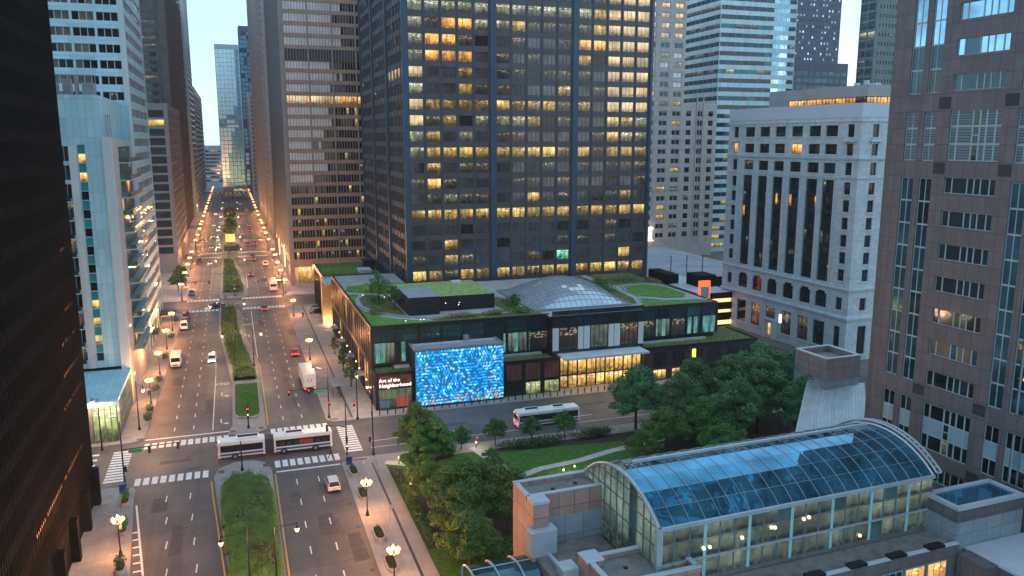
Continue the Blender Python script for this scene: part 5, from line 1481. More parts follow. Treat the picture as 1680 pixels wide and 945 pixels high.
    for i in range(3):
        a = 0.3 + i * 4.15
        f8.box(fr, a - 0.3, a + 0.5, 0, 7.2, -0.5, 0.1, 0)
        recs.append(win(f8, a + 0.5, a + 3.85, 3.4, 6.9, 'pod_pink', 'frame_d', 4, 1, 0.08))
        recs.append(win(f8, a + 0.5, a + 3.85, 0.2, 2.9, ('g_dark', 'l_shop', 'l_shop')[i], 'frame_d', 3, 1, 0.1))
        f8.box(fr, a + 0.5, a + 3.85, 2.9, 3.4, -0.3, 0.06, 0)
    f8.box(fr, 12.35, 12.7, 0, 7.2, -0.5, 0.1, 0); f8.box(fr, 0, 12.7, 6.9, 7.6, -0.4, 0.12, 0)
    # right lower wing
    B(wl, 82.5, 151.9, 0, 111.0, 163.0, 7.0, 1)
    B(fr, 82.4, 151.4, 6.9, 111.2, 151.9, 7.8, 0); B(fr, 110.7, 151.9, 6.9, 111.2, 163.2, 7.8, 0)
    f9 = Face('S', lx(82.5), ly(151.88))
    for i in range(6):
        recs.append(win(f9, 2.4 + i * 4.6, 5.6 + i * 4.6, 0.4, 2.6, 'l_lobby' if i in (0, 1) else pick((('g_dark', 2), ('l_dim', 1))), 'frame_d', 3, 1, 0.1))
        recs.append(win(f9, 2.4 + i * 4.6, 5.6 + i * 4.6, 3.2, 6.4, 'g_dark', 'frame_d', 3, 1, 0.1))
    sg = MB(); f9.box(sg, 12, 12.7, 4.6, 6.5, 0.1, 0.4, 0); sg.build('yellow_sign', emit('yellow_sign_glow', (0.85, 0.9, 0.1), 1.2), t)
    # west elevation
    fw = Face('W', lx(24.2), ly(156.0))
    bays(fw, 0.4, 64.6, 21, 8.5, 15.1, lambda i: pick((('g_bronze', 3), ('l_orange', .25), ('g_brown', 1.2))), 2, 1, pier=0.7)
    bays(fw, 0.4, 64.6, 21, 0.2, 7.6, lambda i: pick((('g_dark', 3), ('l_dim', 1.4), ('l_orange', .25))), 2, 2, pier=0.7)
    fw.box(fr, 0, 65, 7.6, 8.5, -0.3, 0.14, 0)
    fw2 = Face('W', lx(24.2), ly(151.5)); bays(fw2, 0.2, 4.4, 1, 0.2, 6.9, lambda i: 'g_bronze', 2, 1, pier=0.3); fw2.box(fr, 0, 4.5, 6.9, 7.6, -0.3, 0.1, 0)
    wl.build('wall', [mt['pod_d'], mt['pod_brown']], t)
    fr.build('steel_frame', mt['pod_d'], t)
    windows(t, recs, 0.0, limit=100)
    aw = MB(); wlgt = MB()
    for i in range(4):
        fw.box(aw, 8 + i * 15, 11 + i * 15, 3.8, 4.1, 0.12, 1.7, 0)
    for i in range(13):
        fw.box(wlgt, 0.6 + i * 4.9, 0.8 + i * 4.9, 3.2 + 0.25 * (i % 3), 3.5 + 0.25 * (i % 3), 0.15, 0.4, 0)
    aw.build('awning', mt['roof_g'], t); wlgt.build('wall_light', mt['lamp_w'], t)
    # lettering on the corner glass
    for s_, z in (('Art of the', 5.72), ('Neighborhood', 4.68)):
        o = lettering('sign_lettering', s_, 1.0, 'white_e', 0.03, 'LEFT'); put(o, t, (0.6, -0.2, z)); o.rotation_euler = (R(90), 0, 0); w_ = max(v.co.x for v in o.data.vertices); o.scale = ((6.3 if 'N' in s_ else 4.1) / w_, 1.0, 1)
    # roofs
    rf = MB()
    rf.sheet([(lx(x), ly(y)) for x, y in ((24.7, 156.5), (61.3, 156.5), (61.3, 153.2), (82.9, 153.2), (82.9, 156.5), (102.8, 156.5), (102.8, 200), (41, 200), (41, 220.6), (24.7, 220.6))], 15.72, 0)
    rf.build('roof_terrace', mt['concrete'], t)
    gm = [mt['roofgrass'], mt['sedum'], mt['sedum_d']]
    def patch(poly, z, m):
        gr = MB(); gr.sheet([(lx(x), ly(y)) for x, y in poly], z, 0); gr.build(('roof_lawn', 'sedum_bed', 'meadow_bed')[m], gm[m], t)
    patch([(24.75, 156.55), (38.5, 156.55), (36, 158.4), (33, 160.0), (28, 164.6), (25.6, 171), (24.75, 176)], 15.84, 0)           # corner lawn
    patch([(38.5, 156.55), (61.2, 156.55), (61, 158.4), (47, 161.5), (41, 160.4), (37, 159.2)], 15.83, 2)
    patch([(27.6, 172), (29.5, 166.8), (33.2, 163.2), (33.2, 176), (33.2, 186), (29, 191.5), (26.4, 186), (26.2, 178)], 15.84, 2)
    patch([(24.75, 178), (25.4, 186), (27.2, 191.2), (24.75, 192.6)], 15.84, 0); patch([(24.75, 197), (27.5, 193.6), (33, 190), (40.9, 191), (40.9, 204), (34, 206), (26, 203)], 15.84, 0)
    patch([(34, 185.5), (53, 185.5), (57, 190), (57, 199.9), (41, 199.9), (41, 190)], 15.84, 2)
    patch([(54.5, 160), (58.5, 158.6), (59.4, 171), (57.5, 178), (54.2, 175)], 15.84, 2)
    patch([(84.4, 156.6), (102.7, 156.6), (102.7, 158.6), (92, 161.0), (88.2, 165.4), (86.5, 160.5)], 15.84, 0)
    patch([(90.2, 175), (90.0, 168.5), (94, 164.4), (98.8, 163.4), (101.5, 167), (101.6, 176), (98, 181), (92, 181)], 15.84, 0)
    patch([(83.2, 160), (85, 160.5), (87, 166), (88, 176), (88, 199), (83.2, 199)], 15.84, 2)
    patch([(90, 183), (101.6, 183), (102.7, 186), (102.7, 199.8), (90, 199.8)], 15.84, 2)
    # lower green roofs
    lg = MB()
    lg.sheet([(lx(24.4), ly(151.8)), (lx(31.7), ly(151.8)), (lx(31.7), ly(155.9)), (lx(24.4), ly(155.9))], 7.5, 0)
    lg.sheet([(lx(50.2), ly(151.7)), (lx(61.2), ly(151.7)), (lx(61.2), ly(155.8)), (lx(50.2), ly(155.8))], 7.5, 0)
    lg.sheet([(lx(83), ly(151.95)), (lx(110.6), ly(151.95)), (lx(110.6), ly(163)), (lx(83), ly(163))], 7.6, 0)
    lg.build('low_green_roof', mt['sedum_d'], t)
    # black roof boxes, one with a sedum top
    bb = MB(); B(bb, 33.6, 163.9, 15.8, 40.2, 176.2, 19.6, 0, 1); bb.build('roof_plant_room', [mt['blackbox'], mt['roof_g']], t)
    bb = MB(); B(bb, 40.22, 166.5, 15.8, 53.2, 184.8, 19.0, 0, 1); B(bb, 33.7, 176.3, 15.8, 40.21, 184.8, 19.0, 0, 1); B(bb, 47.5, 181.0, 19.0, 49.8, 183.0, 19.5, 2)
    bb.build('sedum_plant_room', [mt['blackbox'], mt['sedum'], mt['roof_w']], t)
    # glass shell over the atrium
    dm = MB(); n = 18; rb = MB(); x0, x1, y0, y1 = 60.0, 82.6, 159.5, 184.5
    def dz(i, j):
        a, b_ = i / n, j / n
        e = (math.sin(math.pi * a) * math.sin(math.pi * b_))
        return 16.05 + 4.7 * (e ** 0.7)
    def dp(i, j): return (lx(x0 + (x1 - x0) * i / n), ly(y0 + (y1 - y0) * j / n), dz(i, j))
    for i in range(n):
        for j in range(n):
            dm.face([dp(i, j), dp(i + 1, j), dp(i + 1, j + 1), dp(i, j + 1)], 1 if (rng.random() < .5 and 6 < i < 12 and 1 < j < 5) else 0, [(0, 0), (1, 0), (1, 1), (0, 1)])
    for i in range(0, n + 1):
        rb.tube([(p[0], p[1], p[2] + 0.03) for p in [dp(i, j) for j in range(n + 1)]], 0.045, 4, 0); rb.tube([(p[0], p[1], p[2] + 0.03) for p in [dp(j, i) for j in range(n + 1)]], 0.045, 4, 0)
    dm.build('dome_glazing', [mt['g_dome'], mt['g_white']], t); rb.build('dome_rib', mt['grey_m'], t)
    kb = MB(); B(kb, 59.6, 159.1, 15.73, 83.0, 159.5, 16.2, 0); B(kb, 59.6, 184.5, 15.73, 83, 184.9, 16.2, 0); B(kb, 59.6, 159.5, 15.73, 60, 184.5, 16.2, 0); B(kb, 82.6, 159.5, 15.73, 83, 184.5, 16.2, 0)
    kb.build('dome_kerb', mt['grey_m'], t)
    # balustrades
    rl = MB(); rp = MB()
    for i in range(11):
        x = 61.6 + i * 2.12; B(rp, x, 153.35, 15.75, x + 0.08, 153.43, 17.0, 0)
    B(rl, 61.6, 153.37, 15.95, 82.9, 153.41, 16.9, 0)
    for i in range(9): B(rp, 84.0 + i * 3, 152.0, 7.6, 84.06 + i * 3, 152.06, 8.5, 0)
    rl.build('glass_balustrade', mt['g_mid'], t); rp.build('balustrade_post', mt['iron_b'], t)
    pv = MB(); B(pv, 83.2, 155.2, 7.55, 100, 155.95, 8.05, 0); B(pv, 28.5, 154.2, 7.52, 31.5, 155.6, 7.9, 0); B(pv, 50.3, 155.1, 7.52, 60, 155.8, 7.95, 0)
    pv.build('stone_edge', mt['concrete'], t)
    # curved roof kerbs
    kb = MB()
    for pts in ([(88.6, 165.4), (93, 161.6), (102.6, 159.2)], [(86.2, 161.0), (89.3, 168), (89.4, 175), (91.6, 181.8), (98.4, 181.8), (102.2, 177)], [(25.0, 177.2), (27.0, 170.6), (30.5, 165.2), (36.5, 160.4), (41, 161.2)]):
        kb.tube([(lx(x), ly(y), 15.9) for x, y in pts], 0.16, 5, 0)
    kb.build('garden_kerb', mt['concrete'], t)
    sp = MB()
    for (x, y) in ((34.6, 157.4), (35.3, 157.5), (31.5, 157.2), (45, 165.7), (42.0, 165.9), (44.2, 163.4), (26.6, 181), (30.8, 177)):
        sp.lathe([(0, -.12), (.14, 0), (0, .14)], (lx(x), ly(y), 16.3 if y < 160 else 17.6), 8, 0)
    sp.build('garden_light', mt['lamp_w'], t)
podium()

def roof_planters():
    i = 0
    for (x, y) in ((66.0, 154.6), (68.6, 154.5), (72.0, 154.8), (75.4, 154.6), (79.5, 154.4)):
        c = clump('roof_shrub', 'dark potted shrub on the deck over the gold lit entrance', 'shrub', (x, y, 15.73), .6, .6, 1.0, 'leaf_d', 160, .12, 40 + i, 'potted shrubs on the podium deck'); i += 1
    for (x, y, rx, ry, rz, lf) in ((44, 158.9, 4.6, 1.5, 1.1, 'straw'), (51.0, 159.2, 3.2, 1.6, 1.2, 'straw'), (57.5, 159.2, 2.6, 1.6, 1.3, 'leaf_y'), (27.6, 168.8, 1.8, 3.0, .8, 'straw'), (57.0, 168, 1.6, 5.0, 1.4, 'leaf_y'), (86.0, 178, 1.5, 7.0, 1.2, 'leaf_y'), (96, 187, 5.5, 2.6, 1.3, 'leaf_h'), (88.2, 186, 1.6, 5, 1.2, 'leaf_d'), (101.8, 184, .9, 6, 1.2, 'straw'), (29.8, 181.0, 2.0, 5.5, 1.0, 'leaf_h')):
        lab = {44: 'straw coloured ornamental grass along the podium edge above the blue relief wall', 51.0: 'second straw grass clump right of the black roof box on the podium', 57.5: 'olive shrub clump beside the lower left corner of the glass dome', 27.6: 'pale meadow grass strip inside the curved path at the podium corner', 57.0: 'olive planting strip between black roof box and glass dome', 86.0: 'olive planting strip right behind the glass dome', 96: 'green shrub bank behind the right hand roof lawn', 88.2: 'dark shrub row between the dome and the right roof lawn', 101.8: 'straw grass strip on the far right edge of the podium roof', 29.8: 'green shrub bed ringed by the curved roof path'}[x]
        clump('shrub_bed', lab, 'shrubs', (x, y, 15.8), rx, ry, rz, lf, 700, .17, 60 + i, lumps=9); i += 1
    for (x, y, h, lab) in ((29.6, 177.5, 7.6, 'taller roof garden tree left of the black roof box'), (32.0, 171.2, 5.6, 'rounder roof garden tree touching the black roof box'), (56.6, 163.0, 3.6, 'small roof garden tree left of the glass dome')):
        tr = tree_proto('roof_tree', lab, 'tree', h, h * .36, 'leaf_h', 70 + i, 2600, .15); tr.location = (x, y, 15.75); i += 1
roof_planters()

def north_pavilion():
    t = thing('green_roof_pavilion', 'lower dark pavilion with a green roof behind the podium corner', 'pavilion', (23.4, 236, 0))
    b = MB(); W, Dp = 17.5, 30
    b.box(0.6, 0.6, 0, W, Dp, 12.0, 0); b.box(0, 0, 12.0, W, 0.4, 13.2, 0); b.box(0, 0.4, 12.0, 0.4, Dp, 13.2, 0); b.box(0, 0.1, 9.2, W, 0.5, 12, 0)
    b.build('wall', mt['pod_d'], t)
    g = MB(); g.box(0.41, 0.41, 12.0, W, Dp, 12.7, 0); g.build('green_roof', mt['sedum_d'], t)
    l = MB(); l.sheet([(0.5, 9), (12, 8), (12, 20), (0.5, 19)], 12.75, 0); l.build('roof_lawn', mt['roofgrass'], t)
    k = MB(); k.box(11.6, 6, 12.7, 15.2, 12, 13.6, 0); k.box(13.5, 12.2, 12.7, 17, 17, 15.4, 1); k.build('roof_block', [mt['roof_w'], mt['blackbox']], t)
    f = Face('W', 0.6, 0.6); recs = []
    for i in range(11): recs.append(win(f, 0.3 + i * 2.6, 2.5 + i * 2.6, 0.3, 11.6, pick((('g_bronze', 3), ('l_orange', .6), ('l_dim', 1))), 'frame_d', 2, 3, 0.1))
    windows(t, recs, 0.0)
    n = MB(); 
    for i in range(12): f.box(n, 0.1 + i * 2.6, 0.35 + i * 2.6, 0, 12, 0.0, 0.5, 0)
    n.build('fin', mt['pod_d'], t)
    p = thing('gold_pylon', 'pale gold stone pylon lit from below at the podium gap', 'pylon', (22.6, 232.2, 0))
    q = MB(); q.box(0, 0, 0, 2.9, 2.4, 13.4, 0); q.box(2.9, -9.6, 13.0, 15.5, 2.4, 13.4, 1); q.box(0, -9.6, 13.0, 2.9, 0, 13.4, 1); q.build('shaft', [mt['pod_gold'], mt['roof_w']], p)
    q = MB(); q.box(0.5, -0.9, 0.0, 2.4, -0.5, 0.25, 0); q.build('uplight', mt['lamp2'], p)
    l = D.lights.new('uplight_beam', 'POINT'); l.energy = 420 * ES; l.color = (1, .6, .25); l.shadow_soft_size = .3
    put(D.objects.new('uplight_beam', l), p, (1.4, -1.6, 1.2))
north_pavilion()
# ------------------------------------------------------------------ 12 ground, roads, pavements
def structure(name, mb, mats):
    o = mb.build(name, mats); tag(o, kind='structure'); return o
def ground():
    g = MB(); S = 3000
    g.sheet([(-S, -300), (S, -300), (S, 2600), (-S, 2600)], -0.02, 0); structure('ground', g, mt['ground'])
    r = MB()
    r.sheet([(-19, 40), (16, 40), (16, 128.8), (-19, 128.8)], 0.0, 0)
    r.sheet([(-19, 148.6), (17, 148.6), (17, 940), (-19, 940)], 0.0, 0)
    r.sheet([(-240, 128.8), (118, 128.8), (118, 148.6), (-240, 148.6)], 0.0, 0)
    structure('avenue_road', r, mt['asphalt'])
    c = MB()
    for y0, y1 in ((262.8, 280.6), (385.5, 400.5), (520, 534), (640, 654)):
        c.sheet([(-200, y0), (-19, y0), (-19, y1), (-200, y1)], 0.0, 0); c.sheet([(17, y0), (112, y0), (112, y1), (17, y1)], 0.0, 0)
    c.sheet([(118, 60), (136.5, 60), (128.5, 192), (112, 210), (112, 330), (96, 330), (110.5, 150)][::1], -0.004, 0)
    structure('side_road', c, mt['asphalt'])
    def rounded(poly, m, z=0.13, name='pavement', mk='walk', d=0.22):
        b = MB(); b.prism(poly, -0.01, z, 1, 0, bottom=False)
        return structure(name, b, [mt[mk], mt['kerb']])
    def corner(cx, cy, r, a0, a1, n=5): return [(cx + r * math.cos(R(a0 + (a1 - a0) * i / n)), cy + r * math.sin(R(a0 + (a1 - a0) * i / n))) for i in range(n + 1)]
    rounded([(-24, 60), (-12.0, 60), (-14.4, 100.5), (-16.3, 124)] + corner(-18.6, 126.6, 2.3, 0, 90) + [(-60, 129.0), (-60, 122)], 0)
    rounded([(-60, 148.4)] + corner(-19.4, 150.6, 2.2, 270, 360) + [(-17.1, 153), (-16.4, 200), (-16.2, 258)] + corner(-18.4, 260.2, 2.2, 0, 90) + [(-60, 262.6)], 0)
    for y0, y1 in ((280.8, 385.3), (400.7, 519.8), (534.2, 639.8), (654.2, 900)):
        rounded([(-60, y0)] + corner(-18.4, y0 + 2.2, 2.2, 270, 360) + corner(-18.4, y1 - 2.2, 2.2, 0, 90) + [(-60, y1)], 0)
        rounded([(60, y1)] + corner(16.6, y1 - 2.2, 2.2, 90, 180) + corner(16.6, y0 + 2.2, 2.2, 180, 270) + [(60, y0)], 0)
    rounded([(112, 129.0), (22, 129.0)] + [(x, y) for x, y in corner(16.6, 126.8, 2.2, 90, 180)] + [(14.4, 60), (21.1, 60), (21.1, 125.2), (112, 125.2)], 0)
    rounded([(110, 262.6)] + corner(16.4, 260.4, 2.2, 90, 180) + corner(16.6, 150.2, 2.2, 180, 270) + [(117, 148.4), (112, 200), (110, 262.6)], 0)
    # plaza around the podium in darker paving, and the drain strip
    p = MB(); p.sheet([(19.4, 147.6 + 1.0), (117, 149.2), (112, 165), (112, 210), (42, 210), (42, 262), (19.4, 262)], 0.136, 0); structure('plaza_paving', p, mt['plaza'])
    s = MB(); s.sheet([(18.95, 60), (19.3, 60), (19.3, 125.8), (18.95, 125.8)], 0.136, 0); s.sheet([(18.95, 149.2), (19.35, 149.2), (19.35, 262.4), (18.95, 262.4)], 0.14, 0)
    structure('pavement_drain_strip', s, mt['blackstone'])
    # medians
    def median(poly, z=0.14): b = MB(); b.prism(poly, -0.01, z, 1, 0, bottom=False); structure('median_pavement', b, [mt['walk'], mt['kerb']])
    median([(-2.2, 60), (3.5, 60), (3.5, 128.5), (2.6, 131.8), (0.4, 133.6), (-2.2, 133.4), (-4.6, 131.2), (-5.2, 128), (-4.8, 121), (-3.0, 97)])
    median([(-3.2, 147.6), (-1.5, 146.4), (1.6, 146.4), (3.5, 148.2), (3.5, 192), (0.9, 222), (0.2, 262), (-5.9, 262), (-5.6, 232), (-3.9, 205), (-2.4, 180), (-2.4, 152)])
    median([(-5.8, 286), (-4.8, 281.4), (1.6, 281.4), (3.3, 286), (3.0, 320), (-1.0, 384), (-5.8, 384)])
    median([(-5.8, 402), (2.4, 402), (2.4, 518), (-5.8, 518)]); median([(-5.4, 536), (2.0, 536), (2.0, 638), (-5.4, 638)])
    # markings
    m = MB(); Z = 0.008
    def rect(x0, y0, x1, y1, k=0): m.sheet([(x0, y0), (x1, y0), (x1, y1), (x0, y1)], Z, k)
    def line(pts, w, k=0):
        for (xa, ya), (xb, yb) in zip(pts, pts[1:]):
            d = Vector((xb - xa, yb - ya)).normalized(); n_ = Vector((-d.y, d.x)) * w / 2
            m.sheet([(xa - n_.x, ya - n_.y), (xb - n_.x, yb - n_.y), (xb + n_.x, yb + n_.y), (xa + n_.x, ya + n_.y)], Z, k)
    y = 122.4
    while y > 60:
        f = (122.3 - y) / 22.0
        for x in (-11.7 + f * 1.45, -8.4 + f * 1.6): line([(x - 0.07, y - 1.1), (x + 0.0, y + 1.1)], 0.16)
        for x in (6.95, 10.25): line([(x, y - 1.0), (x, y + 1.1)], 0.16)
        y -= 7.5
    y = 153.5
    while y < 258:
        for x in (-12.4, -9.15, 6.7, 10.15): line([(x, y - 1.0), (x, y + 1.0)], 0.16)
        y += 6.9
    for y0, y1 in ((287, 380), (404, 516), (538, 636)):
        y = y0
        while y < y1:
            for x in (-12.3, -9.1, 6.7, 10.1): line([(x, y - 1.2), (x, y + 1.2)], 0.18)
            y += 7.2
    line([(-5.8, 150.6), (-5.8, 187)], 0.16); y = 188.5
    while y < 206: line([(-5.8 - (y - 188) * .01, y), (-5.8 - (y - 188) * .01, y + 0.8)], 0.16); y += 1.9
    line([(3.55, 200), (3.5, 258)], 0.18); line([(3.5, 300), (3.4, 330)], .2); line([(3.4, 300), (1.6, 345)], .2)
    y = 205
    while y < 232: line([(3.5, y), (3.5, y + .8)], .16); y += 1.9
    line([(3.9, 60), (3.9, 126.6)], 0.22, 1); line([(3.85, 150.4), (3.85, 192), (1.3, 222), (0.55, 258)], 0.2, 1); line([(-2.55, 60), (-3.5, 97), (-5.25, 121), (-5.6, 127)], 0.2, 1)
    # hatched strip on the left
    line([(-15.7, 121.5), (-12.9, 100), (-10.6, 82)], 0.26)
    for i in range(14):
        y = 112.5 - i * 2.2; x = -14.55 + i * 0.28
        line([(x - (.75 + i * .05), y - .1), (x, y)], 0.4)
    # crosswalks: bars along travel
    def xwalk_ns(x0, x1, ya, yb, n):
        for i in range(n):
            c = x0 + (x1 - x0) * (i + .5) / n; rect(c - 0.42, ya, c + 0.42, yb)
    def xwalk_ew(xa, xb, y0, y1, n):
        for i in range(n):
            c = y0 + (y1 - y0) * (i + .5) / n; rect(xa, c - 0.38, xb, c + 0.38)
    xwalk_ns(-17.0, -2.9, 144.6, 147.3, 12); xwalk_ns(4.0, 14.4, 145.2, 148.0, 9)
    xwalk_ns(-17.0, -5.9, 128.8, 131.6, 9); xwalk_ns(3.9, 14.6, 129.2, 132.1, 9)
    xwalk_ew(-21.4, -18.5, 131.2, 145.0, 12); xwalk_ew(15.7, 18.6, 132.0, 145.4, 12); xwalk_ew(-26, -23.6, 131.5, 145.5, 6)
    rect(-17.0, 149.0, -3.0, 149.5); rect(4.1, 127.1, 14.2, 127.6)
    for ya, yb, f in ((262.0, 264.6, 0), (279.4, 282.0, 0), (384.2, 387.4, 0), (398.4, 401.6, 0)):
        xwalk_ns(-16.2, -5.9, ya, yb, 9); xwalk_ns(1.0, 14.0, ya, yb, 12)
    rect(0.6, 260.9, 14.0, 261.3); rect(-16, 282.8, -6, 283.2)
    line([(-8, 138.8), (-8.001, 138.81)], .1)
    for x in range(24, 116, 9): line([(x, 136.2), (x + 3.2, 136.2)], 0.15)
    line([(20.2, 136.0), (24, 136.0)], .15); line([(20, 132.9), (116, 132.9)], 0.14)
    # arrows for the turn lanes
    def arrow(cx, cy, s):
        line([(cx, cy - 1.3 * s), (cx, cy + 0.9 * s), (cx + 0.9 * s * (1 if s > 0 else 1), cy + 1.2 * s)], 0.2)
        m.sheet([(cx + .8 * s, cy + .7 * s), (cx + 1.5 * s, cy + 1.3 * s), (cx + .7 * s, cy + 1.8 * s)], Z, 0)
    structure('road_markings', m, [mt['paint'], mt['paint_y']])
    for nm, (x, y), rot, w in (('road_lettering', (-4.3, 180.5), math.pi, 3.0), ('road_lettering', (2.0, 239.0), 0, 2.8)):
        o = lettering(nm, 'ONLY', 1.25, 'paint', 0.0, 'CENTER'); put(o, None, (x, y, 0.012), rot); o.scale = (0.85, 2.0, 1); tag(o, kind='structure')
    a = MB()
    def arr(cx, cy, d):
        def q(p): return (cx + d * p[0], cy + d * p[1])
        a.sheet([q(p) for p in ((-.1, -1.6), (.1, -1.6), (.1, .5), (-.1, .7))], 0.012, 0)
        a.sheet([q(p) for p in ((-.1, .7), (.1, .5), (-.75, 1.0), (-.75, 1.25))], 0.0125, 0)
        a.sheet([q(p) for p in ((-.7, .6), (-.7, 1.7), (-1.5, 1.12))], 0.013, 0)
    arr(-4.4, 172.5, -1); arr(2.0, 247, 1); arr(-4.4, 155, -1); arr(2.1, 225, 1)
    structure('road_arrows', a, mt['paint'])
    # mended patches
    p_ = MB(); r_ = random.Random(21)
    for x, y, w, l in ((-13.6, 118, 2.2, 5), (-10.4, 104, 1.6, 9), (-13.8, 136.5, 5, 1.6), (8.6, 103.5, 2.4, 6.5), (5.6, 115, 1.5, 4), (11.9, 95, 2.0, 8), (-7.4, 160, 1.7, 10), (-14.6, 182, 2.0, 7), (-11, 213, 2.4, 8), (8.4, 184, 1.6, 9), (12.4, 222, 2.2, 6), (5.0, 236, 1.6, 8), (4.2, 140.2, 9, 1.5), (32, 138.8, 7, 1.6), (60, 141.5, 9, 1.4), (-9.5, 132.6, 3, 1.2)):
        k = r_.uniform(.05, .3); p_.sheet([(x, y), (x + w, y + k), (x + w - k, y + l), (x + .1, y + l - k)], 0.004, 0)
    structure('road_patch', p_, mt['asphalt_d'])
    # ironwork
    for x, y in ((13.6, 112), (13.7, 104.5), (13.6, 98), (13.8, 118.8), (13.7, 92.5), (-9.5, 139), (1.0, 138.2), (9, 141)):
        b = MB(); b.lathe([(0.36, 0.0), (0.36, 0.02), (0.3, 0.022), (0, 0.022)], (0, 0, 0), 14, 0)
        o = b.build('manhole_cover', mt['iron'], None, (x, y, 0.004)); o['kind'] = 'structure'
    k = MB()
    for x0, y0, x1, y1 in ((14.8, 128.0, 16.4, 128.7), (15.0, 149.0, 16.6, 149.7), (-18.4, 127.6, -17.2, 128.4), (-18.4, 149.2, -17.3, 150), (-4.6, 129.2, -3.7, 130.6), (2.2, 129.8, 3.1, 131.2), (2.2, 148.2, 3.0, 149.4), (-2.7, 148.0, -1.9, 149.2), (16.4, 127.6, 18.6, 128.2)):
        k.sheet([(x0, y0), (x1, y0), (x1, y1), (x0, y1)], 0.15, 0)
    structure('tactile_paving', k, mt['rust'])
    # joints across the carriageway
    j = MB()
    for y in (113.5, 96, 165.0, 196, 226): j.sheet([(-16, y - 2.2), (-16, y - 2.08), (14.2, y + .12), (14.2, y)][::-1], 0.004, 0)
    structure('road_seam', j, mt['blackstone'])
ground()

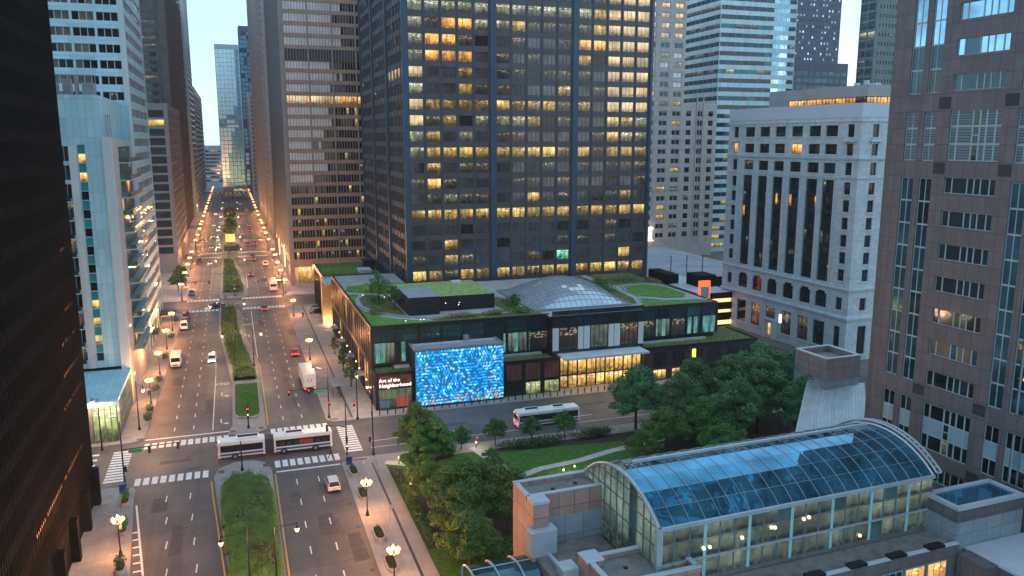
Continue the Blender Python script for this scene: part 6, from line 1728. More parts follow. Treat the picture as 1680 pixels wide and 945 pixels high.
# ------------------------------------------------------------------ 13 park
def park():
    g = MB(); g.prism([(21.2, 60), (112, 60), (112, 125.1), (21.2, 125.1)], -0.01, 0.15, 0, None, False); structure('park_lawn', g, mt['grass'])
    p = MB()
    def strip(pts, w, z=0.158):
        for i, ((xa, ya), (xb, yb)) in enumerate(zip(pts, pts[1:])):
            d = Vector((xb - xa, yb - ya)).normalized(); n_ = Vector((-d.y, d.x)) * w / 2
            p.sheet([(xa - n_.x, ya - n_.y), (xb - n_.x, yb - n_.y), (xb + n_.x, yb + n_.y), (xa + n_.x, ya + n_.y)], z + i * 0.0006, 0)
    strip([(36.6, 127), (38.0, 120.5), (40.4, 112.6)], 1.7); strip([(21.2, 125.4), (28.4, 120.9), (33.2, 116.8), (41, 112.2)], 1.6, 0.162)
    strip([(40.0, 112.6), (44.0, 114.6), (51.5, 115.7), (58.2, 117.8), (70, 120)], 1.5, 0.166); strip([(40.2, 113.4), (42, 104), (41, 95)], 1.8, 0.17)
    structure('park_path', p, mt['concrete'])
    s = MB(); s.sheet([(21.3, 95), (40, 95), (36, 110), (27, 118), (21.3, 123.5)], 0.153, 0); s.sheet([(40, 123.4), (62, 121.4), (64, 125), (38.9, 125)], 0.154, 0); s.sheet([(62, 112), (110, 100), (110, 125), (62, 125)], 0.155, 0)
    structure('planting_bed', s, mt['soil'])
    G_ = 'park trees beside the lawn'
    A = tree_proto('park_tree', 'mid-green park tree with pointed top at the street corner, left of the relief wall foot', 'tree', 11.0, 4.1, 'leaf_m', 101, 10500, .2, conic=.35, group=None)
    A.location = (25.8, 122.0, 0.15)
    Bt = tree_proto('park_tree', 'broad olive-green park tree nearest the bottom edge', 'tree', 9.6, 4.8, 'leaf_y', 102, 12000, .2, conic=0.0, spread=16)
    Bt.location = (27.6, 100.6, 0.15)
    Ct = tree_proto('park_tree', 'tall dark blue-green park tree in front of the right lower podium wing', 'tree', 12.5, 5.0, 'leaf_b', 103, 13000, .215, conic=.15, spread=16)
    Ct.location = (79.5, 126.5, 0.15)
    def cp(P, x, y, rz, s, label): 
        return copy_tree(P, None, (x, y, 0.15), rz, label, s)
    cp(A, 28.2, 118.6, 1.1, .86, 'second pointed park tree, just right of the one at the street corner')
    cp(A, 24.6, 116.2, 2.3, .72, 'shorter pointed park tree against the pavement drain strip')
    cp(Bt, 32.4, 103.4, 1.9, .74, 'olive park tree between the broadest olive tree and the lawn path')
    cp(Bt, 25.4, 95.2, 3.7, .86, 'olive park tree beside the glass canopy hoops')
    cp(Bt, 32.4, 96.5, 5.0, .98, 'olive park tree against the pink granite wall')
    cp(A, 35.2, 112.0, .6, .52, 'small feathery tree at the crossing of the lawn paths')
    cp(Ct, 67.0, 125.6, 1.3, 1.0, 'dark pointed tree in front of the gold lit entrance')
    cp(Ct, 92.0, 124.5, 2.4, 1.2, 'dark tree under the far right end of the podium')
    cp(Ct, 87.2, 117.5, 4.0, 1.18, 'large blue-green tree left of the granite topped annexe')
    cp(Ct, 97.6, 119.4, 5.2, 1.15, 'blue-green tree directly behind the granite topped annexe')
    cp(Ct, 79.5, 112.5, .3, 1.0, 'blue-green tree beside the lower edge of the sloping metal roof')
    cp(Ct, 108.5, 126.5, 3.0, .8, 'tree by the side street in front of the white terracotta building')
    cp(Bt, 66.8, 114.2, .9, .86, 'light olive tree right of the lawn, below the entrance tree')
    cp(Bt, 74.2, 114.5, 2.9, .95, 'olive tree behind the far end of the glass vault')
    cp(Bt, 60.6, 111.0, 4.4, .62, 'yellow-green small tree at the right end of the lawn path')
    cp(Bt, 72.0, 105.0, 5.6, .8, 'olive tree close behind the middle of the glass vault')
    cp(Bt, 24.2, 107.2, 2.2, .72, 'olive tree leaning over the pavement drain strip')
    cp(Bt, 25.0, 88.6, 1.4, .8, 'olive tree at the bottom edge left of the glass canopy hoops')
    cp(Ct, 73.2, 121.0, 2.0, .92, 'blue-green tree between the entrance tree and the tall dark one')
    cp(Ct, 85.2, 122.6, 3.3, 1.08, 'blue-green tree in the middle of the clump below the podium wing')
    cp(Ct, 91.8, 110.5, 1.0, 1.0, 'blue-green tree touching the left side of the annexe')
    cp(Ct, 103.5, 124.5, 4.6, 1.05, 'blue-green tree at the right end of the clump by the side street')
    S = tree_proto('street_tree', 'small round tree beside the lawn path entrance, left of the standing person', 'tree', 4.2, 1.9, 'leaf_d', 104, 1700, .18)
    S.location = (34.4, 126.6, 0.15)
    cp(S, 40.6, 127.0, 1.0, 1.15, 'small round tree just right of the standing person')
    cp(S, 47.2, 126.6, 2.2, 1.1, 'small round tree in front of the rear of the white and teal bus')
    cp(S, 53.6, 127.0, 3.1, 1.12, 'small round tree in front of the nose of the white and teal bus')
    H = clump('hedge', 'long dark mounded hedge on the lawn edge under the small round trees', 'hedge', (46, 124.3, .15), 6.8, 1.5, 1.5, 'leaf_hd', 2600, .17, 5, lumps=14)
    clump('hedge', 'dark clipped hedge at the right end of the lawn', 'hedge', (58.0, 125.0, .15), 5.0, 1.5, 1.7, 'leaf_hd', 1900, .17, 6, lumps=10)
    clump('hedge', 'low dark hedge left of the lawn path entrance', 'hedge', (30.8, 124.4, .15), 3.4, 1.1, 1.2, 'leaf_hd', 1200, .16, 7, lumps=8)
    clump('hedge', 'shrub edging along the inner pavement beside the drain strip', 'hedge', (21.9, 108, .15), .8, 13.0, 1.2, 'leaf_d', 2200, .16, 8, lumps=20)
    clump('hedge', 'dark shrub mass under the olive trees', 'hedge', (28, 91.5, .15), 5.5, 2.6, 1.6, 'leaf_d', 1600, .18, 9, lumps=10)
    C = tree_proto('plaza_tree', 'slim pale olive tree by the black podium side wall, nearest the crossing', 'tree', 6.8, 1.5, 'leaf_y', 105, 1700, .16, conic=.5, trunk_h=.18)
    C.location = (21.7, 169.0, .136)
    cp(C, 21.7, 181.5, 1, .9, 'second slim olive tree up the podium side wall'); cp(C, 21.7, 197, 2, .75, 'third slim olive tree up the podium side wall, farthest')
    cp(S, -19.6, 300, .5, 1.7, 'street tree in front of the low grey gridded block'); cp(S, -20, 322, 1.5, 1.5, 'street tree farther along the low grey gridded block')
    # path lights
    for i, (x, y, lab) in enumerate(((48.8, 111.4, 'globe path light nearest the arched glass end'), (46.6, 110.6, 'second globe path light just left of the other by the arched glass end'), (23.2, 124.0, 'ground light under the pointed corner tree'), (22.8, 113.2, 'ground light at the pavement edge under the trees'), (37.0, 126.4, 'path light by the lawn path entrance'))):
        t = thing('path_light', lab, 'path light', (x, y, .15), 0, 'park path lights')
        b = MB(); b.cyl((0, 0, 0), (0, 0, .9), .05, .04, 8); b.build('post', mt['iron_b'], t)
        b = MB(); b.lathe([(0, .88), (.13, .95), (.17, 1.06), (.12, 1.18), (0, 1.22)], (0, 0, 0), 10); b.build('globe', mt['lamp2'], t, smooth=True)
        l = D.lights.new('path_light_bulb', 'POINT'); l.energy = 110 * ES; l.color = (1, .66, .33); l.shadow_soft_size = .17; put(D.objects.new('path_light_bulb', l), t, (0, 0, 1.5))
park()

# ------------------------------------------------------------------ 14 medians: hedges and grass
def medians():
    def hedge_poly(label, poly, h, n, seed, leaf='leaf_h', size=.15):
        t = thing('median_hedge', label, 'hedge', (sum(p[0] for p in poly) / len(poly), sum(p[1] for p in poly) / len(poly), .14))
        ox, oy = t.location.x, t.location.y
        r = random.Random(seed); m = MB(); xs = [p[0] for p in poly]; ys = [p[1] for p in poly]
        def inside(x, y):
            c = False
            for (xa, ya), (xb, yb) in zip(poly, poly[1:] + poly[:1]):
                if (ya > y) != (yb > y) and x < (xb - xa) * (y - ya) / (yb - ya) + xa: c = not c
            return c
        k = 0
        from mathutils import noise as mn
        while k < n:
            x, y = r.uniform(min(xs), max(xs)), r.uniform(min(ys), max(ys))
            if not inside(x, y): continue
            k += 1
            hb = h * (0.80 + 0.75 * mn.noise(Vector((x * .55, y * .55, seed))))
            hh = hb * r.uniform(.82, 1.05) if r.random() < .8 else hb * r.uniform(.1, .8)
            p = Vector((x - ox + r.gauss(0, .12), y - oy + r.gauss(0, .12), hh))
            nn = Vector((r.gauss(0, .55), r.gauss(0, .55), 1)).normalized(); u = nn.orthogonal().normalized(); a = r.uniform(0, 6.3); w = nn.cross(u)
            u, w = (u * math.cos(a) + w * math.sin(a)) * size * r.uniform(.6, 1.4), (w * math.cos(a) - u * math.sin(a)) * size * .6
            m.face([p - u, p - w, p + u, p + w], 0, [(0, 0), (1, 0), (1, 1), (0, 1)])
        st_ = .5; nx = int((max(xs) - min(xs)) / st_) + 1; ny = int((max(ys) - min(ys)) / st_) + 1
        gx = lambda i, j: (min(xs) + i * st_, min(ys) + j * st_)
        hh_ = lambda x, y: .72 * h * (0.80 + 0.75 * mn.noise(Vector((x * .55, y * .55, seed)))) if inside(x, y) else 0.1
        for i in range(nx):
            for j in range(ny):
                q = [gx(i, j), gx(i + 1, j), gx(i + 1, j + 1), gx(i, j + 1)]
                if sum(inside(*p) for p in q) >= 2: m.face([(p[0] - ox, p[1] - oy, hh_(*p)) for p in q], 0)
        m.build('foliage', mt[leaf], t)
        s = MB(); s.prism([(x - ox, y - oy) for x, y in poly], -.1, .12, 0, None, False); s.build('soil_bed', mt['soil'], t)
        return t
    hedge_poly('dark mounded hedge on the nearest median, in front of the bus', [(-2.4, 62), (2.7, 62), (3.0, 100), (3.1, 117), (2.6, 124.5), (.4, 127.0), (-2.2, 126.5), (-4.0, 123.5), (-4.1, 117), (-2.8, 97)], 1.5, 15000, 1, size=.13)
    hedge_poly('long olive hedge on the median between the two crossings', [(-1.9, 181.5), (2.6, 181.5), (2.2, 192), (.3, 215), (-.9, 240), (-1.2, 262), (-5.2, 262), (-5.0, 245), (-3.6, 212), (-2.0, 192)], 1.45, 6500, 2, size=.2)
    hedge_poly('dark hedge on the far median with a red signal in front', [(-4.9, 290), (1.9, 290), (1.9, 300), (.8, 322), (-1.6, 372), (-5.0, 372)], 1.2, 2600, 3, 'leaf_d', .3)
    hedge_poly('clipped hedge block on the farthest visible median', [(-5, 405), (1.8, 405), (1.8, 424), (-5, 424)], 1.0, 600, 5, 'leaf_d', .4)
    c = clump('median_bush', 'round light green bush at the near end of the olive median hedge', 'bush', (.6, 187.5, .14), 1.7, 1.7, 1.9, 'leaf_y', 700, .16, 31)
    clump('median_bush', 'round bush on the near end of the far dark median hedge', 'bush', (-.6, 297, .14), 1.8, 2.2, 2.1, 'leaf_h', 500, .25, 32)
    clump('median_bush', 'dark bush mass halfway along the nearest median hedge', 'bush', (-.2, 112.0, .14), 2.6, 4.2, 2.1, 'leaf_b', 2600, .15, 34, lumps=9)
    clump('median_bush', 'olive brown bush mass at the bottom edge on the nearest median', 'bush', (.9, 98.0, .14), 2.2, 4.6, 2.0, 'straw_g', 2200, .15, 35, lumps=9)
    # grass island with kerb
    t = thing('grass_planter', 'rounded grass island with a pale kerb behind the articulated bus', 'planter', (.3, 166, .14))
    poly = [(-2.3, -9.0), (-1.6, -10.6), (1.0, -11.4), (2.2, -10.4), (2.5, -8.5), (2.6, 11.6), (-2.2, 11.6)]
    b = MB()
    for (xa, ya), (xb, yb) in zip(poly, poly[1:] + poly[:1]):
        d = Vector((xb - xa, yb - ya)).normalized(); n_ = Vector((-d.y, d.x)) * .14
        b.prism([(xa - n_.x, ya - n_.y), (xb - n_.x, yb - n_.y), (xb + n_.x, yb + n_.y), (xa + n_.x, ya + n_.y)], 0, .42 + rng.uniform(0, .004), 0)
    b.build('kerb', mt['kerb'], t); g = MB(); g.sheet(poly, .36, 0); g.build('grass', mt['grass'], t)
    m = MB(); leaf_cloud(m, [(.2 + rng.uniform(-1.6, 1.6), rng.uniform(-9, 10.5), .42, .9, .9, .14) for _ in range(34)], 1800, .08, 0, 77); m.build('grass_blade', mt['leaf_h'], t)
    # trees down the middle, beyond the third crossing
    for i, (x, y, s, lab) in enumerate(((-2.2, 455, 1.3, 'median tree just behind the yellow lit shelter'), (-2.0, 480, 1.5, 'second median tree beyond the yellow lit shelter'), (-1.8, 506, 1.5, 'third median tree beyond the yellow lit shelter'), (-1.6, 545, 1.7, 'farthest tree on the median'))):
        tr = tree_proto('median_tree', lab, 'tree', 6.5 * s, 2.6 * s, 'leaf_d', 130 + i, 900, .42); tr.location = (x, y, .14)
    # stone kerb bench in front of far hedge
    t = thing('stone_planter', 'pale curved stone planter edge below the far dark hedge', 'planter', (-1.6, 287.6, .14))
    b = MB()
    for k in range(8):
        a0, a1 = k / 8, (k + 1) / 8; x0, x1 = -3.4 + 6.8 * a0, -3.4 + 6.8 * a1
        y0, y1 = -1.0 * math.sin(math.pi * a0), -1.0 * math.sin(math.pi * a1)
        b.prism([(x0, y0), (x1, y1), (x1, y1 + .5), (x0, y0 + .5)], 0, .9, 0)
    b.build('rim', mt['kerb'], t)
    t = thing('lit_shelter', 'yellow lit shelter box on the far median', 'shelter', (-2.0, 418, .14))
    b = MB(); b.box(-2.4, 0, 0, 2.4, 3, .4, 0); b.box(-2.4, 0, 6.6, 2.4, 3, 7.0, 0); b.box(-2.4, 0, .4, -2.2, 3, 6.6, 0); b.box(2.2, 0, .4, 2.4, 3, 6.6, 0); b.box(-2.2, 0, .4, 2.2, .1, 2.9, 0); b.build('frame', mt['grey_m'], t)
    b = MB(); b.box(-2.2, .15, 2.9, 2.2, 2.9, 6.55, 0); b.build('lit_panel', emit('amber_panel_glow', (1.0, .52, .12), 1.0), t)
medians()

# ------------------------------------------------------------------ 15 street furniture
def point(name, parent, loc, e, col, r=.3):
    l = D.lights.get(name) or D.lights.new(name, 'POINT'); l.energy = e * ES; l.color = col; l.shadow_soft_size = r
    o = D.objects.new(name, l); put(o, parent, loc); return o
def street_lamp():
    t = thing('street_lamp', 'x', 'street lamp', (0, 0, .13), 0, 'globe lamps along both pavements')
    b = MB(); b.lathe([(.3, 0), (.3, .12), (.22, .2), (.2, .55), (.12, .7), (.085, 1.0), (.065, 4.1), (.1, 4.2), (.1, 4.3), (.04, 4.4), (.03, 5.6), (0, 5.75)], (0, 0, 0), 10); b.build('post', mt['iron_b'], t, smooth=False)
    r = MB()
    r.tube([(.62 * math.cos(R(a)), .62 * math.sin(R(a)), 4.55) for a in range(0, 361, 30)], .035, 5, 0, False)
    for k in range(4):
        a = R(90 * k + 45); r.tube([(0, 0, 4.3), (.4 * math.cos(a), .4 * math.sin(a), 4.35), (.62 * math.cos(a), .62 * math.sin(a), 4.55)], .03, 5)
    r.build('bracket_ring', mt['iron_b'], t)
    for k in range(5):
        a = R(72 * k); x, y = .62 * math.cos(a), .62 * math.sin(a)
        g = MB(); g.lathe([(.08, 4.6), (.2, 4.7), (.25, 4.86), (.2, 5.03), (.09, 5.12)], (x, y, 0), 8); o = g.build('globe', mt['lamp'], t, smooth=True)
        c = MB(); c.lathe([(.1, 5.12), (.11, 5.17), (.03, 5.28), (0, 5.3)], (x, y, 0), 8); c.build('cap', mt['iron_b'], o)
    point('lamp_bulb', t, (0, 0, 5.45), 2900, (1.0, .39, .13), .45)
    return t
def lamps():
    P = street_lamp()
    spots = []
    for i, y in enumerate((83.5, 106.1, 170.3, 192.4, 215.7, 237.2)): spots.append((-17.7 if i > 1 else (-16.0 if i else -14.2), y, ['nearest globe lamp on the left pavement, mostly below the frame', 'lit globe lamp on the left pavement beside the black ribbed tower', 'first lit globe lamp past the crossing on the left pavement', 'second lit globe lamp past the crossing on the left pavement', 'third lit globe lamp past the crossing on the left pavement', 'fourth lit globe lamp past the crossing, by the white cars'][i]))
    for i, y in enumerate((87.2, 107.2, 193.7, 245.5)): spots.append((15.4, y, ['lit globe lamp at the bottom edge beside the last oval planter', 'lit globe lamp on the right pavement beside two oval planters', 'lit globe lamp just beyond the white lorry', 'lit globe lamp at the right of the second crossing'][i]))
    far = ['near', 'second', 'third', 'fourth', 'fifth', 'sixth', 'seventh', 'eighth', 'ninth', 'tenth', 'eleventh', 'twelfth', 'thirteenth', 'fourteenth']
    ys = [286, 309, 331, 351, 371, 410, 438, 466, 494, 512, 545, 575, 605, 630]
    for i, y in enumerate(ys):
        spots.append((-17.7, y, f'{far[i]} globe lamp beyond the second crossing on the left pavement')); spots.append((15.4, y - 2, f'{far[i]} globe lamp beyond the second crossing on the right pavement'))
    for i, (x, y, lab) in enumerate(spots):
        lab = lab.replace('near globe', 'first globe')
        if i == 0: P.location = (x, y, .13); P['label'] = lab
        else:
            o = copy_tree(P, None, (x, y + (rng.uniform(-3, 3) if y > 300 else 0), .13), rng.uniform(0, 1), lab)
    # more distant lamps, too small for parts
    m = MB(); m.lathe([(.3, 0), (.08, 1), (.06, 4.2), (.02, 4.3)], (0, 0, 0), 6, 0); m.lathe([(.1, 4.5), (.8, 4.6), (.85, 4.9), (.6, 5.2), (.1, 5.3)], (0, 0, 0), 8, 1)
    me = m.mesh('street_lamp', [mt['iron_b'], mt['lamp']])
    for i, y in enumerate(range(662, 900, 28)):
        for x in (-17.7, 15.4):
            o = D.objects.new('street_lamp', me); put(o, None, (x, y, .13)); tag(o, 'tiny distant globe lamp on the %s pavement at the far end of the avenue' % ('left' if x < 0 else 'right'), 'street lamp', 'globe lamps far along the avenue on the %s' % ('left' if x < 0 else 'right'))
lamps()

def pole_lamp(name, label, x, y, arms, h=8.6, signals=(), sign=None, group=None, base=True, peds=()):
    """tall black pole; arms: (dx, dy) of pendant lamps; signals: (dx, dy, colour) hung on a mast arm; sign: offset of the green street sign"""
    t = thing(name, label, 'street light' if not signals else 'traffic signal', (x, y, .13), 0, group)
    b = MB(); b.lathe([(.26, 0), (.26, .3), (.16, .5), (.12, 1.2), (.08, h), (.1, h + .05), (.05, h + .3), (0, h + .5)], (0, 0, 0), 10); b.build('pole', mt['iron_b'], t)
    for dx, dy in arms:
        a = MB(); a.tube([(0, 0, h - .9), (dx * .35, dy * .35, h - .25), (dx, dy, h)], [.05, .04, .035], 6); a.tube([(0, 0, h - .1), (dx, dy, h + .05)], .035, 6); a.cyl((dx, dy, h + .25), (dx, dy, h - .3), .05, .05, 6)
        ar = a.build('arm', mt['iron_b'], t)
        g = MB(); g.lathe([(.06, -.25), (.2, -.35), (.24, -.5)], (dx, dy, h), 10, 1); g.lathe([(.23, -.5), (.27, -.62), (.22, -.8), (.1, -.92), (0, -.95)], (dx, dy, h), 10, 0)
        g.build('pendant_lamp', [mt['lamp2'], mt['iron_b']], t, smooth=True)
        point('pendant_bulb', t, (dx, dy, h - 1.35), 1300, (1.0, .58, .32), .25)
    if signals:
        far = max(signals, key=lambda s: abs(s[0]) + abs(s[1])); hm = 6.3
        a = MB(); a.tube([(0, 0, hm - .5), (far[0] * 1.05, far[1] * 1.05, hm)], [.09, .05], 8); a.build('mast_arm', mt['iron_b'], t)
        for dx, dy, c in signals:
            s = MB(); z = hm - .1
            s.box(dx - .17, dy - .14, z - .95, dx + .17, dy + .14, z + .1, 0)
            for k in range(3): s.cyl((dx, dy - .14, z - .12 - .31 * k), (dx, dy - .3, z - .12 - .31 * k), .13, .13, 8, 0, False)
            so = s.build('signal_head', mt['iron_b'], t)
            l = MB(); k = 0 if c == 'r' else 2
            if c: l.lathe([(0, -.02), (.12, -.02), (.12, .02), (0, .02)], (0, 0, 0), 10); l.xf(Matrix.Translation((dx, dy - .31, z - .12 - .31 * k)) @ Matrix.Rotation(R(90), 4, 'X')); l.build('lens', mt['red_l' if c == 'r' else 'green_l'], so)
    for dx, dy, z, c in peds:
        s = MB(); s.box(dx - .18, dy - .16, z - .9, dx + .18, dy + .12, z, 0); so = s.build('signal_head', mt['iron_b'], t)
        if c:
            l = MB(); l.box(dx - .12, dy - .19, z - .36, dx + .12, dy - .162, z - .1, 0); l.build('lens', mt[c], so)
    if sign:
        dx, dy = sign; s = MB(); s.box(dx - .95, dy - .03, 5.35, dx + .95, dy + .03, 5.9, 0); s.box(dx - .98, dy - .02, 5.32, dx + .98, dy + .025, 5.93, 1); s.build('street_sign', [mt['sign_g'], mt['frame_w']], t)
    return t
pole_lamp('traffic_mast', 'mast arm signal on the left near corner with a green street sign', -18.0, 129.0, [], 10.0, [(3.9, -.9, None), (7.9, -.6, None)], (1.9, -.5), peds=[(.3, -.1, 3.2, None)])
pole_lamp('street_light_pole', 'pendant lamp pole in front of the glass lobby', -23.4, 146.2, [(-1.2, 1.6)], 8.8)
pole_lamp('street_light_pole', 'pendant lamp pole between the first planters past the left crossing', -18.4, 155.0, [(1.4, -2.6)], 8.8)
pole_lamp('traffic_mast', 'mast arm with two red signals and green sign by the white lorry', 15.0, 150.3, [(-2.4, 3.2)], 9.6, [(-7.2, -.5, 'r'), (-3.6, -.6, 'r')], (-1.7, -.6), peds=[(.1, -.3, 3.4, 'red_l')])
pole_lamp('traffic_mast', 'dark mast with signals beside the blue box on the right near corner', 15.4, 128.2, [], 9.4, [(-3.0, .4, None)], None, peds=[(0, -.3, 4.2, None), (0, -.3, 2.9, 'white_e')])
pole_lamp('street_light_pole', 'pendant lamp pole at the park corner of the crossing', 19.9, 132.6 - 3.4, [(.4, 7.0)], 10.4, peds=[(-.5, .2, 3.2, None)])
pole_lamp('street_light_pole', 'pendant lamp pole at the podium corner with red signal', 20.0, 147.8, [(.2, .9)], 8.8, peds=[(-.6, -.2, 3.6, 'red_l')])
pole_lamp('median_light_pole', 'median lamp pole reaching left over the nearest hedge', -.6, 90.0, [(-2.8, -1.2)], 8.8)
pole_lamp('median_light_pole', 'median lamp pole reaching right over the nearest hedge', 2.3, 89.8, [(2.5, -.3)], 8.8)
pole_lamp('median_light_pole', 'median lamp pole reaching left beside the olive hedge', -1.6, 191.5, [(-2.4, -1.0)], 8.8)
pole_lamp('median_light_pole', 'median lamp pole reaching right beside the olive hedge', 2.6, 192.5, [(1.8, -2)], 8.8)
pole_lamp('median_light_pole', 'median lamp pole reaching left before the second crossing', -4.6, 227.5, [(-2.6, -1)], 8.8)
pole_lamp('median_light_pole', 'median lamp pole reaching right before the second crossing', -1.0, 227, [(2.4, .9)], 8.8)
pole_lamp('median_light_pole', 'far median lamp pole with arms both ways beyond the red signal', -2.0, 315, [(-5.0, 0), (5.0, 0)], 8.8)
for i_, y_ in enumerate((352, 398.5, 447, 503, 566, 622)):
    pole_lamp('median_light_pole', '%s double armed median lamp pole beyond the far dark hedge' % ('first', 'second', 'third', 'fourth', 'fifth', 'sixth')[i_], -3.0 + i_ * .2, y_, [(-4.6, .6), (5.2, -.6)], 8.2)
pole_lamp('traffic_mast', 'far mast arm with two red signals at the second crossing', 14.6, 281.5, [], 8.5, [(-8.0, -.6, 'r'), (-4.2, -.6, 'r')], (-6.0, -.6))
pole_lamp('traffic_mast', 'far mast arm signal on the left of the second crossing', -17.4, 281.8, [], 8.5, [(4.4, -.5, None), (8.6, -.5, None)], None)
pole_lamp('traffic_mast', 'far mast arm with green signals at the third crossing, right side', 14.6, 402, [], 8.5, [(-8.0, -.6, 'g'), (-4.0, -.6, 'g')], (-6.0, -.6))
pole_lamp('traffic_mast', 'far mast arm with green signals at the third crossing, left side', -17.4, 402, [], 8.5, [(5.0, -.5, 'g'), (9.5, -.5, 'g')], None)
pole_lamp('signal_post', 'low signal post with red light and white sign on the grass island end', .4, 149.4, [], 4.2, peds=[(0, -.2, 4.0, 'red_l'), (0, -.2, 2.9, 'white_e')])
pole_lamp('signal_post', 'plain black post on the median nose in front of the bus', -1.0, 129.4, [], 4.6, peds=[(0, .1, 4.4, None)])
pole_lamp('signal_post', 'far signal post with red light before the far dark hedge', -1.0, 284.6, [], 4.4, peds=[(0, -.2, 4.2, 'red_l'), (0, -.2, 3.0, 'white_e')])
pole_lamp('signal_post', 'far signal post with green light before the yellow lit shelter', -2, 402.8, [], 5.0, peds=[(0, -.2, 4.8, 'green_l')])

def bollards():
    m = MB(); m.lathe([(.13, 0), (.13, .06), (.11, .08), (.11, .9), (.12, .92), (.1, .98), (0, 1.02)], (0, 0, 0), 10); me = m.mesh('bollard', [mt['iron_b']])
    n = 40
    for i in range(n):
        x = 22.8 + i * 1.535
        o = D.objects.new('bollard', me); put(o, None, (x, 148.7 - .0 + (x - 22.8) * .008, .136)); tag(o, 'black bollard in the row between the road and the podium', 'bollard', 'bollards in front of the podium')
bollards()

def planters():
    def oval(name, label, x, y, L, W, leaf, seed, group, rot=0):
        t = thing(name, label, 'planter', (x, y, .13), rot, group)
        b = MB(); n = 20; out = []; inn = []
        for k in range(n):
            a = 2 * math.pi * k / n; cx, cy = math.cos(a), math.sin(a)
            px = W / 2 * abs(cx) ** .7 * (1 if cx > 0 else -1); py = L / 2 * abs(cy) ** .6 * (1 if cy > 0 else -1)
            out.append((px, py)); inn.append((px * .78, py * .88))
        for k in range(n):
            a, c = out[k], out[(k + 1) % n]; d, e = inn[k], inn[(k + 1) % n]
            b.face([(a[0], a[1], 0), (c[0], c[1], 0), (c[0], c[1], .5), (a[0], a[1], .5)]); b.face([(a[0], a[1], .5), (c[0], c[1], .5), (e[0], e[1], .5), (d[0], d[1], .5)]); b.face([(e[0], e[1], .3), (d[0], d[1], .3), (d[0], d[1], .5), (e[0], e[1], .5)])
        b.build('rim', mt['kerb'], t); s = MB(); s.face([(p[0], p[1], .38) for p in inn]); s.build('soil', mt['soil'], t)
        m = MB(); r = random.Random(seed)
        leaf_cloud(m, [(r.uniform(-.1, .1), -L * .3 + L * .3 * k, .55, W * .33, L * .16, .38) for k in range(3)], 420, .09, 0, seed); m.build('shrub', mt[leaf], t)
    for i, (x, y, lab) in enumerate(((15.7, 123, 'oval planter beside the blue box'), (15.8, 114, 'oval planter farther side of the globe lamp'), (15.9, 100.8, 'oval planter between the two bottom globe lamps'), (16.0, 92.6, 'oval planter nearest the bottom edge on the right pavement'))):
        oval('oval_planter', lab, x, y, 4.0, 1.5, 'leaf_hd', 200 + i, 'oval planters on the right pavement')
    for i, (x, y, lab) in enumerate(((-17.3, 122.4, 'shrub planter next to the blue box on the left pavement'), (-16.5, 112.8, 'shrub planter beside the left globe lamp'), (-15.6, 102.2, 'shrub planter nearest the bottom edge on the left pavement'))):
        oval('shrub_planter', lab, x, y, 2.4, 1.2, 'leaf_h', 220 + i, 'planters on the left pavement')
        clump('topiary_shrub', 'tall rounded shrub in the %s' % lab.replace('shrub planter', 'planter'), 'shrub', (x, y, .5), .75, .8, 1.9, 'leaf_h', 420, .12, 230 + i, stems=False)
    for i, y in enumerate((160.2, 165.8, 179.3, 186.9, 206.4, 228, 250)):
        clump('pavement_shrub', ['first', 'second', 'third', 'fourth', 'fifth', 'sixth', 'seventh'][i] + ' dark oval shrub from the left corner going up the avenue', 'shrub', (-17.5, y, .13), 1.0, 1.5, 1.5, 'leaf_d', 320, .15, 240 + i, 'oval shrubs on the left pavement', stems=False)
    for i, (x, y, w, lab) in enumerate(((-18.0, 126.6, 0, 'blue box at the foot of the left mast'), (15.5, 126.5, 0, 'blue box at the right near corner'))):
        t = thing('newspaper_box', lab, 'newspaper box', (x, y, .13), 0, 'blue boxes at the crossing')
        b = MB(); b.box(-.45, -.35, .15, .45, .35, 1.35, 0); b.box(-.5, -.4, 1.35, .5, .4, 1.42, 0); b.build('body', mt['blue'], t)
        b = MB(); b.box(-.34, -.37, .7, .34, -.351, 1.25, 0); b.build('door', mt['g_mid'], t)
        b = MB()
        for sx in (-.38, .38):
            for sy in (-.28, .28): b.box(sx - .05, sy - .05, 0, sx + .05, sy + .05, .15, 0)
        b.build('foot', mt['iron_b'], t)
    for i, (x, y, lab) in enumerate(((18.0, 104, 'slim sign post on the right pavement'), (16.8, 121, 'sign post with white plate by the oval planter'), (-16.6, 109.6, 'thin meter post by the left planter'))):
        t = thing('sign_post', lab, 'sign post', (x, y, .13)); b = MB(); b.cyl((0, 0, 0), (0, 0, 2.7), .035, .035, 6); b.build('post', mt['grey_m'], t)
        b = MB(); b.box(.02, -.04, 2.0, .5, -.02, 2.6, 0); b.build('sign_plate', mt['frame_w'], t)
    t = thing('entrance_canopy', 'dark lit canopy over the pavement by the parked white car', 'canopy', (-19.5, 247, 0))
    b = MB(); b.box(-1.8, -2.6, 3.0, 2.2, 2.6, 3.8, 0); b.build('roof', mt['maroon'] if 'maroon' in mt else mt['iron_b'], t); b = MB(); b.box(-1.6, -2.4, 2.9, 2.0, 2.4, 2.99, 0); b.build('soffit_light', mt['lamp'], t)
    b = MB()
    for sx in (-1.6, 2.0):
        for sy in (-2.4, 2.4): b.cyl((sx, sy, 0), (sx, sy, 3), .06, .06, 6)
    b.build('post', mt['iron_b'], t)
    # bus shelters by the podium pavement
    t = thing('glass_shelter', 'glass bus shelter roof between the white lorry and the podium', 'bus shelter', (17.2, 165, .13))
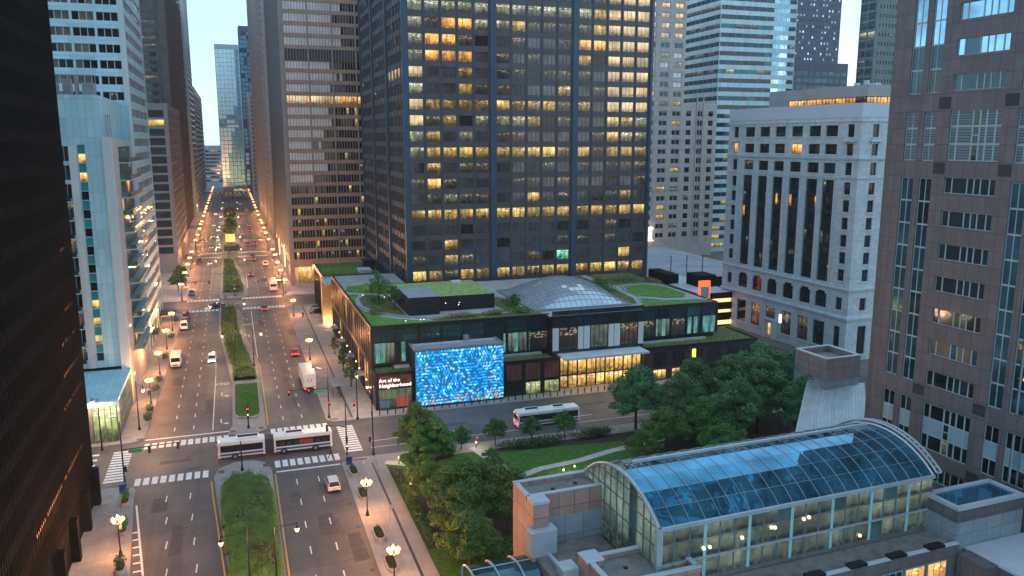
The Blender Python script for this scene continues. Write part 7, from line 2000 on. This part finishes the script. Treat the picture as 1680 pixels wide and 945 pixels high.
    b = MB(); b.box(-.2, -3, 2.5, 1.6, 3, 2.62, 0); b.build('roof', mt['grey_m'], t); b = MB(); b.box(1.45, -2.9, .2, 1.52, 2.9, 2.5, 0); b.build('glass_wall', mt['g_mid'], t)
    b = MB()
    for sx in (0, 1.4):
        for sy in (-2.8, 0, 2.8): b.box(sx - .04, sy - .04, 0, sx + .04, sy + .04, 2.5, 0)
    b.build('post', mt['iron_b'], t)
    t = thing('viaduct', 'low lit elevated rail bridge crossing the far end of the avenue', 'rail bridge', (0, 770, 0))
    b = MB(); b.box(-40, 0, 5.4, 40, 5, 6.6, 0); 
    for i in range(9): b.box(-36 + i * 9, 1, 0, -35.2 + i * 9, 2, 5.4, 0)
    b.build('deck', mt['w_brown'], t)
    b = MB()
    for i in range(9): b.box(-16 + i * 3.7, -.3, 5.8, -15.6 + i * 3.7, -.05, 6.1, 0)
    b.build('deck_light', mt['lamp2'], t)
    b = MB(); b.box(2, 1, 6.61, 13, 4, 9.5, 0); b.build('station_roof', mt['spand_b'], t)
    b = MB(); r = random.Random(9)
    for i in range(12): x = r.uniform(2.2, 12.4); z = r.uniform(7, 9); b.box(x, .8, z, x + .4, .99, z + .3, 0)
    b.build('station_light', mt['lamp2'], t)
planters()
# ------------------------------------------------------------------ 16 vehicles (forward is +Y)
def wheel_mesh(r=.33, w=.22):
    k = ('wheel', r, w)
    if k not in _PM:
        m = MB(); n = 16
        ring = lambda x, rr: [(x, rr * math.cos(2 * math.pi * i / n), rr * math.sin(2 * math.pi * i / n)) for i in range(n)]
        m.loft([ring(-w / 2, r * .86), ring(-w / 2 + .03, r), ring(w / 2 - .03, r), ring(w / 2, r * .86)], 0, True, True)
        for sx in (-1, 1):
            a = ring(sx * (w / 2 + .004), r * .62); m.face(a if sx > 0 else a[::-1], 1)
            for q in range(5):
                aa = 2 * math.pi * q / 5; m.tube([(sx * (w / 2 + .012), .05 * math.cos(aa), .05 * math.sin(aa)), (sx * (w / 2 + .012), r * .58 * math.cos(aa), r * .58 * math.sin(aa))], .03, 4, 1)
        _PM[k] = m.mesh('wheel', [mt['rubber'], mt['rim']])
    return _PM[k]

CARS = {'sedan': dict(L=4.7, W=1.84, belt=.92, H=1.44, hood=.30, deck=.17, ws=.16, rs=.16, low=.22),
        'suv': dict(L=4.65, W=1.9, belt=1.06, H=1.70, hood=.27, deck=.02, ws=.12, rs=.06, low=.26),
        'van': dict(L=5.2, W=1.98, belt=1.12, H=1.95, hood=.17, deck=.01, ws=.14, rs=.03, low=.24)}
def car(kind, paint, label, x, y, rot=0.0, brake=False, head=False, group=None):
    c = CARS[kind]; L, W, H = c['L'], c['W'], c['H']; hw = W / 2; lo = c['low']; bl = c['belt']
    t = thing({'sedan': 'car', 'suv': 'car', 'van': 'van'}[kind], label, 'van' if kind == 'van' else 'car', (x, y, 0.0), rot, group)
    def ring(yy, zt, k=1.0, zb=lo):
        w = hw * k
        return [(-w * .93, yy, zb), (-w, yy, zb + .16), (-w, yy, zt - .2), (-w * .95, yy, zt - .05), (-w * .84, yy, zt), (w * .84, yy, zt), (w * .95, yy, zt - .05), (w, yy, zt - .2), (w, yy, zb + .16), (w * .93, yy, zb)]
    yr, yf = -L / 2, L / 2
    hoodz = bl - .1; nose = bl - .28
    b = MB()
    b.loft([ring(yr, bl - .16, .88, lo + .12), ring(yr + .1, bl - .03, .96, lo + .03), ring(yr + L * .1, bl, 1), ring(0, bl + .01, 1), ring(yf - L * c['hood'], bl, 1), ring(yf - L * .14, hoodz, .99), ring(yf - .14, nose, .94, lo + .02), ring(yf, nose - .14, .84, lo + .1)], 0)
    ar = lambda yy: [(s * hw * 1.002, yy) for s in (-1, 1)]
    for s in (-1, 1):                                    # dark wheel arches and sills
        for wy in (yr + L * .19, yf - L * .19):
            n = 10
            b.face([(s * (hw + .004), wy + .42 * math.cos(math.pi * i / n), lo + .06 + .44 * math.sin(math.pi * i / n)) for i in range(n + 1)], 1)
        b.box(s * (hw - .06), yr + L * .3, lo - .03, s * (hw + .006), yf - L * .3, lo + .1, 1)
    b.box(-hw * .8, yr - .03, lo + .06, hw * .8, yr + .1, lo + .24, 1); b.box(-hw * .8, yf - .12, lo + .05, hw * .8, yf + .02, lo + .22, 1)
    b.build('body', [mt['p_' + paint], mt['rubber']], t, weld=False)
    g0, g1 = yr + L * (c['deck'] + .01), yf - L * (c['hood'] - .02); r0, r1 = g0 + L * c['rs'], g1 - L * c['ws']
    A = [(-hw * .93, g0, bl), (hw * .93, g0, bl), (hw * .93, g1, bl), (-hw * .93, g1, bl)]
    T = [(-hw * .74, r0, H - .06), (hw * .74, r0, H - .06), (hw * .74, r1, H - .06), (-hw * .74, r1, H - .06)]
    g = MB(); g.loft([A, T], 0, True, False); g.build('cabin_glass', mt['carglass'], t)
    rf = MB()
    rf.loft([[(p[0] * 1.02, p[1], p[2]) for p in T], [(p[0] * .96, p[1] * .97 + (r0 + r1) / 2 * .03, H) for p in T]], 0)
    for i in range(4): rf.tube([Vector(A[i]), Vector(T[i])], .05, 4, 0)
    for f in (.5,) if kind == 'sedan' else (.36, .68):
        for sA in ((0, 3), (1, 2)):
            pa = Vector(A[sA[0]]).lerp(Vector(A[sA[1]]), f); pt = Vector(T[sA[0]]).lerp(Vector(T[sA[1]]), f); rf.tube([pa, pt], .045, 4, 0)
    rf.build('roof', mt['p_' + paint], t)
    for s in (-1, 1):
        m = MB(); m.box(s * hw * .97, g1 - .5, bl + .02, s * (hw + .16), g1 - .34, bl + .16, 0); m.build('mirror', mt['p_' + paint], t)
        l = MB(); l.box(s * hw * .50, yf - .07, nose - .23, s * hw * .82, yf + .015, nose - .10, 0); l.build('headlight', mt['head_l' if head else 'lens_w'], t)
        l = MB(); l.box(s * hw * .56, yr - .02, bl - .34, s * hw * .90, yr + .1, bl - .14, 0); l.build('tail_light', mt['tail_l' if brake else 'lens_r'], t)
    pl = MB(); pl.box(-.26, yr - .035, lo + .36, .26, yr + .02, lo + .5, 0); pl.build('number_plate', mt['frame_w'], t)
    for s in (-1, 1):
        for wy in (yr + L * .19, yf - L * .19):
            o = D.objects.new('wheel', wheel_mesh()); put(o, t, (s * (hw - .09), wy, .33))
    if head:
        for s in (-1, 1): point('headlamp_bulb', t, (s * .6, yf + .7, .6), 26, (1, .88, .7), .1)
    return t

def vehicles():
    PI = math.pi
    car('suv', 'white', 'white hatchback waiting at the crossing beside the blue box', 11.9, 118.6, 0.02, brake=True)
    car('suv', 'white', 'white suv alone on the left carriageway facing us', -6.8, 200.5, PI, head=True)
    car('sedan', 'red', 'red sedan braking just past the white lorry', 12.3, 200.6, 0, brake=True)
    car('sedan', 'maroon', 'red sedan on the second crossing', 7.5, 259.0, 0, brake=True)
    car('van', 'white', 'white van parked at the left kerb by the dark canopy', -14.9, 239.5, PI + .06)
    car('sedan', 'blue', 'dark car parked at the left kerb behind the white van', -14.9, 247.5, PI)
    car('suv', 'black', 'black suv parked at the left kerb, two behind the white van', -14.9, 254, PI)
    car('suv', 'silver', 'silver car tucked behind the white shuttle bus', -14.6, 206.6, PI)
    car('suv', 'blue', 'dark suv by the left kerb beyond the second crossing', -15.0, 293, PI)
    car('sedan', 'black', 'car with lit headlights turning across the second crossing by the hedge', -6.6, 268.6, PI / 2 + .3, head=True)
    car('sedan', 'silver', 'car with headlights on approaching on the left before the third crossing', -10.6, 365, PI, head=True)
    car('sedan', 'black', 'dark sedan parked at the left kerb before the third crossing', -15.0, 375, PI)
    car('sedan', 'maroon', 'dark red sedan alone right of the far dark hedge', 5.0, 328.5, 0, brake=True)
    car('suv', 'grey', 'grey suv queueing right of the far hedge tip', 7.2, 371, 0, brake=True)
    car('sedan', 'black', 'black car queueing ahead of the grey suv', 7.2, 380.5, 0, brake=True)
    car('van', 'white', 'white van driving away near the right kerb', 11.6, 354, 0, brake=True)
    car('suv', 'red', 'red suv by the right kerb beside the bronze tower', 14.2, 305, 0, brake=True)
    for i, (x, y, p, k, d, lab) in enumerate(((-8.4, 452, 'silver', 'sedan', 1, 'pale car left of the yellow lit shelter, farther one'), (-7.8, 420, 'white', 'suv', 1, 'white suv with headlights beside the yellow lit shelter'), (-11.0, 422, 'black', 'sedan', 1, 'dark car with headlights left of the white suv at the shelter'), (6.2, 425, 'maroon', 'sedan', 0, 'dark red car right of the yellow lit shelter'), (9.6, 427, 'red', 'suv', 0, 'red car nearer the kerb right of the lit shelter'), (5.4, 440, 'white', 'suv', 0, 'white car beyond the dark red car at the shelter'), (-8.6, 500, 'white', 'sedan', 1, 'car with headlights far up the left carriageway'), (-11.4, 531, 'silver', 'suv', 1, 'silver suv with headlights far up the left carriageway'), (8.5, 492, 'black', 'sedan', 0, 'dark car with red lights far up the right carriageway'), (5.8, 560, 'red', 'sedan', 0, 'red car far up the right carriageway'), (-7.9, 590, 'white', 'suv', 1, 'distant car with headlights on the left carriageway past the last crossing seen'), (-11.2, 470, 'black', 'suv', 1, 'dark suv with headlights two lamps beyond the shelter on the left'), (-8.2, 548, 'black', 'sedan', 1, 'dark sedan with headlights far up the left carriageway'), (-11.5, 612, 'white', 'sedan', 1, 'white sedan with headlights far up by the left kerb'), (-8.0, 668, 'silver', 'sedan', 1, 'tiny car with headlights near the rail bridge on the left'), (8.8, 522, 'silver', 'suv', 0, 'silver suv with red lights far up the right carriageway'), (5.6, 603, 'black', 'sedan', 0, 'dark sedan with red lights far up the right carriageway'), (9.6, 640, 'red', 'suv', 0, 'red suv far up the right carriageway near the rail bridge'), (6.0, 700, 'white', 'suv', 0, 'tiny white car with red lights next to the rail bridge'))):
        car(k, p, lab, x, y, PI * d, brake=not d, head=bool(d))
    for i, (x, y, lab) in enumerate(((22.5, 254.5, 'pale car parked on the plaza behind the podium corner'), (22.6, 248.3, 'dark car parked on the plaza behind the podium corner'))):
        car('sedan', ('silver', 'black')[i], lab, x, y, PI / 2)
    # far side street cars
    car('sedan', 'maroon', 'dark car in the side street below the white terracotta building', 121.5, 158, 0.05)

def roundbox(W, L, z0, z1, r=.25, y0=0.0):
    out = []
    def rg(yy, k, zt): 
        w = W / 2 * k
        return [(-w, yy, z0), (-w, yy, zt - r), (-w + r * .3, yy, zt - r * .3), (-w + r, yy, zt), (w - r, yy, zt), (w - r * .3, yy, zt - r * .3), (w, yy, zt - r), (w, yy, z0)]
    b = MB(); b.loft([rg(y0, .9, z1 - .18), rg(y0 + .25, 1, z1), rg(y0 + L - .25, 1, z1), rg(y0 + L, .9, z1 - .18)], 0)
    return b
def bus_section(t, y0, L, stripe, front=False, rear=False, ac=(), wheels=(), text=None, banner=None):
    W, H = 2.6, 3.15; hw = W / 2
    roundbox(W, L, .38, H, .26, y0).build('body', mt['bus_w'], t)
    s = MB()
    for sx in (-1, 1):
        s.box(sx * (hw - .02), y0 + .3, .75, sx * (hw + .012), y0 + L - .3, 1.12, 0); s.box(sx * (hw - .02), y0 + .3, .36, sx * (hw + .008), y0 + L - .3, .52, 1)
    s.build('side_stripe', [mt[stripe], mt['rubber']], t)
    g = MB()
    for sx in (-1, 1): g.box(sx * (hw - .02), y0 + .35, 1.35, sx * (hw + .014), y0 + L - .35, 2.5, 0)
    if front: g.box(-hw * .86, y0 + L - .05, 1.1, hw * .86, y0 + L + .02, 2.6, 0)
    if rear: g.box(-hw * .8, y0 - .02, 1.6, hw * .8, y0 + .05, 2.5, 0)
    g.build('window_band', mt['carglass'], t)
    m = MB()
    for sx in (-1, 1):
        n = int(L / 1.5)
        for i in range(1, n): m.box(sx * (hw + .012), y0 + .35 + i * (L - .7) / n - .03, 1.35, sx * (hw + .022), y0 + .35 + i * (L - .7) / n + .03, 2.5, 0)
    m.build('window_pillar', mt['rubber'], t)
    for (ya, yb, hh) in ac:
        a = roundbox(1.9, yb - ya, H - .05, H + hh, .12, ya); a.build('roof_unit', mt['bus_w'], t)
        v = MB(); v.box(-.5, ya + .3, H + hh, .5, yb - .3, H + hh + .03, 0); v.build('roof_vent', mt['rubber'], t)
    for wy in wheels:
        for sx in (-1, 1):
            o = D.objects.new('wheel', wheel_mesh(.48, .3)); put(o, t, (sx * (hw - .12), wy, .48))
        w = MB()
        for sx in (-1, 1):
            w.face([(sx * (hw + .016), wy + .6 * math.cos(math.pi * i / 10), .4 + .62 * math.sin(math.pi * i / 10)) for i in range(11)], 0)
        w.build('wheel_arch', mt['rubber'], t)
    if banner:
        b = MB(); b.box(-hw - .02, banner[0], 1.5, -hw - .016 + .02, banner[1], 2.25, 0); b.box(hw + .0, banner[0], 1.5, hw + .02, banner[1], 2.25, 0); b.build('side_panel', mt['p_red'], t)
    if front:
        for sx in (-1, 1):
            l = MB(); l.box(sx * .75, y0 + L - .02, .62, sx * 1.1, y0 + L + .03, .85, 0); l.build('headlight', mt['head_l'], t)
        d = MB(); d.box(-.8, y0 + L - .02, 2.66, .8, y0 + L + .02, 2.95, 0); d.build('destination_display', mt['lamp2'], t)
    if rear:
        for sx in (-1, 1):
            l = MB(); l.box(sx * .85, y0 - .03, 2.55, sx * 1.15, y0 + .03, 2.75, 0); l.box(sx * .85, y0 - .03, .8, sx * 1.15, y0 + .03, 1.3, 0); l.build('tail_light', mt['tail_l'], t)
def buses():
    t = thing('articulated_bus', 'white articulated bus with blue stripe crossing the junction', 'bus', (-4.6, 136.3, 0), -math.pi / 2 - .015)
    bus_section(t, 0.0, 7.4, 'bus_b', rear=True, ac=((2.8, 6.6, .35),), wheels=(2.6,))
    bus_section(t, 8.8, 9.6, 'bus_b', front=True, ac=((10.6, 13.8, .22),), wheels=(10.4, 15.6), banner=(13.0, 15.2))
    b = MB()
    for i in range(9):
        k = 1.0 if i % 2 else .9
        w = 1.22 * k; y = 7.4 + i * 1.4 / 8
        ring = [(-w, y, .5), (-w, y, 2.9 * (.98 if i % 2 == 0 else 1)), (w, y, 2.9 * (.98 if i % 2 == 0 else 1)), (w, y, .5)]
        if i == 0: rs = []
        rs.append(ring)
    b.loft(rs, 0); b.build('bellows', mt['bellows'], t)
    t = thing('city_bus', 'white bus with a teal stripe on the road before the podium', 'bus', (46.9, 134.2, 0), -math.pi / 2)
    bus_section(t, 0, 12.2, 'bus_t', front=True, rear=True, ac=((1.5, 4.5, .2), (7.0, 9.5, .2)), wheels=(3.2, 9.4))
    # shuttle bus at the left kerb
    t = thing('shuttle_bus', 'white shuttle bus standing at the left kerb facing us', 'shuttle bus', (-14.7, 203.2, 0), math.pi)
    roundbox(2.3, 5.2, .5, 2.9, .22, 0).build('body', mt['bus_w'], t)
    b = MB(); b.loft([[(-1.05, 5.1, .45), (-1.05, 5.1, 1.5), (1.05, 5.1, 1.5), (1.05, 5.1, .45)], [(-1.0, 6.2, .45), (-1.0, 6.2, 1.25), (1.0, 6.2, 1.25), (1.0, 6.2, .45)], [(-.9, 6.6, .5), (-.9, 6.6, 1.05), (.9, 6.6, 1.05), (.9, 6.6, .5)]], 0); b.build('bonnet', mt['bus_w'], t)
    g = MB(); g.face([(-.95, 5.7, 1.38), (.95, 5.7, 1.38), (.9, 5.15, 2.3), (-.9, 5.15, 2.3)]); g.face([(-1.0, 5.12, 1.45), (-.95, 5.7, 1.4), (-.9, 5.16, 2.3)]); g.face([(1.0, 5.12, 1.45), (.95, 5.7, 1.4), (.9, 5.16, 2.3)])
    for sx in (-1, 1): g.box(sx * 1.13, .4, 1.4, sx * 1.165, 4.8, 2.3, 0)
    g.build('windscreen', mt['carglass'], t)
    g = MB(); g.box(-.55, 6.58, .7, .55, 6.63, 1.0, 0); g.build('grille', mt['rubber'], t)
    for sx in (-1, 1):
        l = MB(); l.box(sx * .6, 6.55, .75, sx * .86, 6.63, .98, 0); l.build('headlight', mt['lens_w'], t)
        for wy in (1.2, 5.6): put(D.objects.new('wheel', wheel_mesh(.4, .28)), t, (sx * 1.0, wy, .4))
    # lorry with a box trailer
    t = thing('box_lorry', 'white box lorry parked at the right kerb seen from behind', 'lorry', (13.1, 168.2, 0), .02)
    b = MB(); b.box(-1.28, 0, 1.05, 1.28, 9.8, 3.9, 0); b.box(-1.3, -.02, 1.0, 1.3, .1, 1.2, 1)
    for i in range(8): b.box(-1.29, .6 + i * 1.2, 1.1, -1.281, .64 + i * 1.2, 3.85, 1); b.box(1.281, .6 + i * 1.2, 1.1, 1.29, .64 + i * 1.2, 3.85, 1)
    b.build('cargo_box', [mt['bus_w'], mt['grey_m']], t)
    b = MB(); b.box(-1.2, -.015, 1.25, -.01, 0, 3.8, 0); b.box(.01, -.015, 1.25, 1.2, 0, 3.8, 0)
    for sx in (-.5, .5): b.cyl((sx, -.05, 1.25), (sx, -.05, 3.8), .025, .025, 5)
    b.build('rear_door', mt['bus_w'], t)
    b = MB(); b.box(-.42, -.03, 2.3, .42, -.016, 2.9, 0); b.box(-.34, -.04, 2.36, .34, -.031, 2.84, 1); b.build('door_plate', [mt['rubber'], mt['bus_w']], t)
    c = MB(); c.loft([[(-1.15, 10.0, .6), (-1.15, 10.0, 3.4), (1.15, 10.0, 3.4), (1.15, 10.0, .6)], [(-1.15, 11.0, .6), (-1.1, 11.0, 3.3), (1.1, 11.0, 3.3), (1.15, 11.0, .6)], [(-1.1, 12.0, .6), (-1.05, 11.7, 2.0), (1.05, 11.7, 2.0), (1.1, 12.0, .6)]], 0); c.build('cab', mt['p_white'], t)
    c = MB(); c.box(-1.0, 9.82, 3.0, 1.0, 10.6, 3.95, 0); c.build('wind_deflector', mt['iron_b'], t)
    c = MB(); c.box(-.5, 0.2, .55, .5, 11.0, 1.0, 0); c.build('chassis', mt['iron_b'], t)
    for sx in (-1, 1):
        for wy in (1.6, 2.8, 8.6, 11.0): put(D.objects.new('wheel', wheel_mesh(.48, .3)), t, (sx * 1.05, wy, .48))
        l = MB(); l.box(sx * .8, -.05, .75, sx * 1.15, 0.02, .95, 0); l.build('tail_light', mt['tail_l'], t)
    # red bus far up the right side
    t = thing('city_bus', 'dark bus with red tail lights beyond the second crossing on the right', 'bus', (11.9, 291, 0), 0)
    bus_section(t, 0, 10.5, 'bus_t', rear=True, wheels=(2.6, 8.0))
vehicles(); buses()

# ------------------------------------------------------------------ 17 people
def skin_mesh(name, verts, edges, radii, m, parent, root=0, sub=1):
    me = D.meshes.new(name); me.from_pydata([tuple(v) for v in verts], edges, []); me.materials.append(m)
    o = D.objects.new(name, me); put(o, parent)
    o.modifiers.new('Skin', 'SKIN').use_smooth_shade = True
    if not me.skin_vertices:
        bpy.context.view_layer.objects.active = o
        with bpy.context.temp_override(object=o, active_object=o): bpy.ops.mesh.customdata_skin_add()
    sv = me.skin_vertices[0].data
    for i, r in enumerate(radii):
        sv[i].radius = r if isinstance(r, tuple) else (r, r); sv[i].use_root = (i == root)
    s = o.modifiers.new('Sub', 'SUBSURF'); s.levels = sub; s.render_levels = sub
    # freeze it to a plain mesh
    dg = bpy.context.evaluated_depsgraph_get(); dg.update()
    me2 = D.meshes.new_from_object(o.evaluated_get(dg)); me2.name = name
    o.modifiers.clear(); o.data = me2
    if not me2.materials: me2.materials.append(m)
    me2.polygons.foreach_set('use_smooth', [True] * len(me2.polygons))
    return o
def person(label, x, y, rot, stride=.0, top='cloth_k', legs='cloth_b', z=.0):
    t = thing('person', label, 'person', (x, y, z), rot)
    s = stride
    V = {'pel': (0, 0, .95), 'wai': (0, .01, 1.12), 'che': (0, .02, 1.33), 'nec': (0, .03, 1.49), 'hea': (0, .05, 1.58), 'top': (0, .045, 1.68),
         'nose': (0, .135, 1.59)}
    E_ = [('pel', 'wai'), ('wai', 'che'), ('che', 'nec'), ('nec', 'hea'), ('hea', 'top'), ('hea', 'nose')]
    Rr = {'pel': (.15, .11), 'wai': (.13, .1), 'che': (.16, .11), 'nec': .055, 'hea': (.085, .1), 'top': (.07, .085), 'nose': .018}
    for k, sx in (('l', -1), ('r', 1)):
        f = s * sx
        V.update({k + 'hip': (sx * .09, 0, .9), k + 'kne': (sx * .1, f * .24 + .04, .49), k + 'ank': (sx * .1, f * .5 - (.05 if f < 0 else 0), .09 + (.06 if f < 0 else 0)), k + 'toe': (sx * .11, f * .5 + .17, .04 + (.0 if f >= 0 else .0)),
                  k + 'sho': (sx * .19, .02, 1.42), k + 'elb': (sx * .24, -f * .16 - .02, 1.14), k + 'wri': (sx * .23, -f * .30 + .08, .90), k + 'pal': (sx * .225, -f * .34 + .11, .82)})
        Rr.update({k + 'hip': .09, k + 'kne': .06, k + 'ank': .042, k + 'toe': .035, k + 'sho': .062, k + 'elb': .043, k + 'wri': .03, k + 'pal': (.022, .038)})
        E_ += [('pel', k + 'hip'), (k + 'hip', k + 'kne'), (k + 'kne', k + 'ank'), (k + 'ank', k + 'toe'), ('che', k + 'sho'), (k + 'sho', k + 'elb'), (k + 'elb', k + 'wri'), (k + 'wri', k + 'pal')]
        px, py, pz = V[k + 'pal']
        for j, (dy, ln) in enumerate(((-.03, .075), (-.01, .088), (.012, .084), (.032, .066))):
            V[f'{k}f{j}'] = (px, py + dy, pz - .05); V[f'{k}g{j}'] = (px - sx * .02, py + dy + .012, pz - .05 - ln)
            Rr[f'{k}f{j}'] = .010; Rr[f'{k}g{j}'] = .008
            E_ += [(k + 'pal', f'{k}f{j}'), (f'{k}f{j}', f'{k}g{j}')]
        V[k + 'th'] = (px - sx * .02, py + .06, pz - .02); Rr[k + 'th'] = .010; E_.append((k + 'wri', k + 'th'))
    def make(name, keys, m, grow=0, over=None, root=None, sub=1):
        ks = list(keys); ix = {k: i for i, k in enumerate(ks)}
        es = [(ix[a], ix[b]) for a, b in E_ if a in ix and b in ix]
        rr = []
        for k in ks:
            r_ = (over or {}).get(k, Rr[k]); rr.append(tuple(q + grow for q in r_) if isinstance(r_, tuple) else r_ + grow)
        return skin_mesh(name, [V[k] for k in ks], es, rr, m, t, ix[root] if root else 0, sub)
    make('body', V.keys(), mt['skin'], root='pel')
    make('jacket', ['pel', 'wai', 'che', 'lsho', 'lelb', 'lwri', 'rsho', 'relb', 'rwri'], mt[top], .022, root='che')
    make('trousers', ['pel', 'lhip', 'lkne', 'lank', 'rhip', 'rkne', 'rank'], mt[legs], .02, root='pel')
    hm = MB(); hm.lathe([(.0, -.02), (.095, -.01), (.112, .05), (.095, .11), (.05, .145), (0, .155)], (0, .02, 1.60), 12); hm.build('hair', mt['hair'], t, smooth=True)
    sh = MB()
    for k in 'lr':
        a = V[k + 'ank']; sh.box(a[0] - .05, a[1] - .07, max(.0, a[2] - .09), a[0] + .05, a[1] + .2, a[2] - .01, 0)
    sh.build('shoe', mt['iron_b'], t)
    return t
person('person in dark clothes striding over the near right crosswalk', 13.0, 130.4, -1.2, .8, z=.01)
person('person in maroon top standing where the lawn path meets the pavement', 37.6, 127.9, 2.6, .15, 'cloth_r', 'cloth_k', .16)
person('person in dark coat at the second crossing near the drain strip', 17.9, 243.5, 3.0, .5, 'cloth_k', 'cloth_k', .14)
person('person in light jacket on the left pavement by the shrubs', -18.6, 176.5, 3.1, .6, 'cloth_w', 'cloth_k', .14)
person('person crossing the second crosswalk in front of the median hedge', -4.0, 280.6, 1.5, .7, 'cloth_k', 'cloth_b', .01)

# ------------------------------------------------------------------ 18 warm light spilling from the entrance
def spill():
    t = D.objects['retail_podium']
    for x in (66, 72, 78): point('entrance_spill', t, (x - PX, 149.6 - PY, 6.4), 260, (1, .66, .28), .6)
spill()

def haze():
    b = MB(); b.box(-420, -8, -1.2, 620, 1060, 224, 0)
    m = D.materials.new('city_haze'); m.use_nodes = True; t = m.node_tree; t.nodes.clear()
    v = t.nodes.new('ShaderNodeVolumePrincipled'); v.inputs['Density'].default_value = HAZE; v.inputs['Color'].default_value = (.86, .93, 1, 1); v.inputs['Anisotropy'].default_value = .2
    o = t.nodes.new('ShaderNodeOutputMaterial'); t.links.new(v.outputs[0], o.inputs['Volume'])
    h_ = b.build('haze', m); tag(h_, 'thin bluish dusk haze filling the air between the towers', 'haze', kind='stuff')
HAZE = 0.00013
if HAZE: haze()
# ------------------------------------------------------------------ camera, sky, sun
cam = D.cameras.new('camera'); cam.sensor_width = 36.0; cam.lens = 1330 / 1680 * 36; cam.clip_end = 6000; cam.clip_start = 1
co = D.objects.new('camera', cam); COL.objects.link(co)
p_ = math.atan(242.5 / 1330); th = R(18.98)
co.location = (0, 0, CAMZ); co.rotation_euler = (R(90) - p_, 0, -th)
SC.camera = co
w = D.worlds.new('World'); SC.world = w; w.use_nodes = True
t = w.node_tree; t.nodes.clear()
sky = t.nodes.new('ShaderNodeTexSky'); sky.sky_type = 'NISHITA'; sky.sun_disc = False
SUN_EL, SUN_AZ = 7.0, 84.0          # low sun, just north of east, behind the towers on the right
sky.sun_elevation = R(SUN_EL); sky.sun_rotation = R(SUN_AZ); sky.air_density = 1.0; sky.dust_density = 0.4; sky.ozone_density = 4.0
bg = t.nodes.new('ShaderNodeBackground'); out = t.nodes.new('ShaderNodeOutputWorld')
bg.inputs['Strength'].default_value = 0.15
pale = mixrgb(t, sky.outputs[0], (1.36, 1.80, 2.05), 0.62)
t.links.new(pale, bg.inputs[0])
t.links.new(bg.outputs[0], out.inputs[0])
sl = D.lights.new('sun', 'SUN'); sl.energy = 0.08; sl.angle = R(12); sl.color = (1.0, .78, .62)
so = D.objects.new('sun', sl); COL.objects.link(so)
d = Vector((math.sin(R(SUN_AZ)) * math.cos(R(SUN_EL)), math.cos(R(SUN_AZ)) * math.cos(R(SUN_EL)), math.sin(R(SUN_EL))))
so.rotation_euler = d.to_track_quat('Z', 'Y').to_euler()
so.location = (120, -60, 90)
vs = SC.view_settings; vs.view_transform = 'Standard'; vs.look = 'None'; vs.gamma = 1; vs.use_curve_mapping = False
vs.exposure = EXPO
SC.render.film_transparent = False
SC.cycles.use_denoising = True
SC.cycles.max_bounces = 5; SC.cycles.diffuse_bounces = 2; SC.cycles.glossy_bounces = 3; SC.cycles.transmission_bounces = 2
SC.cycles.sample_clamp_indirect = 4.0
SC.cycles.caustics_reflective = False; SC.cycles.caustics_refractive = False
